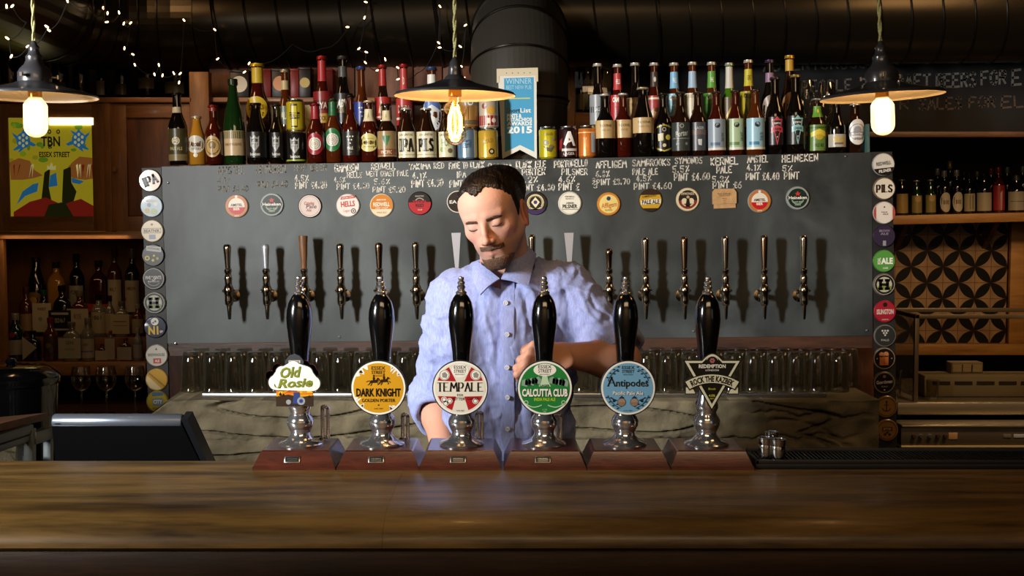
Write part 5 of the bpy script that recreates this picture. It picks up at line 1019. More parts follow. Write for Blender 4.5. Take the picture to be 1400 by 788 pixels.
can(750, 174.5, 217.5, 25, YF1, '#b8aa1c', 'yellow-green beer can with swirling grey figures beside the banner', [bC(-.3, .02, .35, '#8a8268', 7), bC(.3, -.15, .3, '#6d6a4c', 7), bP([(-.6, -.1), (-.2, -.3), (.3, -.35), (.7, -.1), (.2, -.2)], '#55502c'), bC(.5, .15, .2, '#8a8268', 6), bT('HELLES', .36, .10, 1.0, '#6b5c14')])
can(777.5, 174, 217, 26, YF1, '#2a1114', 'dark red beer can with a jagged white letter', [bP([(-.6, -.05), (-.1, .45), (.2, .45), (.75, -.12), (.45, -.12), (.3, .05), (-.1, .0), (-.3, -.12)], '#d8d0c4'), bP([(0, .2), (.18, .12), (-.02, .08)], '#2a1114'), bP([(-1.1, .1), (-.7, .2), (-.8, -.2), (-1.2, -.3)], '#8a1d22'), bR(-.8, -.32, .9, -.22, '#b9b0a4'), bT('LAGER', -.42, .10, 1.2, '#b9b0a4')])
can(803.5, 173, 216, 26, YF1, '#c26f2c', 'orange beer can with a pale upright panel', [bR(.35, -.4, .85, .35, '#9aa0a6'), bT('ORANGE', 0, .12, 1.0, '#e2a765', -.3, .02, PI/2), bR(-1.3, .36, 1.3, .40, '#e2a765')])
# narrow teal card standing at the shelf end
q = P(1183.5, 209, YF1); t = thing('menu_card', 'narrow teal card standing at the end of the bottle shelf', 'menu card', q, None, (0, ROLL, 0)); k = mpp(YF1)
b = MB(); b.prism([(-2*k, 0), (2*k, 0), (1.6*k, 38*k), (-1.6*k, 38*k)], -.03, .03, mat('teal_card', '#3c5a55', .7, var=.15, vscale=90)); b.build('card', t)
# stemmed glasses among the bottles
TG = thin_glass('clear_glass', '#f4f2ec', .95, .02)
def goblet(px, ytop, Y, w, label):
    q = P(px, ybase(px)-3, Y); k = mpp(Y); H = (ybase(px)-3-ytop)*k; R = w*k/2; t = thing('stemmed_glass', label, 'glass', q, 'stemmed glasses on the shelf', (0, ROLL, 0))
    b = MB(); b.lathe([(.0001, 0), (R*.8, 0), (R*.75, .003), (.006, .008), (.0045, H*.35), (.006, H*.5), (.010, H*.54)], TG, seg=24, caps=False); b.build('stem', t)
    b = MB(); b.lathe([(.0001, H*.535), (R*.5, H*.57), (R*.9, H*.68), (R, H*.78), (R*.94, H*.9), (R*.82, H), (R*.79, H), (R*.9, H*.9), (R*.96, H*.78)], TG, seg=28, caps=False); b.build('bowl', t)
goblet(1103, 112, 4.26, 24, 'stemmed beer glass behind the teal shield bottle'); goblet(1131, 115, 4.26, 25, 'stemmed beer glass behind the leaf-green label bottle')

# ------------------------------------------------------------------ award banner
YS = 4.13; q = P(708, 218, YS); k = mpp(YS)
t = thing('award_banner', 'blue and white swallow-tailed award banner in front of the upright duct', 'award banner', q, None, (0, ROLL*.6, 0))
def sp(px, py): r = P(px, py, YS); return (r.x-q.x, r.z-q.z)
WB = mat('banner_white_border', '#d8d3c6', .6); BLU = mat('banner_blue', '#3f97bf', .55)
b = MB(); b.prism([sp(687, 217), sp(711, 205), sp(734, 217.5), sp(735, 94), sp(682, 95)], -.003, .003, WB); b.build('banner_board', t)
b = MB(); b.prism([sp(680.5, 94), sp(737, 93), sp(737, 112), sp(733, 112), sp(733, 104), sp(684, 104), sp(684, 113), sp(680.5, 113)], -.0045, .0045, mat('banner_hanger', '#cdbfa0', .45)); b.build('top_clip', t)
b = MB(); mp = xz(-.0036); b.poly([sp(690.5, 208), sp(711, 198.5), sp(730.5, 208), sp(731, 106), sp(690.5, 107)], BLU, mp)
LBc = ink('#a9d3df'); mp2_ = xz(-.0042); cx = lambda y: sp(711, y)
def bt(s, y, h, w, m, **kw): x, z = sp(kw.pop('x', 710.7), y); b.text(s, x, z, h*k, m, mp2_, w=w*k, **kw)
bt('WINNER', 111, 7.5, 35, LBc, bold=.0); bt('BEST NEW PUB', 119.5, 5.5, 34, LBc, bold=-.005)
x0, z0 = sp(694, 135.5); x1, z1 = sp(726, 134); b.rect(x0, z0, x1, z1, ink('#c9c84f'), mp2_)
bt('Short', 151, 6, 19, ink('#14333f'), bold=.03, x=702.5); bt('List', 151, 6, 14.5, ink('#e6e6dc'), bold=.02, x=719.5)
for s_, y, h, w in (('PINTS &', 158.3, 4.6, 20), ('PISTACHIOS', 163.5, 4.6, 34), ('AWARDS', 169, 5, 34), ('2015', 177.5, 9, 34)): bt(s_, y, h, w, ink('#e6e6dc'), bold=.04, x=711 if w > 30 else 704)
for i in range(5): bx, bz = sp(694+8*i, 100); b.circ(bx, bz, .7*k, ink('#3a3227'), xz(-.0048), 8)
b.build('lettering', t)
# ================================================================== pint glasses on the ledge
PG = thin_glass('pint_glass', '#e9e6da', .6, .05, frost=.08, base=.05)
proto = None
def pint(px, Y, label):
    global proto
    zb = LZ+.0005; ref = P(px, 530, Y)
    if proto is None:
        t = thing('pint_glass', label, 'glass', (ref.x, Y, zb), 'upturned glasses on the concrete ledge')
        H, r0, r1 = .128, .0345, .026
        b = MB(); b.lathe([(r0, 0), (r0+.0008, .002), (r0, .004), (r0-.002, .02), (r1+.004, H*.7), (r1, H-.004), (r1-.003, H), (.0001, H), (.0001, H-.009), (r1-.004, H-.010), (r0-.004, .02), (r0-.002, 0)], PG, seg=22, caps=False); b.build('glass_wall', t)
        b = MB(); b.lathe([(r1-.001, H-.001), (r1+.0005, H), (r1-.002, H+.002), (r1-.006, H+.0022), (.0001, H+.001)], PG, seg=22, caps=False); b.build('glass_base', t)
        proto = t; return t
    c = copy_tree(proto); c.location = (ref.x, Y, zb); c['label'] = label; return c
xs = [262+29.2*i for i in range(12)]+[796+29.2*i for i in range(13)]
for i, x in enumerate(xs):
    if 585 < x < 785: continue
    pint(x, 3.80, 'upturned pint glass in the front row along the concrete ledge')
for i, x in enumerate(xs):
    if 575 < x+14 < 790: continue
    pint(x+14, 3.90, 'upturned pint glass in the second row of the concrete ledge')

# ================================================================== left: cupboards, lit painted pane, spirits
YC = 4.6
PINE = wood('old_pine', '#6b421f', '#a8723c', (5, 5, .8), 3.5, .5, .1, True, .12)
PINEH = wood('old_pine_level', '#6b421f', '#a8723c', (.8, 5, 5), 3.5, .5, .1, True, .12)
REDB = wood('reddish_boards', '#4a2714', '#7d4a2a', (5, 5, .7), 4, .55, 0, True, .15)
def R2(x0, y0, x1, y1, Y):      # pixel rectangle -> x0, x1, z0, z1 at distance Y
    a, b_ = P(x0, y1, Y), P(x1, y0, Y); return a.x, b_.x, a.z, b_.z
def bar3(b, x0, y0, x1, y1, Y, dep, m, bev=.003):
    xa, xb_, za, zb_ = R2(x0, y0, x1, y1, Y); b.box(((xa+xb_)/2, Y+dep/2-YC, (za+zb_)/2), (xb_-xa, dep, zb_-za), m, bev=bev)
cab = thing('wall_cupboard', 'old pine wall cupboard with a lit painted glass door above the spirit bottles', 'cupboard', (0, YC, 0))
b = MB(); bar3(b, -60, 133, 262, 140, YC-.02, .62, PINEH); bar3(b, -60, 317, 224, 327, YC-.025, .40, PINEH); bar3(b, 144, 140, 150, 318, YC-.006, .05, PINE); bar3(b, 262, 98, 285, 330, YC-.02, .05, PINE)
b.build('carcass', cab)
b = MB(); bar3(b, -60, 140, 285, 318, YC+.20, .02, REDB); b.build('cupboard_back', cab)
def door(x0, y0, x1, y1, px0, py0, px1, py1, nm):
    b = MB(); bar3(b, x0, y0, px0, y1, YC, .03, PINE); bar3(b, px1, y0, x1, y1, YC, .03, PINE)
    bar3(b, px0, y0, px1, py0, YC+.0005, .029, PINEH); bar3(b, px0, py1, px1, y1, YC+.0005, .029, PINEH); return b.build(nm, cab)
d1 = door(-52, 142, 143.5, 316, 10, 161, 128, 296, 'painted_glass_door')
d2 = door(151, 142, 261, 316, 172, 161, 246, 296, 'panel_door')
b = MB(); bar3(b, 173, 162, 245, 295, YC+.012, .008, REDB); b.build('door_panel', d2)
b = MB(); b.lathe([(.0001, .02), (.010, .018), (.012, .012), (.006, .004), (.007, 0)], PINE, (P(158, 232, YC).x, 0, P(158, 232, YC).z), 14, Matrix.Rotation(PI/2, 3, 'X')); b.build('knob', d2)
# the painted pane with a tube lamp behind its upper edge
def trl(name, h): return mat(name, h, .4, emit=.28, coat=.3)      # glass paint with its backlight put in as a faint glow
GY, GG, GBl, GBr, GDk, GRd = trl('glass_paint_yellow', '#c9b92a'), trl('glass_paint_green', '#6f9a2a'), trl('glass_paint_blue', '#2f7fb8'), trl('glass_paint_brown', '#a86a32'), trl('glass_paint_dark', '#26280c'), trl('glass_paint_red', '#8a2418')
GWh = trl('glass_paint_pale', '#e6e0a0'); GLt = trl('glass_paint_olive', '#a8a424')
def pq(x, y, dy=0): r = P(x, y, YC); return (r.x, r.z)
b = MB(); Yq = .006
b.prism([pq(10, 296), pq(128, 296), pq(128, 161), pq(10, 161)], Yq, Yq+.004, GY); pane = b.build('painted_pane', d1)
b = MB(); lay = lambda i: xz(Yq-.0004-.0003*i); rg = random.Random(8)
pl = lambda pts, m, i: b.poly([pq(x, y) for x, y in pts], m, lay(i))
def blob(x, y, rx, ry, m, i, n=14, a=0.0):
    pts = []
    for k in range(n):
        t_ = 2*PI*k/n; u, v_ = rx*math.cos(t_), ry*math.sin(t_); pts.append((x+u*math.cos(a)-v_*math.sin(a), y+u*math.sin(a)+v_*math.cos(a)))
    pl(pts, m, i)
for _ in range(26): blob(rg.uniform(14, 60) if rg.random() < .6 else rg.uniform(96, 124), rg.uniform(166, 235), rg.uniform(2, 7), rg.uniform(2, 5), rg.choice((GG, GLt, GG)), 0, 9)
def turtle(x, y, s, fl, i):
    q = lambda pts: [(x+fl*u*s, y+v_*s) for u, v_ in pts]
    for fp_ in ([(-.5, -.5), (-1.0, -1.1), (-.55, -.9), (-.1, -.7)], [(.5, -.4), (1.3, -.9), (1.1, -.5), (.75, -.1)], [(-.8, .1), (-1.5, .5), (-1.2, .7), (-.6, .5)], [(.3, .8), (.6, 1.4), (.2, 1.2), (-.1, .9)], [(.55, .55), (1.2, 1.1), (.9, 1.15), (.3, .9)], [(-.35, -.75), (0, -1.25), (.3, -.75)]): pl(q(fp_), GBl, i)
    blob(x, y, .8*s, .92*s, GBl, i)
    for u, v_ in ((0, 0), (-.4, -.3), (.4, -.3), (-.4, .3), (.4, .3), (0, -.6), (0, .6)): blob(x+u*s, y+v_*s, .17*s, .21*s, GWh, i+1, 6)
turtle(31, 192, 12, -1, 1); turtle(107, 191, 12, 1, 1)
pl([(12, 222), (25, 216), (40, 220), (46, 232), (58, 240), (44, 244), (30, 246), (14, 246)], GBr, 1); pl([(128, 216), (108, 214), (98, 222), (86, 236), (100, 244), (116, 246), (128, 244)], GBr, 1)
for _ in range(16): x = rg.choice((rg.uniform(14, 44), rg.uniform(100, 126))); pl([(x, 226), (x+2, 224), (x+rg.uniform(-3, 3), 244)], GWh if rg.random() < .35 else GRd, 2)
pl([(22, 280), (30, 262), (44, 252), (52, 250), (50, 262), (34, 268)], GBl, 2); pl([(68, 240), (76, 236), (78, 254), (66, 256)], GBl, 2); pl([(97, 243), (114, 248), (108, 252), (98, 250)], GBl, 2)
pl([(56, 272), (60, 236), (68, 230), (66, 256), (70, 276)], GDk, 2); pl([(84, 276), (86, 232), (96, 228), (97, 250), (104, 262), (98, 282)], GDk, 2)
pl([(18, 290), (40, 276), (62, 270), (84, 280), (110, 272), (128, 282), (128, 296), (18, 296)], GRd, 3); pl([(60, 296), (66, 280), (88, 276), (100, 296)], GDk, 4)
for s_, x, y, h, w in (('TBN', 68.5, 193, 13, 26), ('ESSEX STREET', 74, 211, 7, 42), ('B', 68, 200.5, 5, 5)):
    c_ = pq(x, y); b.text(s_, c_[0], c_[1], h*mpp(YC), GDk, lay(5), w=w*mpp(YC), bold=.03)
for x in (67, 79): blob(x, 180, 2.6, 3.2, GDk, 5); blob(x, 180, 1.2, 1.5, GY, 6)
pl([(64, 232), (64, 226), (67, 229), (69.5, 222), (72, 229), (75, 226), (75, 232)], GWh, 5)
b.build('glass_painting', pane)
b = MB(); xa, xb_, za, zb_ = R2(67, 161, 127.5, 171, YC); b.box(((xa+xb_)/2, .001, (za+zb_)/2), (xb_-xa, .006, zb_-za), mat('lamp_diffuser', '#fff3b8', .5, emit=2.6), bev=.0015); b.build('strip_lamp', d1)
l = bpy.data.lights.new('pane_light', 'AREA'); l.shape = 'RECTANGLE'; l.size = .30; l.size_y = .03; l.energy = 0.6; l.color = (1, .92, .62)
o = bpy.data.objects.new('pane_light', l); COL.objects.link(o); o.parent = cab; o.location = ((xa+xb_)/2, .10, zb_-.02); o.rotation_euler = (math.radians(-35), 0, 0)

# wine bottles along the top of the cupboard
WL = ['#8f8472', '#a39a88', '#7d7261', '#98907d', '#857a68', '#a0917a', '#8f8676']
for i, (x, w, lc, z0, z1) in enumerate(((15, 30, '#5a3d28', .02, .15), (57, 24, '#2b1c14', .05, .13), (83, 25, '#6b5d49', .03, .17), (111, 24, '#17120f', .05, .1), (139, 15, '#a9a294', .02, .19), (167, 22, '#6d6255', .02, .15), (202, 30, '#9a9080', .09, .22), (241, 36, '#a39a86', .03, .17))):
    bottle(x, 132.5, 5.06+(i % 2)*.02, w*.85, 112, 'wine', 'dark', '#1c1512', (z0, z1, lc, 1.0), ['wine bottle with brown label on the cupboard top above the frosted lamp', 'plain dark wine bottle on the cupboard top behind the frosted lamp', 'wine bottle with dull tan label on the cupboard top right of the frosted lamp', 'dark wine bottle without a clear label on the cupboard top', 'slim wine bottle with white upright label on the cupboard top', 'wine bottle with grey label on the cupboard top over the panel door', 'wine bottle with a raised pale label on the cupboard top', 'broad wine bottle with a wide cream label at the cupboard top end'][i], 'wine bottles along the cupboard top', rot=0, name='wine_bottle', seg=16)

# boarded wall and red tins behind the shelf bottles
bw = thing('plank_partition', 'brown plank partition behind the bottles on the tap board', 'partition', (0, 4.72, 0)); b = MB(); xa, xb_ = P(285, 100, 4.72).x, P(645, 100, 4.72).x
for i in range(9):
    w_ = (xb_-xa)/9; b.box((xa+w_*(i+.5), 0.01, 1.9), (w_-.004, .02, 1.3), REDB, bev=.002)
b.build('planks', bw); b = MB(); b.box(((xa+xb_)/2, -.055, P(400, 138, 4.66).z), (xb_-xa, .11, .018), PINEH, bev=.003); b.build('narrow_shelf', bw)
ZS = P(400, 138, 4.66).z+.0095
TINR, TIND = mat('red_tin', '#7d1f1c', .4, .1), mat('dark_tin', '#1a1410', .4)
def tin(x, w, h, m, ring_, label, circ=None, Y=4.655):
    r = P(x, 130, Y); k = mpp(Y); t = thing('storage_tin', label, 'tin', (r.x, Y, ZS), 'tins on the narrow shelf'); ww, hh = w*k, h*k
    b = MB(); b.box((0, 0, hh/2), (ww, .07, hh), m, bev=.004); b.build('tin_body', t); b = MB(); b.box((0, 0, hh+.003), (ww*1.03, .074, .010), m, bev=.003); b.build('tin_lid', t)
    if circ: b = MB(); b.circ(0, hh*.52, min(ww*.42, hh*.42), mat('tin_label_'+circ[1:], circ, .35, .4), xz(-.0356), 22); b.build('tin_label', t)
tin(330, 26, 34, TIND, 0, 'dark tin with a pale label behind the green sparkling-wine bottle', '#a89a82'); tin(362, 22, 36, TINR, 0, 'plain red tin behind the large yellow-necked bottle'); tin(386, 24, 36, TIND, 0, 'dark tin with a copper disc behind the amber bottle', '#a8714a'); tin(405, 12, 36, TINR, 0, 'narrow red tin behind the yellow can'); tin(419, 16, 38, TIND, 0, 'dark tin with a brass disc beside the red-waxed bottle', '#a08a4c'); tin(447, 20, 36, TINR, 0, 'red tin behind the red-waxed bottle')
r = P(420, 175, 4.5); t = thing('cream_card', 'cream card with a gold swirl standing between the yellow can and the red-waxed bottle', 'card', (r.x, 4.40, SHZ(r.x)+.001+0), None); k = mpp(4.40)
b = MB(); b.box((0, 0, 45*k), (36*k, .006, 90*k), mat('cream_card', '#c9b482', .7)); b.build('card_sheet', t)
b = MB(); b.tube([(12*k*math.cos(a)*(1-a/9), -.0035, 62*k+14*k*math.sin(a)*(1-a/9)) for a in [i*.5 for i in range(14)]], .003, mat('gold_swirl', '#e0cf9a', .4, .4), 5); b.build('swirl', t)

# spirit shelf below the cupboard
YSH = 4.62
sh = thing('spirit_shelf', 'pine shelf unit with stepped risers holding the spirit bottles below the cupboard', 'shelf', (0, YSH, 0))
def b3(b, x0, y0, x1, y1, Y, dep, m, o=YSH, bev=.003):
    xa, xb_, za, zb_ = R2(x0, y0, x1, y1, Y); b.box(((xa+xb_)/2, Y+dep/2-o, (za+zb_)/2), (xb_-xa, dep, zb_-za), m, bev=bev)
DP = wood('shadowed_pine', '#5a3318', '#7d4c28', (5, 5, .8), 3.5, .55)  # pine darkened so the recess's shade is in its colour
b = MB(); b3(b, -40, 496.5, 199, 514, YSH-.04, .42, PINEH); b.build('shelf_board', sh)
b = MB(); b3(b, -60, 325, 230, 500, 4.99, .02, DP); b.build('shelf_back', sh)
b = MB(); b3(b, -40, 326, 4, 497, YSH-.03, .03, PINE); b.build('shelf_side', sh)
b = MB(); zsh = P(100, 496.5, YSH-.04).z
for d0, h in ((.115, .085), (.235, .165)):
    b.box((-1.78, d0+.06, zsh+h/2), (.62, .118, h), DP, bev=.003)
b.build('stepped_riser', sh)
LABW = '#b3a58c'
sp_ = [ # x, top, w, tier, shape, glass, cap, label, text
 (22, 428, 24, 0, 'wine', 'green', '#b5aa98', (.14, .45, '#8f8474', 1.3), 'squat green gin bottle with white cap, grey label and red seal on the lower tier', [bC(0, .85, .35, '#8a1d1a')]),
 (45, 452, 24, 0, 'square', 'blue', '#0f0f14', None, 'dark square bottle with a pale triangular label pointing sideways', None),
 (70, 434, 20, 0, 'wine', 'amber', '#8a1d1a', (.18, .56, '#3a2a1a', 1.1, 1), 'amber bottle with dark oval label and red cap', [bC(0, 0, .4, '#6d5a36')]),
 (99, 440, 25, 0, 'square', 'clear', '#8a8272', (.08, .60, '#a8a08a', 1.3), 'clear square bottle with a big pale label of green lettering', [bT('GIN', .28, .18, .9, '#4f6b45'), bT('LONDON', -.05, .10, 1.1, '#6d7a5c'), bC(0, -.3, .3, '#8aa07a', 8)]),
 (121, 434, 20, 0, 'wine', 'clear', '#9a9284', (.08, .52, '#a59a8a', 1.3), 'slim clear bottle with pale label and long bare neck', [bT('DRY', .2, .14, .8, '#7a3a34'), bR(-1, -.2, 1, -.12, '#6d6a8a')]),
 (140, 470, 13, 0, 'square', 'red', '#8f1f1c', (.05, .62, '#b0a692', 1.3), 'small white-labelled bitters bottle with red cap', None),
 (152, 452, 11, 0, 'square', 'clear', '#a32a22', (.05, .75, '#a89e8c', 1.3), 'thin tall white tube bottle between the small bitters bottles', None),
 (172, 462, 16, 0, 'square', 'red', '#9a2320', (.05, .62, '#9c927e', 1.3), 'bitters bottle with wide red cap and pale label', None),
 (189, 448, 14, 0, 'wine', 'clear', '#b3a58c', (.1, .5, '#8a7f6a', 1.3), 'clear bottle at the strip end of the lower tier', None),
 (37, 392, 20, 1, 'wine', 'amber', '#5a3a22', (.12, .46, '#8a6a44', 1.3), 'amber whisky bottle with tan label on the middle tier by the shelf side', None),
 (61, 396, 21, 1, 'square', 'dark', '#2a5a2a', (.10, .72, '#b0a284', 1.3), 'dark bottle with green neck and large cream label on the middle tier', [bT('WHISKEY', .3, .1, 1.2, '#4a3a24'), bC(-.2, -.05, .3, '#7d8a5a', 8)]),
 (86, 390, 25, 1, 'square', 'dark', '#15110e', (.08, .52, '#1d1a17', 1.3), 'square dark whiskey bottle with black and white label', [bT('OLD No 7', .05, .20, 1.2, '#a59e90'), bR(-1, .3, 1, .4, '#a59e90'), bR(-1, -.4, 1, -.32, '#a59e90')]),
 (110, 398, 24, 1, 'square', 'amber', '#8a7a5c', (.06, .62, '#a5977c', 1.3), 'amber bottle with cream label behind the slim clear bottle', [bT('RYE', .2, .2, .9, '#6d5a3a')]),
 (136, 402, 22, 1, 'wine', 'clear', '#1a1512', (.08, .58, '#a09274', 1.3), 'clear bottle with lettered cream label and black cap on the middle tier', [bT('1861', .25, .2, 1.2, '#4a3c28')]),
 (151, 404, 14, 1, 'wine', 'clear', '#2a2420', (.08, .56, '#978a70', 1.3), 'slim clear bottle with dark cap on the middle tier', None),
 (167, 412, 21, 1, 'square', 'clear', '#7d7464', (.08, .64, '#a89a78', 1.3), 'clear bottle with yellowed label on the middle tier', [bR(-.9, .1, .9, .16, '#6d6248'), bR(-.9, -.1, .9, -.06, '#6d6248')]),
 (189, 416, 17, 1, 'wine', 'amber', '#b5aa98', (.1, .55, '#8f8266', 1.3), 'amber bottle with pale cap at the strip end of the middle tier', None),
 (51, 352, 27, 2, 'champ', 'dark', '#2a2018', (.10, .40, '#7d5f28', 1.1, 1), 'round-shouldered dark rum bottle with gold oval label on the top tier', [bC(0, 0, .4, '#b08a3a')]),
 (78, 358, 25, 2, 'square', 'gold', '#2a2018', None, 'flask of golden whisky with dark stopper on the top tier', None),
 (106, 347, 22, 2, 'wine', 'dark', '#14110e', (.12, .48, '#8f8a7d', 1.2), 'tall dark bottle with small pale label on the top tier', [bT('PORT', .2, .2, 1.0, '#2d2a24')]),
 (136, 356, 25, 2, 'square', 'red', '#2a1a12', (.05, .2, '#a5382a', 1.3), 'square bottle of red-brown bourbon with black stopper on the top tier', None),
 (158, 338, 20, 2, 'wine', 'amber', '#5a2a18', (.04, .52, '#b5a78c', 1.3), 'tall amber bottle with long cream label on the top tier', [bT('MALT', .2, .12, 1.0, '#6d4a2a')]),
 (182, 340, 21, 2, 'wine', 'green', '#8a8272', (.04, .52, '#b3a890', 1.3), 'tall green bottle with long cream label beside the badge strip', [bT('JAMESON', .25, .10, 1.3, '#4a3c28'), bC(-.9, -.1, .25, '#8a1d1a')])]
for x, top, w, tier, s_, g_, c_, lb, tx, art in sp_:
    Y = (YSH+.03, YSH+.165, YSH+.29)[tier]; h = (0, .085, .165)[tier]; zb = zsh+h+.0005
    v_ = (zb-CAMZ)/Y; pyb = 394-F*math.tan(math.atan(v_)+PITCH); kx = 1
    t = bottle(x, pyb, Y, w*.94, pyb-top, s_, g_, c_, lb, tx, 'spirit bottles on the stepped shelf', art or (), None, 'spirit_bottle', rot=0, seg=16); t.location.z = zb
    if x == 45:
        k = mpp(Y); b = MB(); R = w*.94*k/2; b.prism([(-R*.9, .05*.1), (-R*.9, .10), (R*.85, .055)], -R*.8-.0012, -R*.8-.0003, ink('#b0a48c')); b.build('label', t)

# till, bucket, fridge, glasses on the customer's left
BLKP = mat('till_black_plastic', '#15161a', .3, 0, bump=.02, bscale=300); BLKS = mat('till_glossy_back', '#070708', .35)
YT = 2.58; q = P(160, 634, YT); t = thing('till_screen', 'black touch-screen till seen from behind, tilted, at the end of the bar', 'till', (q.x, YT, 1.0))
def tp_(x, y, Y): r = P(x, y, Y); return Vector((r.x-q.x, Y-YT, r.z-1.0))
a_, b_2, c_, d_ = tp_(71, 583, 2.55), tp_(249, 583, 2.55), tp_(287, 660, 2.62), tp_(78, 660, 2.62)
n_ = Vector((0, .034, .018))
b = MB(); b.hexa([d_, c_, b_2, a_], [d_+n_, c_+n_, b_2+n_, a_+n_], BLKS); b.build('screen_back', t, fix=True)
b = MB(); tl, tr_ = tp_(70, 578, 2.55), tp_(247, 578, 2.55); rr = []
M = Matrix.Rotation(PI/2, 3, 'Y')
b.lathe([(.0001, 0), (.0150, 0), (.0168, .003), (.0168, tr_.x-tl.x-.003), (.0150, tr_.x-tl.x), (.0001, tr_.x-tl.x)], mat('till_lit_edge', '#5d646e', .3, .6), (tl.x, tl.y+.016, tl.z), 24, M, caps=False); b.build('rounded_top_edge', t)  # top bevel's catch of light put into a paler metal
b = MB(); e0, e1 = tp_(248, 573, 2.55), tp_(289, 660, 2.62); b.hexa([e0+Vector((0, -.004, 0)), e0+Vector((.014, -.004, 0)), e1+Vector((.014, -.004, 0)), e1+Vector((0, -.004, 0))], [e0+Vector((0, .04, .01)), e0+Vector((.014, .04, .01)), e1+Vector((.014, .04, .01)), e1+Vector((0, .04, .01))], BLKP); b.build('side_bezel', t, fix=True)
b = MB(); b.box((0, .12, .02), (.16, .14, .05), BLKP, bev=.01); b.box((0, .10, -.48), (.12, .10, .95), BLKP, bev=.01); b.build('till_stand', t)
b = MB(); b.box(tuple(tp_(75, 579.5, 2.55)+Vector((.006, -.0012, 0))), (.012, .001, .003), mat('led_strip', '#0d0d10', .3)); b.build('status_light', t)
YI = 3.34; q = P(18, 600, YI); t = thing('ice_bucket', 'round black lidded ice bucket in the dark corner behind the till', 'ice bucket', (q.x, YI, .86))
k = mpp(YI); ztop = P(18, 500, YI).z-.86
b = MB(); b.lathe([(.0001, 0), (.105, 0), (.115, .01), (.128, ztop-.05), (.0001, ztop-.05)], BLACKGLOSS, seg=36, caps=False); b.build('bucket', t)
b = MB(); b.lathe([(.131, ztop-.052), (.134, ztop-.048), (.134, ztop-.03), (.125, ztop-.02), (.10, ztop-.004), (.06, ztop+.002), (.0001, ztop+.004)], BLACKGLOSS, seg=36, caps=False); b.build('lid', t)
b = MB(); b.lathe([(.0001, ztop+.003), (.012, ztop+.004), (.016, ztop+.012), (.012, ztop+.02), (.0001, ztop+.022)], BLACKGLOSS, (0, 0, 0), 16, caps=False); b.build('lid_knob', t)
slabm = wood('back_counter_wood', '#3a2415', '#5f3c22', (1, 6, 6), 4, .5)
bc = thing('back_counter', 'dark back counter under the spirit shelf', 'counter', (-2.1, 3.9, 0)); b = MB(); b.box((.0, .02, .845), (1.5, 1.7, .03), slabm, bev=.004); b.build('counter_top', bc); b = MB(); b.box((0, .06, .415), (1.44, 1.6, .828), WALLM); b.build('counter_body', bc)
# glass-fronted bottle fridge at the far end
FG = mat('fridge_grey_metal', '#6d7478', .35, .6); YG = 2.75
fr = thing('bottle_fridge', 'low grey metal framed glass chiller at the edge of the picture beside the till', 'chiller', (P(20, 600, YG).x, YG, 0))
def fb(b, pts, th, m):
    for (x0, y0, Y0), (x1, y1, Y1) in zip(pts, pts[1:]):
        A_, B_3 = P(x0, y0, Y0)-fr.location, P(x1, y1, Y1)-fr.location; d = (B_3-A_); R = d.to_track_quat('X', 'Z').to_matrix(); b.box((A_+B_3)/2, (d.length, th, th), m, R, .002)
b = MB(); fb(b, [(-40, 612, 2.60), (41, 586, 2.80)], .022, FG); fb(b, [(41, 586, 2.80), (41, 700, 2.80)], .022, FG); fb(b, [(41, 600, 2.80), (66, 592, 2.95)], .03, FG); fb(b, [(-40, 626, 2.60), (41, 598, 2.80)], .016, FG); fb(b, [(66, 592, 2.95), (66, 700, 2.95)], .02, FG); b.build('metal_frame', fr)
b = MB(); A_ = [P(-40, 626, 2.60), P(34, 604, 2.79), P(34, 700, 2.79), P(-40, 710, 2.60)]; b.hexa([p-fr.location for p in A_], [p-fr.location+Vector((.0, .006, 0)) for p in A_], TG); b.build('glass_front', fr)
b = MB(); A_ = [P(-40, 600, 2.60), P(40, 580, 2.80), P(66, 574, 2.95), P(-20, 582, 2.95)]; b.hexa([p-fr.location for p in A_], [p-fr.location+Vector((0, 0, .018)) for p in A_], slabm); b.build('wooden_top', fr)
for i, (x, y) in enumerate(((0, 618), (32, 616))):
    r_ = P(x, 640, 2.86); t = thing('clear_bottle', ['upright clear bottle inside the grey chiller nearer the picture edge', 'upright clear bottle inside the grey chiller nearer the frame post'][i], 'bottle', (r_.x, 2.86+.03*i, .80), 'clear bottles in the chiller')
    b = MB(); b.lathe([(.0001, 0), (.022, 0), (.024, .004), (.024, .12), (.012, .17), (.012, .20), (.0001, .20)], mat('cool_glass', '#9fb3b3', .1, 0, coat=.6), seg=16, caps=False); b.build('glass_body', t); b = MB(); b.lathe([(.0135, .19), (.0135, .205), (.0001, .205)], CHROME, seg=14, caps=False); b.build('cap', t)
b = MB(); b.box((0, .15, .785), (.35, .3, .02), FG); b.box((0, .15, .39), (.34, .28, .77), BLKP); b.build('chiller_body', fr)
for i, (x, y) in enumerate(((112, 545), (146, 541), (185, 545))):
    Y = 4.35; r_ = P(x, 555, Y); t = thing('wine_glass', ['wine glass in the dark gap under the spirit shelf, nearest the ice bucket', 'wine glass in the dark gap under the middle of the spirit shelf', 'wine glass in the dark gap beside the badge strip'][i], 'glass', (r_.x, Y, .8605), 'wine glasses under the spirit shelf')
    b = MB(); b.lathe([(.0001, 0), (.032, 0), (.03, .003), (.004, .008), (.0035, .08), (.006, .085)], TG, seg=20, caps=False); b.build('stem', t); b = MB(); b.lathe([(.0001, .085), (.022, .095), (.036, .12), (.038, .15), (.033, .18), (.032, .18), (.037, .15)], TG, seg=22, caps=False); b.build('bowl', t)

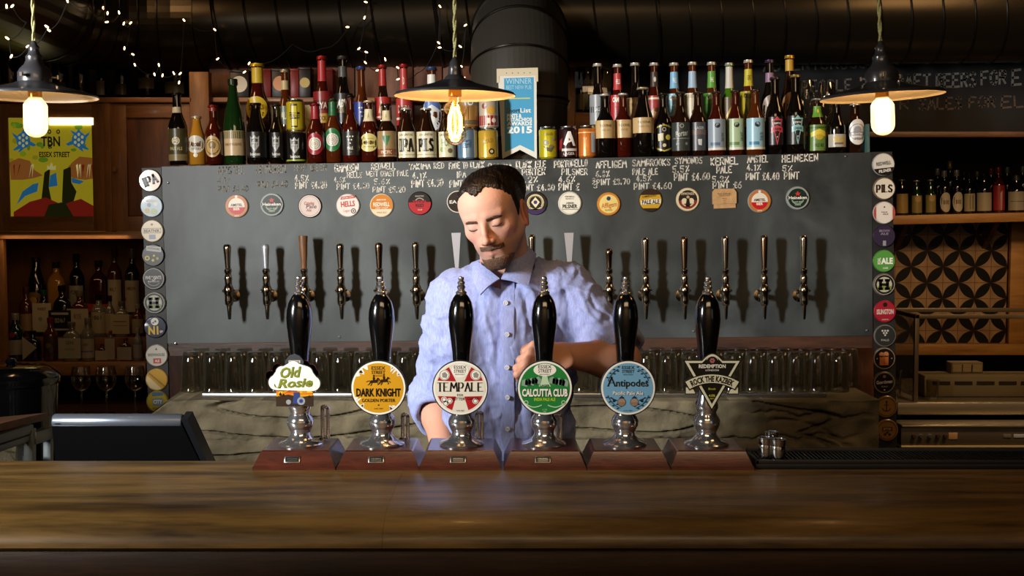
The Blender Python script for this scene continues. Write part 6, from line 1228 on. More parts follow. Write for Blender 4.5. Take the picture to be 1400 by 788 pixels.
# ================================================================== right: chalkboard, bottle shelf, tiles, steel equipment
YB = 5.0
CB = mat('blackboard_paint', '#0e0e0f', .8, var=.3, vscale=6)
t = thing('chalkboard', 'black chalkboard with faint hand-written lines about craft beers high on the wall', 'chalkboard', (P(1250, 150, YB).x, YB, P(1250, 180, YB).z)); o_ = Vector(t.location)
xa, xb_ = P(985, 150, YB).x-o_.x, 3.69-o_.x; H = P(1250, 60, YB).z-o_.z
b = MB(); b.box(((xa+xb_)/2, .02, H/2), (xb_-xa, .02, H), CB, bev=.002); b.build('black_panel', t)
b = MB(); b.box(((xa+xb_)/2, .012, -.012), (xb_-xa, .04, .024), slabm, bev=.003); b.build('bottom_rail', t)
CHD = mat('dim_chalk', '#6b665e', .95, var=.25, vscale=120); CHE = mat('fainter_chalk', '#4a3f36', .95, var=.3, vscale=120); rk = random.Random(21)
for s_, x, y, w, h, m in (('ADVENTUROUS', 1045, 97, 140, 13, CHD), ('T', 1224, 86, 9, 11, CHD), ('INTO', 1246, 85, 44, 11, CHD), ('MAKING', 1302, 84, 72, 11, CHD), ('PEOPLE', 1097, 125, 68, 14, CHD), ('CRAFT', 1214, 121, 58, 17, CHD), ('BEERS', 1281, 119, 54, 17, CHD), ('FOR', 1343, 115, 34, 17, CHD), ('E', 1386, 115, 11, 19, CHD), ('R', 1232, 149, 12, 13, CHE), ('SALES', 1258, 150, 58, 15, CHE), ('FOR', 1326, 147, 36, 14, CHE), ('EL', 1371, 147, 30, 15, CHE)):
    r_ = P(x, y, YB); k = mpp(YB); b = MB(); b.strk(s_, r_.x-o_.x, r_.z-o_.z, h*k, m, xz(.0095), w=w*k, thick=.17, jitter=.04, rnd=rk, slope=.035); b.build('chalk_lettering', t)
# cupboard with a small glazed door right of the riser
wc = thing('glazed_cupboard', 'pale wood cupboard with a small dark glazed door beside the upright duct', 'cupboard', (P(830, 150, 5.0).x, 5.0, 1.75)); o_ = Vector(wc.location)
def gb(b, x0, y0, x1, y1, y, dep, m, Y=5.0): xa, xb_, za, zb_ = R2(x0, y0, x1, y1, Y); b.box(((xa+xb_)/2-o_.x, y+dep/2, (za+zb_)/2-o_.z), (xb_-xa, dep, zb_-za), m, bev=.002)
b = MB(); gb(b, 768, 84, 786, 215, 0, .03, PINE); gb(b, 838, 84, 982, 215, 0.05, .03, WALLM); gb(b, 786, 84, 838, 91, 0, .03, PINEH); gb(b, 786, 154, 838, 215, 0, .03, PINEH); b.build('face_frame', wc); b = MB(); b.box((P(974, 150, 5.0).x-o_.x, .40, .30), (.03, .69, .40), WALLM); b.build('cupboard_side', wc)
b = MB(); gb(b, 786, 88, 982, 158, .2, .02, mat('cupboard_inside', '#120c08', .8)); b.build('cupboard_back', wc)
b = MB(); gb(b, 785, 90, 838, 155, .012, .004, TG); b.build('glass_door', wc)
b = MB(); gb(b, 770, 78, 982, 84, -.01, .25, PINEH); b.build('cupboard_top', wc)
for i, x in enumerate((794, 808, 822)):
    bottle(x, 153, 5.08, 13, 52, 'wine', 'dark', '#6d3a22', (.05, .45, ('#8a7a3a', '#7d8a4a', '#8a6a3a')[i], 1.2), ['dark wine bottle behind the small glazed door, nearest the upright duct', 'dark wine bottle in the middle behind the small glazed door', 'dark wine bottle behind the small glazed door, nearest the beer bottles'][i], 'wine bottles behind the small glazed door', rot=0, name='wine_bottle', seg=14)
# bottle shelf on the right
YR = 5.38
rs = thing('wine_shelf', 'long wooden shelf of dim bottles above the patterned tiles', 'shelf', (P(1300, 300, YR).x, YR, P(1300, 293, YR).z), None, (0, math.radians(-1.4), 0)); o_ = Vector(rs.location)
xa, xb_ = P(1205, 300, YR).x-o_.x, 3.66-o_.x
RSW = wood('honey_shelf_wood', '#7d5526', '#a87838', (.8, 6, 6), 4, .5)
b = MB(); b.box(((xa+xb_)/2, .13, -.021), (xb_-xa, .30, .042), RSW, bev=.003); b.build('shelf_board', rs)
for x in (1246, 1372): b = MB(); r_ = P(x, 300, YR); b.prism([(0, 0), (.20, 0), (0, -.16)], -.012, .012, slabm, lambda u, y, v: (r_.x-o_.x+y, .26-u, -.042+v)); b.build('bracket', rs, fix=True)
zs = lambda x: (P(x, 300, YR).x-o_.x)*math.tan(math.radians(1.4))+o_.z
def rb(x, top, w, Y, s_, g_, c_, lb, tx, art=()):
    zb = zs(x)+.0008; pyb = 394-F*math.tan(math.atan((zb-CAMZ)/Y)+PITCH)
    t = bottle(x, pyb, Y, w*.95, pyb-top, s_, g_, c_, lb, tx, 'bottles on the shelf over the tiles', art, None, 'wine_bottle', rot=math.radians(-1.4), seg=16); t.location.z = zb; return t
for x, top, w, s_, g_, c_, lb, tx, art in (
 (1233, 246, 17, 'stub', 'dark', '#7d6a4c', (.06, .60, '#8a7440', 1.3), 'dim bottle with buff label at the strip end of the shelf over the tiles', ()),
 (1253, 247, 15, 'stub', 'green', '#b3a88c', (.06, .56, '#7d7040', 1.3), 'dim green bottle with buff shoulder badge, second on the shelf over the tiles', [bC(0, .3, .6, '#a08a5c')]),
 (1272, 246, 15, 'stub', 'green', '#b3a88c', (.06, .56, '#7d7040', 1.3), 'dim green bottle with buff shoulder badge, third on the shelf over the tiles', [bC(0, .3, .6, '#a08a5c')]),
 (1291, 234, 16, 'wine', 'dark', '#b3a99a', (.05, .50, '#a8a090', 1.1, 1), 'dark bottle with pale neck and oval label, before the yellow-topped bottle', [bC(0, 0, .4, '#7d7264')]),
 (1308, 233, 16, 'wine', 'dark', '#b3a99a', (.05, .50, '#a8a090', 1.1, 1), 'dark bottle with pale neck and oval label, beside the yellow-topped bottle', [bC(0, 0, .4, '#7d7264')]),
 (1325, 238, 16, 'wine', 'dark', '#1a1512', (.06, .50, '#8f866a', 1.3), 'dark bottle with cream striped label', [bR(-.3, -.4, -.1, .4, '#5d5644'), bR(.2, -.4, .4, .4, '#5d5644')]),
 (1345, 238, 21, 'wine', 'dark', '#1a1512', (.06, .52, '#938b76', 1.4), 'dark bottle with wide cream label next to the red one', ()),
 (1365, 229, 17, 'wine', 'red', '#a02f22', (.06, .60, '#7d1f24', 1.3), 'bottle with red capsule and dark red label', [bP([(-.1, .2), (.3, .3), (.2, -.5), (-.1, -.5)], '#b08a8a')]),
 (1389, 240, 24, 'wine', 'dark', '#4a524c', (.06, .56, '#8f887a', 1.4), 'broad dark bottle with large grey label nearest the picture edge', [bR(-1, -.05, 1, 0, '#5d574c')])): rb(x, top, w, YR+.05, s_, g_, c_, lb, tx, art)
for x, top, w, g_, c_, tx in ((1282, 231, 14, 'dark', '#9a907d', 'back-row bottle with pale capsule over the tiles'), (1299, 221, 14, 'green', '#a8902a', 'back-row bottle with bright yellow capsule'), (1318, 236, 14, 'dark', '#2a2420', 'back-row bottle with dark capsule near the yellow one'), (1336, 235, 14, 'dark', '#6d625a', 'back-row bottle with grey capsule'), (1355, 231, 14, 'dark', '#8a2a22', 'back-row bottle with red capsule behind the red one'), (1377, 229, 15, 'dark', '#6d7a74', 'back-row bottle with grey-green capsule'), (1398, 228, 15, 'dark', '#6d7a74', 'back-row bottle with grey-green capsule nearest the picture edge')):
    rb(x, top, w, YR+.17, 'wine', g_, c_, None, tx)
# patterned tiles
YW = 5.6
TL = bpy.data.materials.new('petal_tiles'); TL.use_nodes = True; nt = TL.node_tree; N = nt.nodes; L = nt.links; bs = N['Principled BSDF']
tc = N.new('ShaderNodeTexCoord'); sx = N.new('ShaderNodeSeparateXYZ'); L.new(tc.outputs['Object'], sx.inputs[0])
def mth(op, a, b_=None, v=None):
    n = N.new('ShaderNodeMath'); n.operation = op; L.new(a, n.inputs[0])
    if b_ is not None: L.new(b_, n.inputs[1])
    elif v is not None: n.inputs[1].default_value = v
    return n.outputs[0]
A_T = .1085
def cell(o, off): return mth('ABSOLUTE', mth('SUBTRACT', mth('FRACT', mth('ADD', mth('DIVIDE', o, v=A_T), v=off)), v=.5))
RX, RZ = mth('MULTIPLY', mth('ADD', sx.outputs[0], sx.outputs[2]), v=.70711), mth('MULTIPLY', mth('SUBTRACT', sx.outputs[2], sx.outputs[0]), v=.70711)
u_, v_ = cell(RX, 100.0), cell(RZ, 100.0)
sq = lambda a: mth('MULTIPLY', a, a)
d1_ = mth('ADD', sq(mth('SUBTRACT', u_, v=1.0)), sq(v_)); d2_ = mth('ADD', sq(u_), sq(mth('SUBTRACT', v_, v=1.0)))
ins = mth('LESS_THAN', mth('MINIMUM', d1_, d2_), v=.50)
ns = N.new('ShaderNodeTexNoise'); ns.inputs['Scale'].default_value = 14; L.new(tc.outputs['Object'], ns.inputs[0])
rp = N.new('ShaderNodeValToRGB'); L.new(ns.outputs['Fac'], rp.inputs[0]); rp.color_ramp.elements[0].color = (*hx('#6b543c'), 1); rp.color_ramp.elements[1].color = (*hx('#a58a68'), 1)
gr = mth('LESS_THAN', mth('ABSOLUTE', mth('SUBTRACT', u_, v_)), v=.02)
m1 = N.new('ShaderNodeMixRGB'); L.new(ins, m1.inputs[0]); L.new(rp.outputs[0], m1.inputs[1]); m1.inputs[2].default_value = (*hx('#14130f'), 1)
m2 = N.new('ShaderNodeMixRGB'); L.new(gr, m2.inputs[0]); L.new(m1.outputs[0], m2.inputs[1]); m2.inputs[2].default_value = (*hx('#6a3c1e'), 1)
m2b = mth('MULTIPLY', gr, mth('SUBTRACT', mth('ADD', ins, v=0.0), v=1.0)); 
L.new(mth('ABSOLUTE', m2b), m2.inputs[0]); L.new(m2.outputs[0], bs.inputs['Base Color']); bs.inputs['Roughness'].default_value = .3
xa, xb_, za, zb_ = R2(1205, 300, 1379, 471, YW); qc = P(1268, 343, YW)
b = MB(); b.box(((xa+xb_)/2-qc.x, .01, (za+zb_)/2-qc.z), (xb_-xa, .02, zb_-za), TL); o = b.build('wall_tiled', None, (qc.x, YW, qc.z)); o['kind'] = 'structure'
b = MB(); xa, xb_, za, zb_ = R2(1205, 471, 1400, 486, YW-.05); b.box(((xa+xb_+.3)/2, YW-.02, (za+zb_)/2), (xb_-xa+.3, .06, zb_-za), RSW, bev=.004); o = b.build('trim_1'); struct(o)
b = MB(); xa, xb_, za, zb_ = R2(1379, 300, 1420, 471, YW-.03); b.box(((xa+xb_)/2, YW-.015, (za+zb_)/2), (xb_-xa, .03, zb_-za), RSW, bev=.004); o = b.build('trim_2'); struct(o)
# steel counter, display case, grill tray and dishwasher
STW = mat('dull_stainless', '#8d8472', .38, .85, bump=.02, bscale=150); DKST = mat('dark_stainless', '#5d554a', .45, .6)
YE = 4.55; r0 = P(1226, 550, YE); ec = thing('steel_counter', 'dull stainless steel counter in the dim corner beyond the badge strip', 'counter', (2.2, YE, 0)); o_ = Vector(ec.location)
za, zb_ = P(1300, 568, YE).z, P(1300, 551, YE).z; x0 = P(1227, 560, YE).x-o_.x; x1 = 3.0-o_.x
b = MB(); b.box(((x0+x1)/2, .35, (za+zb_)/2), (x1-x0, .70, zb_-za), STW, bev=.004); b.build('counter_top', ec)
b = MB(); b.box(((x0+x1)/2, .40, .40), (x1-x0-.04, .55, .80), mat('counter_shadow_panel', '#0d0b09', .8)); b.box((x0+.02, .3, (za+.8)/2), (.03, .5, za-.8), DKST); b.box((x1-.02, .3, (za+.8)/2), (.03, .5, za-.8), DKST); b.build('counter_base', ec)  # near-black block stands in for the shade under the counter
YD = 4.42; dw = thing('glass_washer', 'steel glass washer front with small knobs and a bright warm-toned lower edge', 'glass washer', (2.2, YD, 0)); o2 = Vector(dw.location)
zt, zl = P(1300, 584, YD).z, P(1300, 609, YD).z; x0d = P(1231, 600, YD).x-o2.x; x1d = 2.9-o2.x
b = MB(); b.box(((x0d+x1d)/2, .20-.155, (zt+zl)/2), (x1d-x0d, .10, zt-zl), DKST, bev=.004); b.box(((x0d+x1d)/2, .045, zt+.004), (x1d-x0d, .12, .010), STW, bev=.003); b.build('control_panel', dw)
b = MB(); b.box(((x0d+x1d)/2, .045, zl-.005), (x1d-x0d, .115, .010), mat('bright_lip', '#d8c290', .3, .7), bev=.003); b.build('lower_lip', dw)  # lip in a paler, warmer metal than the panel
b = MB(); b.box(((x0d+x1d)/2, .045, (zl-.01)/2), (x1d-x0d-.01, .09, zl-.012), DKST); b.build('washer_body', dw)
Mx = Matrix.Rotation(PI/2, 3, 'X')
for px in (1248, 1258, 1270, 1281, 1291):
    r_ = P(px, 596, YD); b = MB(); b.lathe([(.0001, .014), (.006, .014), (.008, .010), (.008, 0)], CHROME if px in (1258, 1270) else mat('dark_knob', '#3a2618', .4), (r_.x-o2.x, -.005, r_.z), 14, Mx); b.build('knob', dw)
for px, w, c_ in ((1302, .034, '#9a7a55'), (1376, .03, '#5d544a'), (1392, .04, '#8a8d92')):
    r_ = P(px, 596, YD); b = MB(); b.box((r_.x-o2.x, -.006, r_.z), (w, .003, .026 if px == 1302 else .014), mat('plate_'+c_[1:], c_, .5), bev=.001); b.build('maker_plate', dw)
dc = thing('glass_display_case', 'glass display case with a metal frame standing on the steel counter', 'display case', (P(1330, 550, YE).x, YE+.03, zb_)); o3 = Vector(dc.location)
ct = zb_; Hc = P(1300, 430, YE+.03).z-ct; xL = P(1252, 500, YE+.03).x-o3.x; xR = xL+.62
b = MB(); th = .017
FRM = mat('case_frame_metal', '#6a5c48', .35, .7)
for x in (xL, xR):
    for y in (0, .32): b.box((x, y, Hc/2), (th, th, Hc), FRM, bev=.002)
for y in (0, .32): b.box(((xL+xR)/2, y, Hc-th/2), (xR-xL+th, th, th), FRM, bev=.002)
for x in (xL, xR): b.box((x, .16, Hc-th/2), (th, .32, th), FRM, bev=.002)
b.build('metal_frame', dc)
for (c_, d_) in ((((xL+xR)/2, 0, Hc/2), (xR-xL-th, .004, Hc-2*th)), ((xL, .16, Hc/2), (.004, .32-th, Hc-2*th))): b = MB(); b.box(c_, d_, TG); b.build('glass_pane', dc)
WPL = mat('cream_enamel_tray', '#8a7d66', .45); tr2 = thing('slotted_tray', 'cream slotted warming tray behind the glass of the display case', 'tray', (P(1340, 545, YE+.2).x, YE+.20, zb_+.0005)); k = mpp(YE+.2)
b = MB(); b.box((0, 0, .045), (170*k, .13, .088), WPL, bev=.006); b.build('tray_body', tr2)
for i in range(5): b = MB(); b.box((-62*k+30*k*i, -.0655, .058), (24*k, .003, .014), mat('slot_dark', '#2d261c', .6)); b.build('slot', tr2)
b = MB(); b.box((-20*k, .02, .112), (44*k, .06, .046), WPL, bev=.004); b.box((-20*k, -.011, .112), (40*k, .003, .03), mat('lit_cream', '#c2ad88', .5)); b.box((-27*k, -.013, .112), (1.5*k, .002, .03), DKST); b.box((-14*k, -.013, .112), (1.5*k, .002, .03), DKST); b.build('tray_lid', tr2)  # lid front in a paler cream, light put into its colour
for i, (x, Y, rr_, hh_) in enumerate(((1224, 4.70, .025, .11), (1275, 4.62, .026, .08))):
    r_ = P(x, 540, Y); t = thing('tumbler', ['clear tumbler beside the post of the display case', 'small clear tumbler inside the display case'][i], 'glass', (r_.x, Y, zb_+.0006), 'tumblers on the steel counter')
    b = MB(); b.lathe([(.0001, .002), (rr_*.8, .002), (rr_*.82, 0), (rr_, hh_), (rr_-.002, hh_), (rr_*.78, .01), (.0001, .010)], TG, seg=22, caps=False); b.build('glass_wall', t)
# ================================================================== the barman
V3 = lambda *a: np.array(a, dtype=np.float32)
def s_sph(p, c, r): return np.linalg.norm(p-V3(*c), axis=1)-r
def s_ell(p, c, r, R=None):
    q = p-V3(*c)
    if R is not None: q = q @ np.array(R, dtype=np.float32)
    r = V3(*r); k0 = np.linalg.norm(q/r, axis=1); k1 = np.linalg.norm(q/(r*r), axis=1)+1e-9; return k0*(k0-1)/k1
def s_cap(p, a, b, ra, rb):
    a, b = V3(*a), V3(*b); ab = b-a; q = p-a; t = np.clip((q @ ab)/max(float(ab @ ab), 1e-9), 0, 1)
    return np.linalg.norm(q-t[:, None]*ab, axis=1)-(ra+(rb-ra)*t)
def smin(a, b, k): h = np.clip(.5+.5*(b-a)/k, 0, 1); return b+(a-b)*h-k*h*(1-h)
def smax(a, b, k): return -smin(-a, -b, k)
def sstep(a, b, x): t = np.clip((x-a)/(b-a), 0, 1); return t*t*(3-2*t)
def nets(f, lo, hi, h, blk=20, fac=1.7):
    lo, hi = np.array(lo, float), np.array(hi, float); n = (np.ceil((hi-lo)/h).astype(int)+1)
    D = np.ones(n, dtype=np.float32); st = [np.arange(0, k, blk) for k in n]
    B = np.array(np.meshgrid(*st, indexing='ij')).reshape(3, -1).T
    c = lo+(np.minimum(B+blk, n)+B-1)*.5*h; dc = f(c.astype(np.float32)); rad_ = blk*h*.87*fac
    for b0, d in zip(B, dc):
        e = np.minimum(b0+blk, n); sl = tuple(slice(a, z) for a, z in zip(b0, e))
        if abs(d) > rad_: D[sl] = np.sign(d); continue
        g = np.stack(np.meshgrid(*[lo[i]+h*np.arange(b0[i], e[i]) for i in range(3)], indexing='ij'), -1).reshape(-1, 3).astype(np.float32)
        D[sl] = f(g).reshape(tuple(e-b0))
    I = D < 0; cs = sum(I[i:n[0]-1+i, j:n[1]-1+j, k:n[2]-1+k].astype(np.int8) for i in (0, 1) for j in (0, 1) for k in (0, 1))
    act = np.argwhere((cs > 0) & (cs < 8)); vid = -np.ones(cs.shape, dtype=np.int32); vid[tuple(act.T)] = np.arange(len(act))
    off = np.array([(i, j, k) for i in (0, 1) for j in (0, 1) for k in (0, 1)]); val = np.stack([D[tuple((act+o).T)] for o in off], 1)
    acc = np.zeros((len(act), 3)); cnt = np.zeros(len(act))
    for a in range(8):
        for b in range(a+1, 8):
            if np.abs(off[a]-off[b]).sum() != 1: continue
            m = (val[:, a] < 0) != (val[:, b] < 0); t = val[m, a]/(val[m, a]-val[m, b]); acc[m] += off[a]+t[:, None]*(off[b]-off[a]); cnt[m] += 1
    verts = lo+h*(act+acc/cnt[:, None]); F_ = []
    for ax in range(3):
        o = [(1, 2), (2, 0), (0, 1)][ax]; sl0 = [slice(None)]*3; sl1 = [slice(None)]*3; sl0[ax] = slice(0, -1); sl1[ax] = slice(1, None)
        e = np.argwhere(I[tuple(sl0)] != I[tuple(sl1)]); e = e[(e[:, o[0]] > 0) & (e[:, o[1]] > 0) & (e[:, o[0]] < n[o[0]]-1) & (e[:, o[1]] < n[o[1]]-1)]
        ua, ub = np.zeros(3, int), np.zeros(3, int); ua[o[0]] = 1; ub[o[1]] = 1
        q = np.stack([vid[tuple((e-ua-ub).T)], vid[tuple((e-ub).T)], vid[tuple(e.T)], vid[tuple((e-ua).T)]], 1)
        fl = I[tuple(e.T)]; q[~fl] = q[~fl][:, ::-1]; F_.append(q)
    return verts, np.concatenate(F_)
def np_mesh(name, v, f, m, parent, origin, colf=None, disp=None):
    if disp is not None:
        me = bpy.data.meshes.new('t'); me.from_pydata(v.tolist(), [], f.tolist()); nrm = np.empty(len(v)*3, np.float32); me.vertices.foreach_get('normal', nrm); v = v+nrm.reshape(-1, 3)*disp(v, nrm.reshape(-1, 3))[:, None]; bpy.data.meshes.remove(me)
    me = bpy.data.meshes.new(name); me.from_pydata((v-np.array(origin)).tolist(), [], f.tolist()); me.materials.append(m)
    me.polygons.foreach_set('use_smooth', [True]*len(f))
    if colf is not None:
        at = me.color_attributes.new('tone', 'FLOAT_COLOR', 'POINT'); c = np.ones((len(v), 4), np.float32); c[:, :3] = colf(v); at.data.foreach_set('color', c.ravel())
    me.update(); o = bpy.data.objects.new(name, me); COL.objects.link(o); o.parent = parent; return o
Pa = lambda x, y, Y: np.array(P(x, y, Y))
YM = 2.70
base = P(690, 600, YM); man = thing('person', 'dark-haired bearded man in a pale blue rolled-sleeve shirt looking down behind the hand pumps', 'person', (base.x, YM, 0)); MO = np.array(man.location)
# head frame
yaw, pit, rol = math.radians(-17), math.radians(13), math.radians(-13)
RH = Matrix.Rotation(rol, 3, 'Y') @ Matrix.Rotation(yaw, 3, 'Z') @ Matrix.Rotation(pit, 3, 'X')
RHn = np.array(RH); HS = 0.935
eye_mid = np.array(P(661.5, 304.5, 2.555)); HC = eye_mid-HS*(RHn @ np.array((0, -.084, 0)))
def toH(p): return ((p-HC.astype(np.float32)) @ RHn.astype(np.float32))/HS/V3(.94, 1, 1)
def hw(*l): return HC+HS*(RHn @ (np.array(l)*np.array((.94, 1, 1))))
def head_sdf(q):
    X = np.abs(q[:, 0]); s = np.stack([X, q[:, 1], q[:, 2]], 1)
    d = s_ell(s, (0, .004, .020), (.0735, .093, .078))
    d = smin(d, s_ell(s, (0, -.034, .036), (.063, .056, .056)), .03)
    d = smin(d, s_ell(s, (0, -.030, -.035), (.0600, .058, .074)), .03)
    d = smin(d, s_cap(s, (.051, .0, -.048), (.016, -.070, -.098), .019, .017), .022)
    d = smin(d, s_ell(s, (0, -.074, -.100), (.020, .018, .017)), .022)
    d = smin(d, s_ell(s, (.045, -.054, -.026), (.017, .017, .013)), .022)
    d = smin(d, s_ell(s, (0, -.074, -.066), (.026, .019, .027)), .02)
    d = smin(d, s_cap(s, (.044, -.074, .014), (.012, -.087, .015), .0065, .0075), .012)
    d = smax(d, -s_ell(s, (.031, -.103, -.006), (.018, .014, .012)), .012)
    d = smin(d, s_sph(s, (.031, -.0755, -.006), .0135), .006)
    lid = s_cap(s, (.0195, -.0880, -.0115), (.0315, -.0912, -.0128), .0009, .0009); lid = np.minimum(lid, s_cap(s, (.0315, -.0912, -.0128), (.0425, -.0855, -.0102), .0009, .0009)); d = smax(d, -lid, .0012)
    cr = s_cap(s, (.021, -.0875, .0025), (.041, -.0855, .0015), .0007, .0007); d = smax(d, -cr, .0018)
    n = s_cap(s, (0, -.0870, .010), (0, -.1035, -.024), .0068, .0080); n = smin(n, s_ell(s, (0, -.1085, -.040), (.0098, .0105, .0090)), .010); n = smin(n, s_ell(s, (.0120, -.0980, -.0435), (.0072, .0100, .0070)), .006)
    n = smax(n, -s_ell(s, (.0062, -.1030, -.0515), (.0038, .0060, .0035)), .003); d = smin(d, n, .009)
    up = s_cap(s, (0, -.0955, -.0660), (.022, -.0850, -.0700), .0046, .0022); lo_ = s_cap(s, (0, -.0940, -.0760), (.019, -.0850, -.0725), .0058, .0026)
    d = smin(d, up, .004); d = smin(d, lo_, .004); d = smax(d, -s_cap(s, (0, -.1005, -.0705), (.023, -.0870, -.0712), .0008, .0006), .002)
    e = s_ell(s, (.0775, .014, -.017), (.0075, .019, .0305), Matrix.Rotation(math.radians(-14), 3, 'X')); e = smax(e, -s_ell(s, (.0835, .010, -.017), (.0055, .0105, .018)), .004); e = smin(e, s_ell(s, (.079, .004, -.043), (.005, .008, .009)), .006)
    return smin(d, e, .006)
def skull_only(q): return np.minimum(s_ell(q, (0, .004, .020), (.0735, .093, .078)), s_ell(q, (0, -.034, .036), (.063, .056, .056)))
# limbs
shR, elR, wrR = Pa(620, 413, 2.73), Pa(599, 545, 2.80), Pa(611, 640, 2.62)
shL, elL, wrL = Pa(776, 400, 2.70), Pa(850, 492, 2.60), Pa(772, 486, 2.525)
NB = Pa(697, 388, 2.72)
def hand(p, w, d, nrm, th, curl, sc=1.0):
    """palm and five fingers: w wrist, d towards the fingers, nrm out of the back of the hand, th thumb side"""
    d, nrm, th = [np.array(a, float)/np.linalg.norm(a) for a in (d, nrm, th)]
    at = lambda a, b, c: w+sc*(a*d+b*th+c*nrm)
    D = s_ell(p, at(.045, 0, 0), (.045*sc, .036*sc, .014*sc), np.stack([d, th, nrm], 1)); kn = []
    for i, (b, L_) in enumerate(((.029, .90), (.010, 1.0), (-.010, .94), (-.028, .74))):
        k = at(.088-abs(b-.005)*.22, b, .003); kn.append(k); D = smin(D, s_cap(p, at(.01, b*.6, 0), k, .0125*sc, .0105*sc), .010)
        a = math.radians(curl[i]); q = k; ang = a*.55
        for seg, (l, r0, r1) in enumerate(((.044, .0095, .0085), (.027, .0085, .0078), (.022, .0078, .0064))):
            e = q+sc*L_*l*(math.cos(ang)*d-math.sin(ang)*nrm); D = (smin(D, s_cap(p, q, e, r0*sc, r1*sc), .004)); q = e; ang += a
    t0, t1 = at(.022, .028, -.006), at(.050, .050, -.014); t2 = t1+sc*(.030*d*.9+.014*th*.2-.010*nrm); t3 = t2+sc*(.024*d-.004*th-.008*nrm)
    D = smin(D, s_cap(p, t0, t1, .0145*sc, .0110*sc), .012); D = smin(D, s_cap(p, t1, t2, .0105*sc, .0092*sc), .005); return smin(D, s_cap(p, t2, t3, .0092*sc, .0072*sc), .004)
dL = Pa(735, 488, 2.495)-wrL
def skin_sdf(p):
    q = toH(p); d = head_sdf(q)*HS
    nk = s_cap(p, hw(0, .022, -.050), NB+np.array((0, .005, -.03)), .054, .060); d = smin(d, nk, .022)
    d = smin(d, s_cap(p, NB+np.array((0, .01, -.05)), NB+np.array((0, .01, -.22)), .075, .090), .06)
    d = smin(d, s_ell(p, NB+np.array((0, .0, -.36)), (.125, .085, .20)), .06)
    for s_, e_, w_ in ((shR, elR, wrR), (shL, elL, wrL)):
        d = smin(d, s_cap(p, NB+np.array((0, .01, -.09)), s_, .055, .047), .05)
        d = smin(d, s_cap(p, s_, e_, .046, .039), .02); m = e_+(w_-e_)*.28; d = smin(d, s_cap(p, e_, m, .039, .041), .02); d = smin(d, s_cap(p, m, w_, .041, .0265), .02)
    d = smin(d, hand(p, wrL, dL, (-.15, -.75, .65), (-.15, -.55, -.75), (62, 70, 74, 76), .98), .012)
    return smin(d, hand(p, wrR, (.30, -.55, -.75), (-.3, -.6, .6), (.9, -.1, .3), (20, 25, 28, 30)), .012)
def skin_col(v):
    v = v.astype(np.float32); q = toH(v); X = np.abs(q[:, 0]); c = np.tile(np.array(hx('#c69a89')), (len(v), 1))
    inh = sstep(.15, .13, np.linalg.norm(q, axis=1))
    def mixc(h, w): nonlocal c; c = c*(1-w[:, None])+np.array(hx(h))*w[:, None]
    mixc('#c98b78', .7*inh*sstep(.030, .012, np.linalg.norm(np.stack([q[:, 0], q[:, 1]+.10, q[:, 2]+.04], 1), axis=1)))
    mixc('#c98d7a', .6*inh*sstep(.03, .012, np.linalg.norm(np.stack([X-.045, q[:, 1]+.065, q[:, 2]+.035], 1), axis=1)))
    mixc('#b8705c', .8*inh*sstep(.070, .076, X)*sstep(-.02, 0, q[:, 1]))
    st = inh*sstep(-.045, -.07, q[:, 2]+.25*(X-.03).clip(0))*sstep(.02, -.02, q[:, 1]); mixc('#846658', .75*st)
    lp = inh*sstep(.0085, .0035, np.abs(q[:, 2]+.0715))*sstep(.026, .019, X)*sstep(-.080, -.088, q[:, 1]); mixc('#b0766a', .7*lp)
    mixc('#6d4638', .8*inh*sstep(.0022, .0008, np.abs(q[:, 2]+.0122+.06*(X-.031).clip(0)**1.0*0))*sstep(.013, .009, np.abs(X-.031))*sstep(-.07, -.08, q[:, 1]))
    arm = (1-inh); mixc('#c08a70', .7*arm); return c
SK = mat('skin', '#d6ab9a', .6, sss=.12, bump=.08, bscale=260); nt = SK.node_tree; an = nt.nodes.new('ShaderNodeVertexColor'); an.layer_name = 'tone'; nt.links.new(an.outputs[0], nt.nodes['Principled BSDF'].inputs['Base Color'])
v, f = nets(skin_sdf, (-.36, 2.36, .86), (.36, 2.92, 1.76), .0024)
np_mesh('body', v, f, SK, man, MO, skin_col)
# hair, beard and eyebrows grow out of the same head shape
def wob(q, s, a): return a*(np.sin(q[:, 0]*s*1.7+2.1*np.sin(q[:, 2]*s*.6))*np.sin(q[:, 2]*s*1.3+1.7*np.sin(q[:, 1]*s*.7))+.5*np.sin(q[:, 1]*s*2.3+q[:, 0]*s*1.9))
def hair_sdf(p):
    q = toH(p); X, y, z = np.abs(q[:, 0]), q[:, 1], q[:, 2]
    yb = np.interp(z, [-.06, -.028, 0, .03, .055, .075, .095], [.02, -.022, -.032, -.046, -.060, -.074, -.092])
    m = sstep(-.006, .014, y-yb+wob(q, 240, .002))
    pk = sstep(-.005, .012, z-(.059+.58*X+.7*(X-.035).clip(0))+wob(q, 260, .002)); m = np.maximum(m, pk*sstep(-.02, -.04, y))
    low = np.where(y < -.012, -.030, np.where(y < .040, .018, -.055)); low = np.interp(y, [-.03, -.012, -.004, .034, .045, .06], [-.030, -.028, .008, .012, -.03, -.060])
    m = m*sstep(-.004, .006, z-low)
    thick = .0045+.0035*sstep(.02, .09, z)+.007*sstep(.02, .09, y)
    base_ = smin(skull_only(q), s_ell(q, (.014, .078, .034), (.052, .032, .044)), .02)
    st = .0006*np.sin(q[:, 0]*430+7*np.sin(y*24)+5*np.sin(q[:, 0]*90))+.0005*np.sin(q[:, 0]*970+4*np.sin(y*40)+6*np.sin(q[:, 0]*140))
    return (base_-((thick+.0055)*m-.004)+st*m)*.8
HAIR = mat('dark_brown_hair', '#0c0806', .45, col2='#1d130d', vscale=90, stretch=(1, .12, 1), bump=.4, bscale=260)
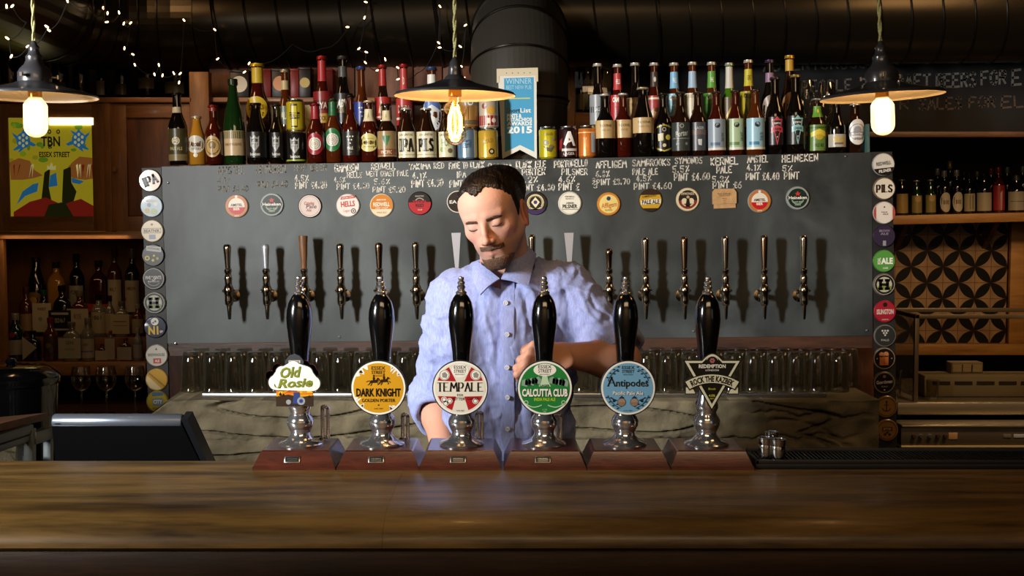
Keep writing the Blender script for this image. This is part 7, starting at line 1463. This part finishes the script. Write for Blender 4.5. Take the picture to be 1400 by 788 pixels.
r_ = .15; v, f = nets(hair_sdf, HC-r_, HC+r_, .0017, fac=2.4); np_mesh('hair', v, f, HAIR, man, MO)
def beard_sdf(p):
    q = toH(p); X, y, z = np.abs(q[:, 0]), q[:, 1], q[:, 2]
    ch = .95*sstep(-.0795, -.091, z+.08*X)*sstep(.054, .034, X)*sstep(-.030, -.050, y)
    ch = np.maximum(ch, sstep(-.0795, -.083, z)*sstep(.009, .002, X)*sstep(-.07, -.08, y)*.7)
    mo = 1.0*sstep(-.0535, -.0585, z)*sstep(-.0690, -.0640, z+.12*(X-.014).clip(0))*sstep(.038, .028, X)*sstep(-.060, -.072, y)
    sd = sstep(.0275, .031, X)*sstep(.041, .035, X)*sstep(-.060, -.066, z)*sstep(-.045, -.06, y)*.45
    m = np.maximum(np.maximum(ch, mo), sd); n = wob(q, 1100, .0009)
    return head_sdf(q)-((.0060)*m-.0032)+n
BRD = mat('brown_beard', '#3a271c', .65, col2='#6b4a35', vscale=350, bump=.5, bscale=500)
v, f = nets(beard_sdf, hw(0, -.06, -.08)-.085, hw(0, -.06, -.08)+.085, .0013, fac=2.4); np_mesh('beard', v, f, BRD, man, MO)
LASH = mat('eyelashes', '#1f130e', .6)
for sx in (-1, 1):
    b = MB(); pts = []
    for X_, z_ in ((.0185, -.0118), (.023, -.0128), (.028, -.0138), (.033, -.0140), (.038, -.0131), (.0425, -.0112), (.0455, -.0095)):
        ys = np.linspace(-.11, -.05, 240); g = np.stack([np.full(240, sx*X_), ys, np.full(240, z_)], 1); k = int(np.argmax(head_sdf(g) < 0)); pts.append(hw(sx*X_, ys[k]-.0003, z_)-MO)
    b.tube(pts, [.0004, .0008, .0010, .0011, .0011, .0009, .0004], LASH, 6); b.build('eyelashes', man)
for sx in (-1, 1):
    def brow(p):
        q = toH(p); X, z = q[:, 0]*sx, q[:, 2]; zl = .0060+.08*(X-.012).clip(0)-14*((X-.032).clip(0))**2
        m = sstep(.0080, .0020, np.abs(z-zl)*(1+8*(X-.035).clip(0)*4))*sstep(.008, .013, X)*sstep(.054, .046, X)*sstep(-.05, -.06, q[:, 1]); return head_sdf(q)-(.0038*m-.0026)+wob(q, 1300, .0007)
    c = hw(sx*.032, -.08, .014); v, f = nets(brow, c-.035, c+.035, .0011, fac=2.6); np_mesh('eyebrow', v, f, BRD, man, MO)

# ------------------------------------------------------------------ shirt
cuR, cuL = elR+(wrR-elR)*.22, shL+(elL-shL)*.90
dR_, dLc = (wrR-elR)/np.linalg.norm(wrR-elR), (elL-shL)/np.linalg.norm(elL-shL)
chest, belly = Pa(694, 455, 2.715), Pa(690, 590, 2.72)
def shirt_core(p):
    d = s_ell(p, chest, (.172, .118, .175)); d = smin(d, s_ell(p, belly, (.160, .112, .25)), .08)
    d = smin(d, s_cap(p, shR+np.array((.035, 0, -.005)), shL+np.array((-.035, 0, -.005)), .058, .058), .06)
    d = smin(d, s_cap(p, NB+np.array((0, .02, -.015)), shR+np.array((.03, 0, .005)), .050, .050), .04); d = smin(d, s_cap(p, NB+np.array((0, .02, -.015)), shL+np.array((-.03, 0, .005)), .050, .052), .04)
    a = s_cap(p, shR, elR, .066, .060); a = smin(a, s_cap(p, elR, cuR+dR_*.03, .060, .058), .03); a = smax(a, (p-cuR.astype(np.float32)) @ dR_.astype(np.float32), .008); d = smin(d, a, .028)
    b = s_cap(p, shL, elL, .068, .062); b = smax(b, (p-cuL.astype(np.float32)) @ dLc.astype(np.float32), .008); d = smin(d, b, .028)
    return d
def shirt_sdf(p):
    d = shirt_core(p)
    d = smax(d, -s_cap(p, NB+np.array((-.006, -.022, -.004)), hw(0, .01, -.06)+np.array((0, -.02, .02)), .058, .075), .008)
    op = s_cap(p, cuR-dR_*.004, cuR+dR_*.1, .049, .049); d = smax(d, -op, .004); op = s_cap(p, cuL-dLc*.012, cuL+dLc*.1, .050, .050); d = smax(d, -op, .004)
    return smax(d, .94-p[:, 2], .01)
FOLD = [(*[(lambda q: (q.x, q.z))(P(a, b_, 2.6)) for a, b_ in ((f_[0], f_[1]), (f_[2], f_[3]))], f_[4], f_[5]) for f_ in (
 (648, 412, 668, 525, .007, -.007), (660, 405, 676, 500, .006, .005), (628, 432, 652, 515, .007, .006), (640, 520, 622, 600, .008, -.006), (672, 480, 655, 612, .006, .005), (668, 540, 680, 615, .006, -.005),
 (712, 400, 738, 478, .007, -.006), (724, 398, 756, 460, .006, .006), (740, 402, 770, 470, .006, -.005), (716, 430, 722, 520, .005, .004), (710, 510, 718, 610, .006, -.005), (752, 520, 738, 612, .008, .006), (768, 470, 760, 560, .007, -.006),
 (604, 420, 588, 500, .007, .006), (596, 455, 612, 540, .007, -.007), (583, 500, 606, 560, .006, .006), (580, 540, 600, 575, .005, -.005),
 (772, 392, 782, 470, .006, -.007), (788, 400, 822, 452, .006, .006), (796, 440, 836, 462, .005, -.006), (790, 425, 830, 470, .005, .005), (804, 405, 836, 440, .005, -.005))]
def folds(v, n):
    out = np.zeros(len(v)); t = np.array([.0])
    for i, (x, y, z) in enumerate(v):
        lw = max(0, 1-abs((z-shR[2]+.06))/.25)
        if x < shR[0]+.045 and z < shR[2]-.03:            # hanging sleeve: slanting folds
            a = mn.noise((x*12+z*9, y*12, z*22))*.010+mn.noise((x*34+z*12, y*30, z*46))*.004
        elif x > shL[0]-.02 and z < shL[2]+.05:           # reaching sleeve: folds across the arm, bunched at the cuff
            s_ = (x-shL[0])*dLc[0]+(z-shL[2])*dLc[2]; c_ = -(x-shL[0])*dLc[2]+(z-shL[2])*dLc[0]
            k = .4+1.1*min(1, max(0, s_/.2)); a = k*(mn.noise((s_*38+c_*16, y*10, c_*9))*.0105+mn.noise((s_*70, y*24, c_*30))*.0035)
        else:                                             # body: long drapes, drawn in to the placket and armholes
            xr_2 = x-chest[0]; sl = .55*(1 if xr_2 > 0 else -1)
            a = mn.noise((xr_2*24+sl*z*9, y*7, z*6))*.0090+mn.noise((xr_2*52+sl*z*16+4, y*18, z*13))*.0040+mn.noise((x*9, y*9, z*22+5))*.0040
            a -= .0035*math.exp(-((abs(xr_2)-.115-.03*(z-1.3))/.012)**2)*(1 if z < shR[2]-.02 else 0)
        rg_ = 1-abs(mn.noise((x*17+z*11+3, y*14, z*15-x*9))); rg2 = 1-abs(mn.noise((x*29-z*17, y*20+9, z*24+x*12)))
        a += .0045*(rg_**7-.25)+.0025*(rg2**8-.22)
        if y < 2.74:
            for (ax, az), (bx, bz), w_, am in FOLD:
                dx, dz = bx-ax, bz-az; L2_ = dx*dx+dz*dz; t_ = ((x-ax)*dx+(z-az)*dz)/L2_
                if -.15 < t_ < 1.15:
                    ex = (x-ax)*dz-(z-az)*dx; ex = ex/math.sqrt(L2_)+.004*math.sin(t_*7+ax*50)
                    if abs(ex) < 3*w_: a += am*math.exp(-(ex/w_)**2)*max(0, 1-(2*t_-1)**4*.7)
        out[i] = a+mn.noise((x*130, y*130, z*130))*.0005
    return out
SH = bpy.data.materials.new('pale_blue_chambray'); SH.use_nodes = True; nt = SH.node_tree; N = nt.nodes; L = nt.links; bs = N['Principled BSDF']; bs.inputs['Roughness'].default_value = .85; bs.inputs['Sheen Weight'].default_value = .15
tc = N.new('ShaderNodeTexCoord'); w1 = N.new('ShaderNodeTexNoise'); w1.inputs['Scale'].default_value = 260; mpn_ = N.new('ShaderNodeMapping'); mpn_.inputs['Scale'].default_value = (1, 1, .25); L.new(tc.outputs['Object'], mpn_.inputs[0]); L.new(mpn_.outputs[0], w1.inputs[0])
rp = N.new('ShaderNodeValToRGB'); L.new(w1.outputs['Fac'], rp.inputs[0]); rp.color_ramp.elements[0].position = .3; rp.color_ramp.elements[0].color = (*hx('#7e89bd'), 1); rp.color_ramp.elements[1].position = .7; rp.color_ramp.elements[1].color = (*hx('#959fcd'), 1); L.new(rp.outputs[0], bs.inputs['Base Color'])
bmp = N.new('ShaderNodeBump'); bmp.inputs['Strength'].default_value = .12; bmp.inputs['Distance'].default_value = .002; L.new(w1.outputs['Fac'], bmp.inputs['Height']); L.new(bmp.outputs[0], bs.inputs['Normal'])
v, f = nets(shirt_sdf, (-.34, 2.44, .92), (.38, 2.92, 1.52), .0042)
shirt = np_mesh('shirt', v, f, SH, man, MO, None, folds)
def front(x, z, lift=0.0):
    """the shirt's front at (x, z)"""
    ys = np.linspace(2.44, 2.78, 200).astype(np.float32); d = shirt_core(np.stack([np.full(200, x), ys, np.full(200, z)], 1).astype(np.float32)); i = int(np.argmax(d < 0)); return float(ys[i])-lift
def sp_pt(px, py, lift): q = P(px, py, 2.6); y = front(q.x, q.z); q = P(px, py, y); return np.array((q.x, front(q.x, q.z, lift), q.z))-MO
b = MB(); rows = []
for i in range(41):
    py = 386+(628-386)*i/40; xo = .6*math.sin(i*.5)+.4*math.sin(i*1.3); x0 = 684.5+xo+(i/40)*1.0; x1 = 703+xo*.7
    rows.append([sp_pt(x0-.3, py, -.004), sp_pt(x0, py, .0055), sp_pt((x0+x1)/2, py, .0072), sp_pt(x1, py, .0055), sp_pt(x1+.3, py, -.004)])
vv = [p for r_ in rows for p in r_]; ff = [(i*5+j, i*5+j+1, i*5+6+j, i*5+5+j) for i in range(40) for j in range(4)]
b.add(vv, ff, SH); b.build('placket', shirt, ang=50)
BTN = mat('shirt_button', '#c9cbd2', .3, coat=.5)
for x, y in ((691.5, 414), (693.5, 457), (693.5, 502), (694, 543), (694, 586)):
    c = Vector(sp_pt(x, y, .0085)); b = MB(); Mx = Matrix.Rotation(PI/2, 3, 'X'); b.lathe([(.0001, .0022), (.0035, .0016), (.0042, .0026), (.0052, .0022), (.0055, .001), (.005, 0)], BTN, c, 18, Mx)
    for dx, dz in ((-.0013, .0013), (.0013, .0013), (-.0013, -.0013), (.0013, -.0013)): b.lathe([(.0001, .0024), (.0006, .0024), (.0006, .0015)], mat('button_hole', '#5d6486', .6), c+Vector((dx, 0, dz)), 6, Mx)
    b.build('button', shirt)
# collar: a stand round the neck and two turned-down leaves
def leaf(cn, name):
    """bilinear sheet between four corners, bowed outwards, with thickness"""
    A_, B_2, C_, D_ = [np.array(P(*c)) for c in cn]; b = MB(); n = 8; lay_ = []
    nn = np.cross(B_2-A_, D_-A_); nn /= np.linalg.norm(nn)
    if nn[1] > 0: nn = -nn
    for off in (0, .0035):
        lay_ += [((A_*(1-s)+B_2*s)*(1-t)+(D_*(1-s)+C_*s)*t+nn*(.010*math.sin(PI*s)*(1-.4*t)+.004*math.sin(PI*t)+off))-MO for t in [i/n for i in range(n+1)] for s in [i/n for i in range(n+1)]]
    m = (n+1)**2; f1 = [(j*(n+1)+i, j*(n+1)+i+1, (j+1)*(n+1)+i+1, (j+1)*(n+1)+i) for j in range(n) for i in range(n)]
    ff = f1+[tuple(k+m for k in q[::-1]) for q in f1]; ed = [i for i in range(n+1)]+[(i+1)*(n+1)-1 for i in range(1, n+1)]+[m-1-i for i in range(1, n+1)]+[(n-i)*(n+1) for i in range(1, n)]
    for a, c in zip(ed, ed[1:]+ed[:1]): ff.append((a, c, c+m, a+m))
    b.add(lay_, ff, SH); return b.build(name, shirt, ang=60, fix=True)
leaf(((651, 358, 2.665), (684, 382, 2.600), (657.5, 404, 2.583), (645, 378, 2.645)), 'collar_leaf')
leaf(((685, 382, 2.600), (713, 333, 2.690), (733, 349, 2.685), (722, 393, 2.592)), 'collar_leaf')
b = MB(); pts0 = []; n = 40
cN = (NB+np.array((-.004, -.006, .012))); ux = np.array((1, 0, .10)); uy = np.array((0, 1, .42))
for i in range(n+1):
    a = -PI/2+2*PI*i/n
    for (r0, dz) in ((.067, -.030), (.0665, .004), (.063, .020), (.061, .020), (.062, -.03)):
        p = cN+r0*(math.cos(a)*ux*1.0+math.sin(a)*uy*1.03)+np.array((0, 0, dz)); pts0.append(p-MO)
b.add(pts0, [(i*5+j, i*5+j+1, i*5+6+j, i*5+5+j) for i in range(n) for j in range(4)], SH); b.build('collar_stand', shirt, ang=60)
# rolled cuffs
def cuff(c, d, r, name):
    d = Vector(d).normalized(); u = d.orthogonal().normalized(); w = d.cross(u); b = MB(); prof = [(-.022, 0), (-.024, .005), (-.014, .0085), (-.002, .009), (.008, .007), (.011, .001), (.009, -.005), (-.004, -.008)]; m = len(prof); K_ = 40
    for k in range(K_):
        a = 2*PI*k/K_
        for t, h in prof:
            rr = r+h+.0028*math.sin(3*a+1)+.0018*math.sin(7*a+t*90); tt = t+.006*math.sin(2*a+.5)
            b.v.append(tuple(Vector(c)-Vector(MO)+d*tt+(u*math.cos(a)+w*math.sin(a))*rr))
    ff = [(k*m+j, k*m+(j+1) % m, ((k+1) % K_)*m+(j+1) % m, ((k+1) % K_)*m+j) for k in range(K_) for j in range(m)]
    vs = b.v; b.v = []; b.add(vs, ff, SH); return b.build(name, shirt, ang=60, fix=True)
cuff(cuR, dR_, .0585, 'rolled_cuff'); cuff(cuL, dLc, .0615, 'rolled_cuff')
# trousers and shoes, behind the counter
def tro(p):
    d = s_ell(p, (base.x, YM+.015, .93), (.150, .105, .12))
    for s_ in (-1, 1):
        a = (base.x+s_*.085, YM+.01, .88); k = (base.x+s_*.095, YM, .48); e = (base.x+s_*.105, YM+.03, .07); d = smin(d, s_cap(p, a, k, .085, .064), .05); d = smin(d, s_cap(p, k, e, .064, .052), .03)
    return smax(d, .055-p[:, 2], .01)
v, f = nets(tro, (base.x-.24, 2.5, .03), (base.x+.24, 2.94, 1.06), .009); np_mesh('trousers', v, f, mat('dark_denim', '#161a26', .8, var=.2, vscale=80), man, MO)
for s_ in (-1, 1):
    def shoe(p): d = s_ell(p, (base.x+s_*.108, YM-.035, .045), (.048, .135, .052)); d = smin(d, s_cap(p, (base.x+s_*.107, YM+.045, .06), (base.x+s_*.107, YM+.045, .10), .042, .045), .03); return smax(d, .001-p[:, 2], .004)
    v, f = nets(shoe, (base.x+s_*.108-.08, 2.48, -.01), (base.x+s_*.108+.08, 2.86, .17), .006); np_mesh('shoe', v, f, mat('dark_shoe_leather', '#1a1310', .4), man, MO)
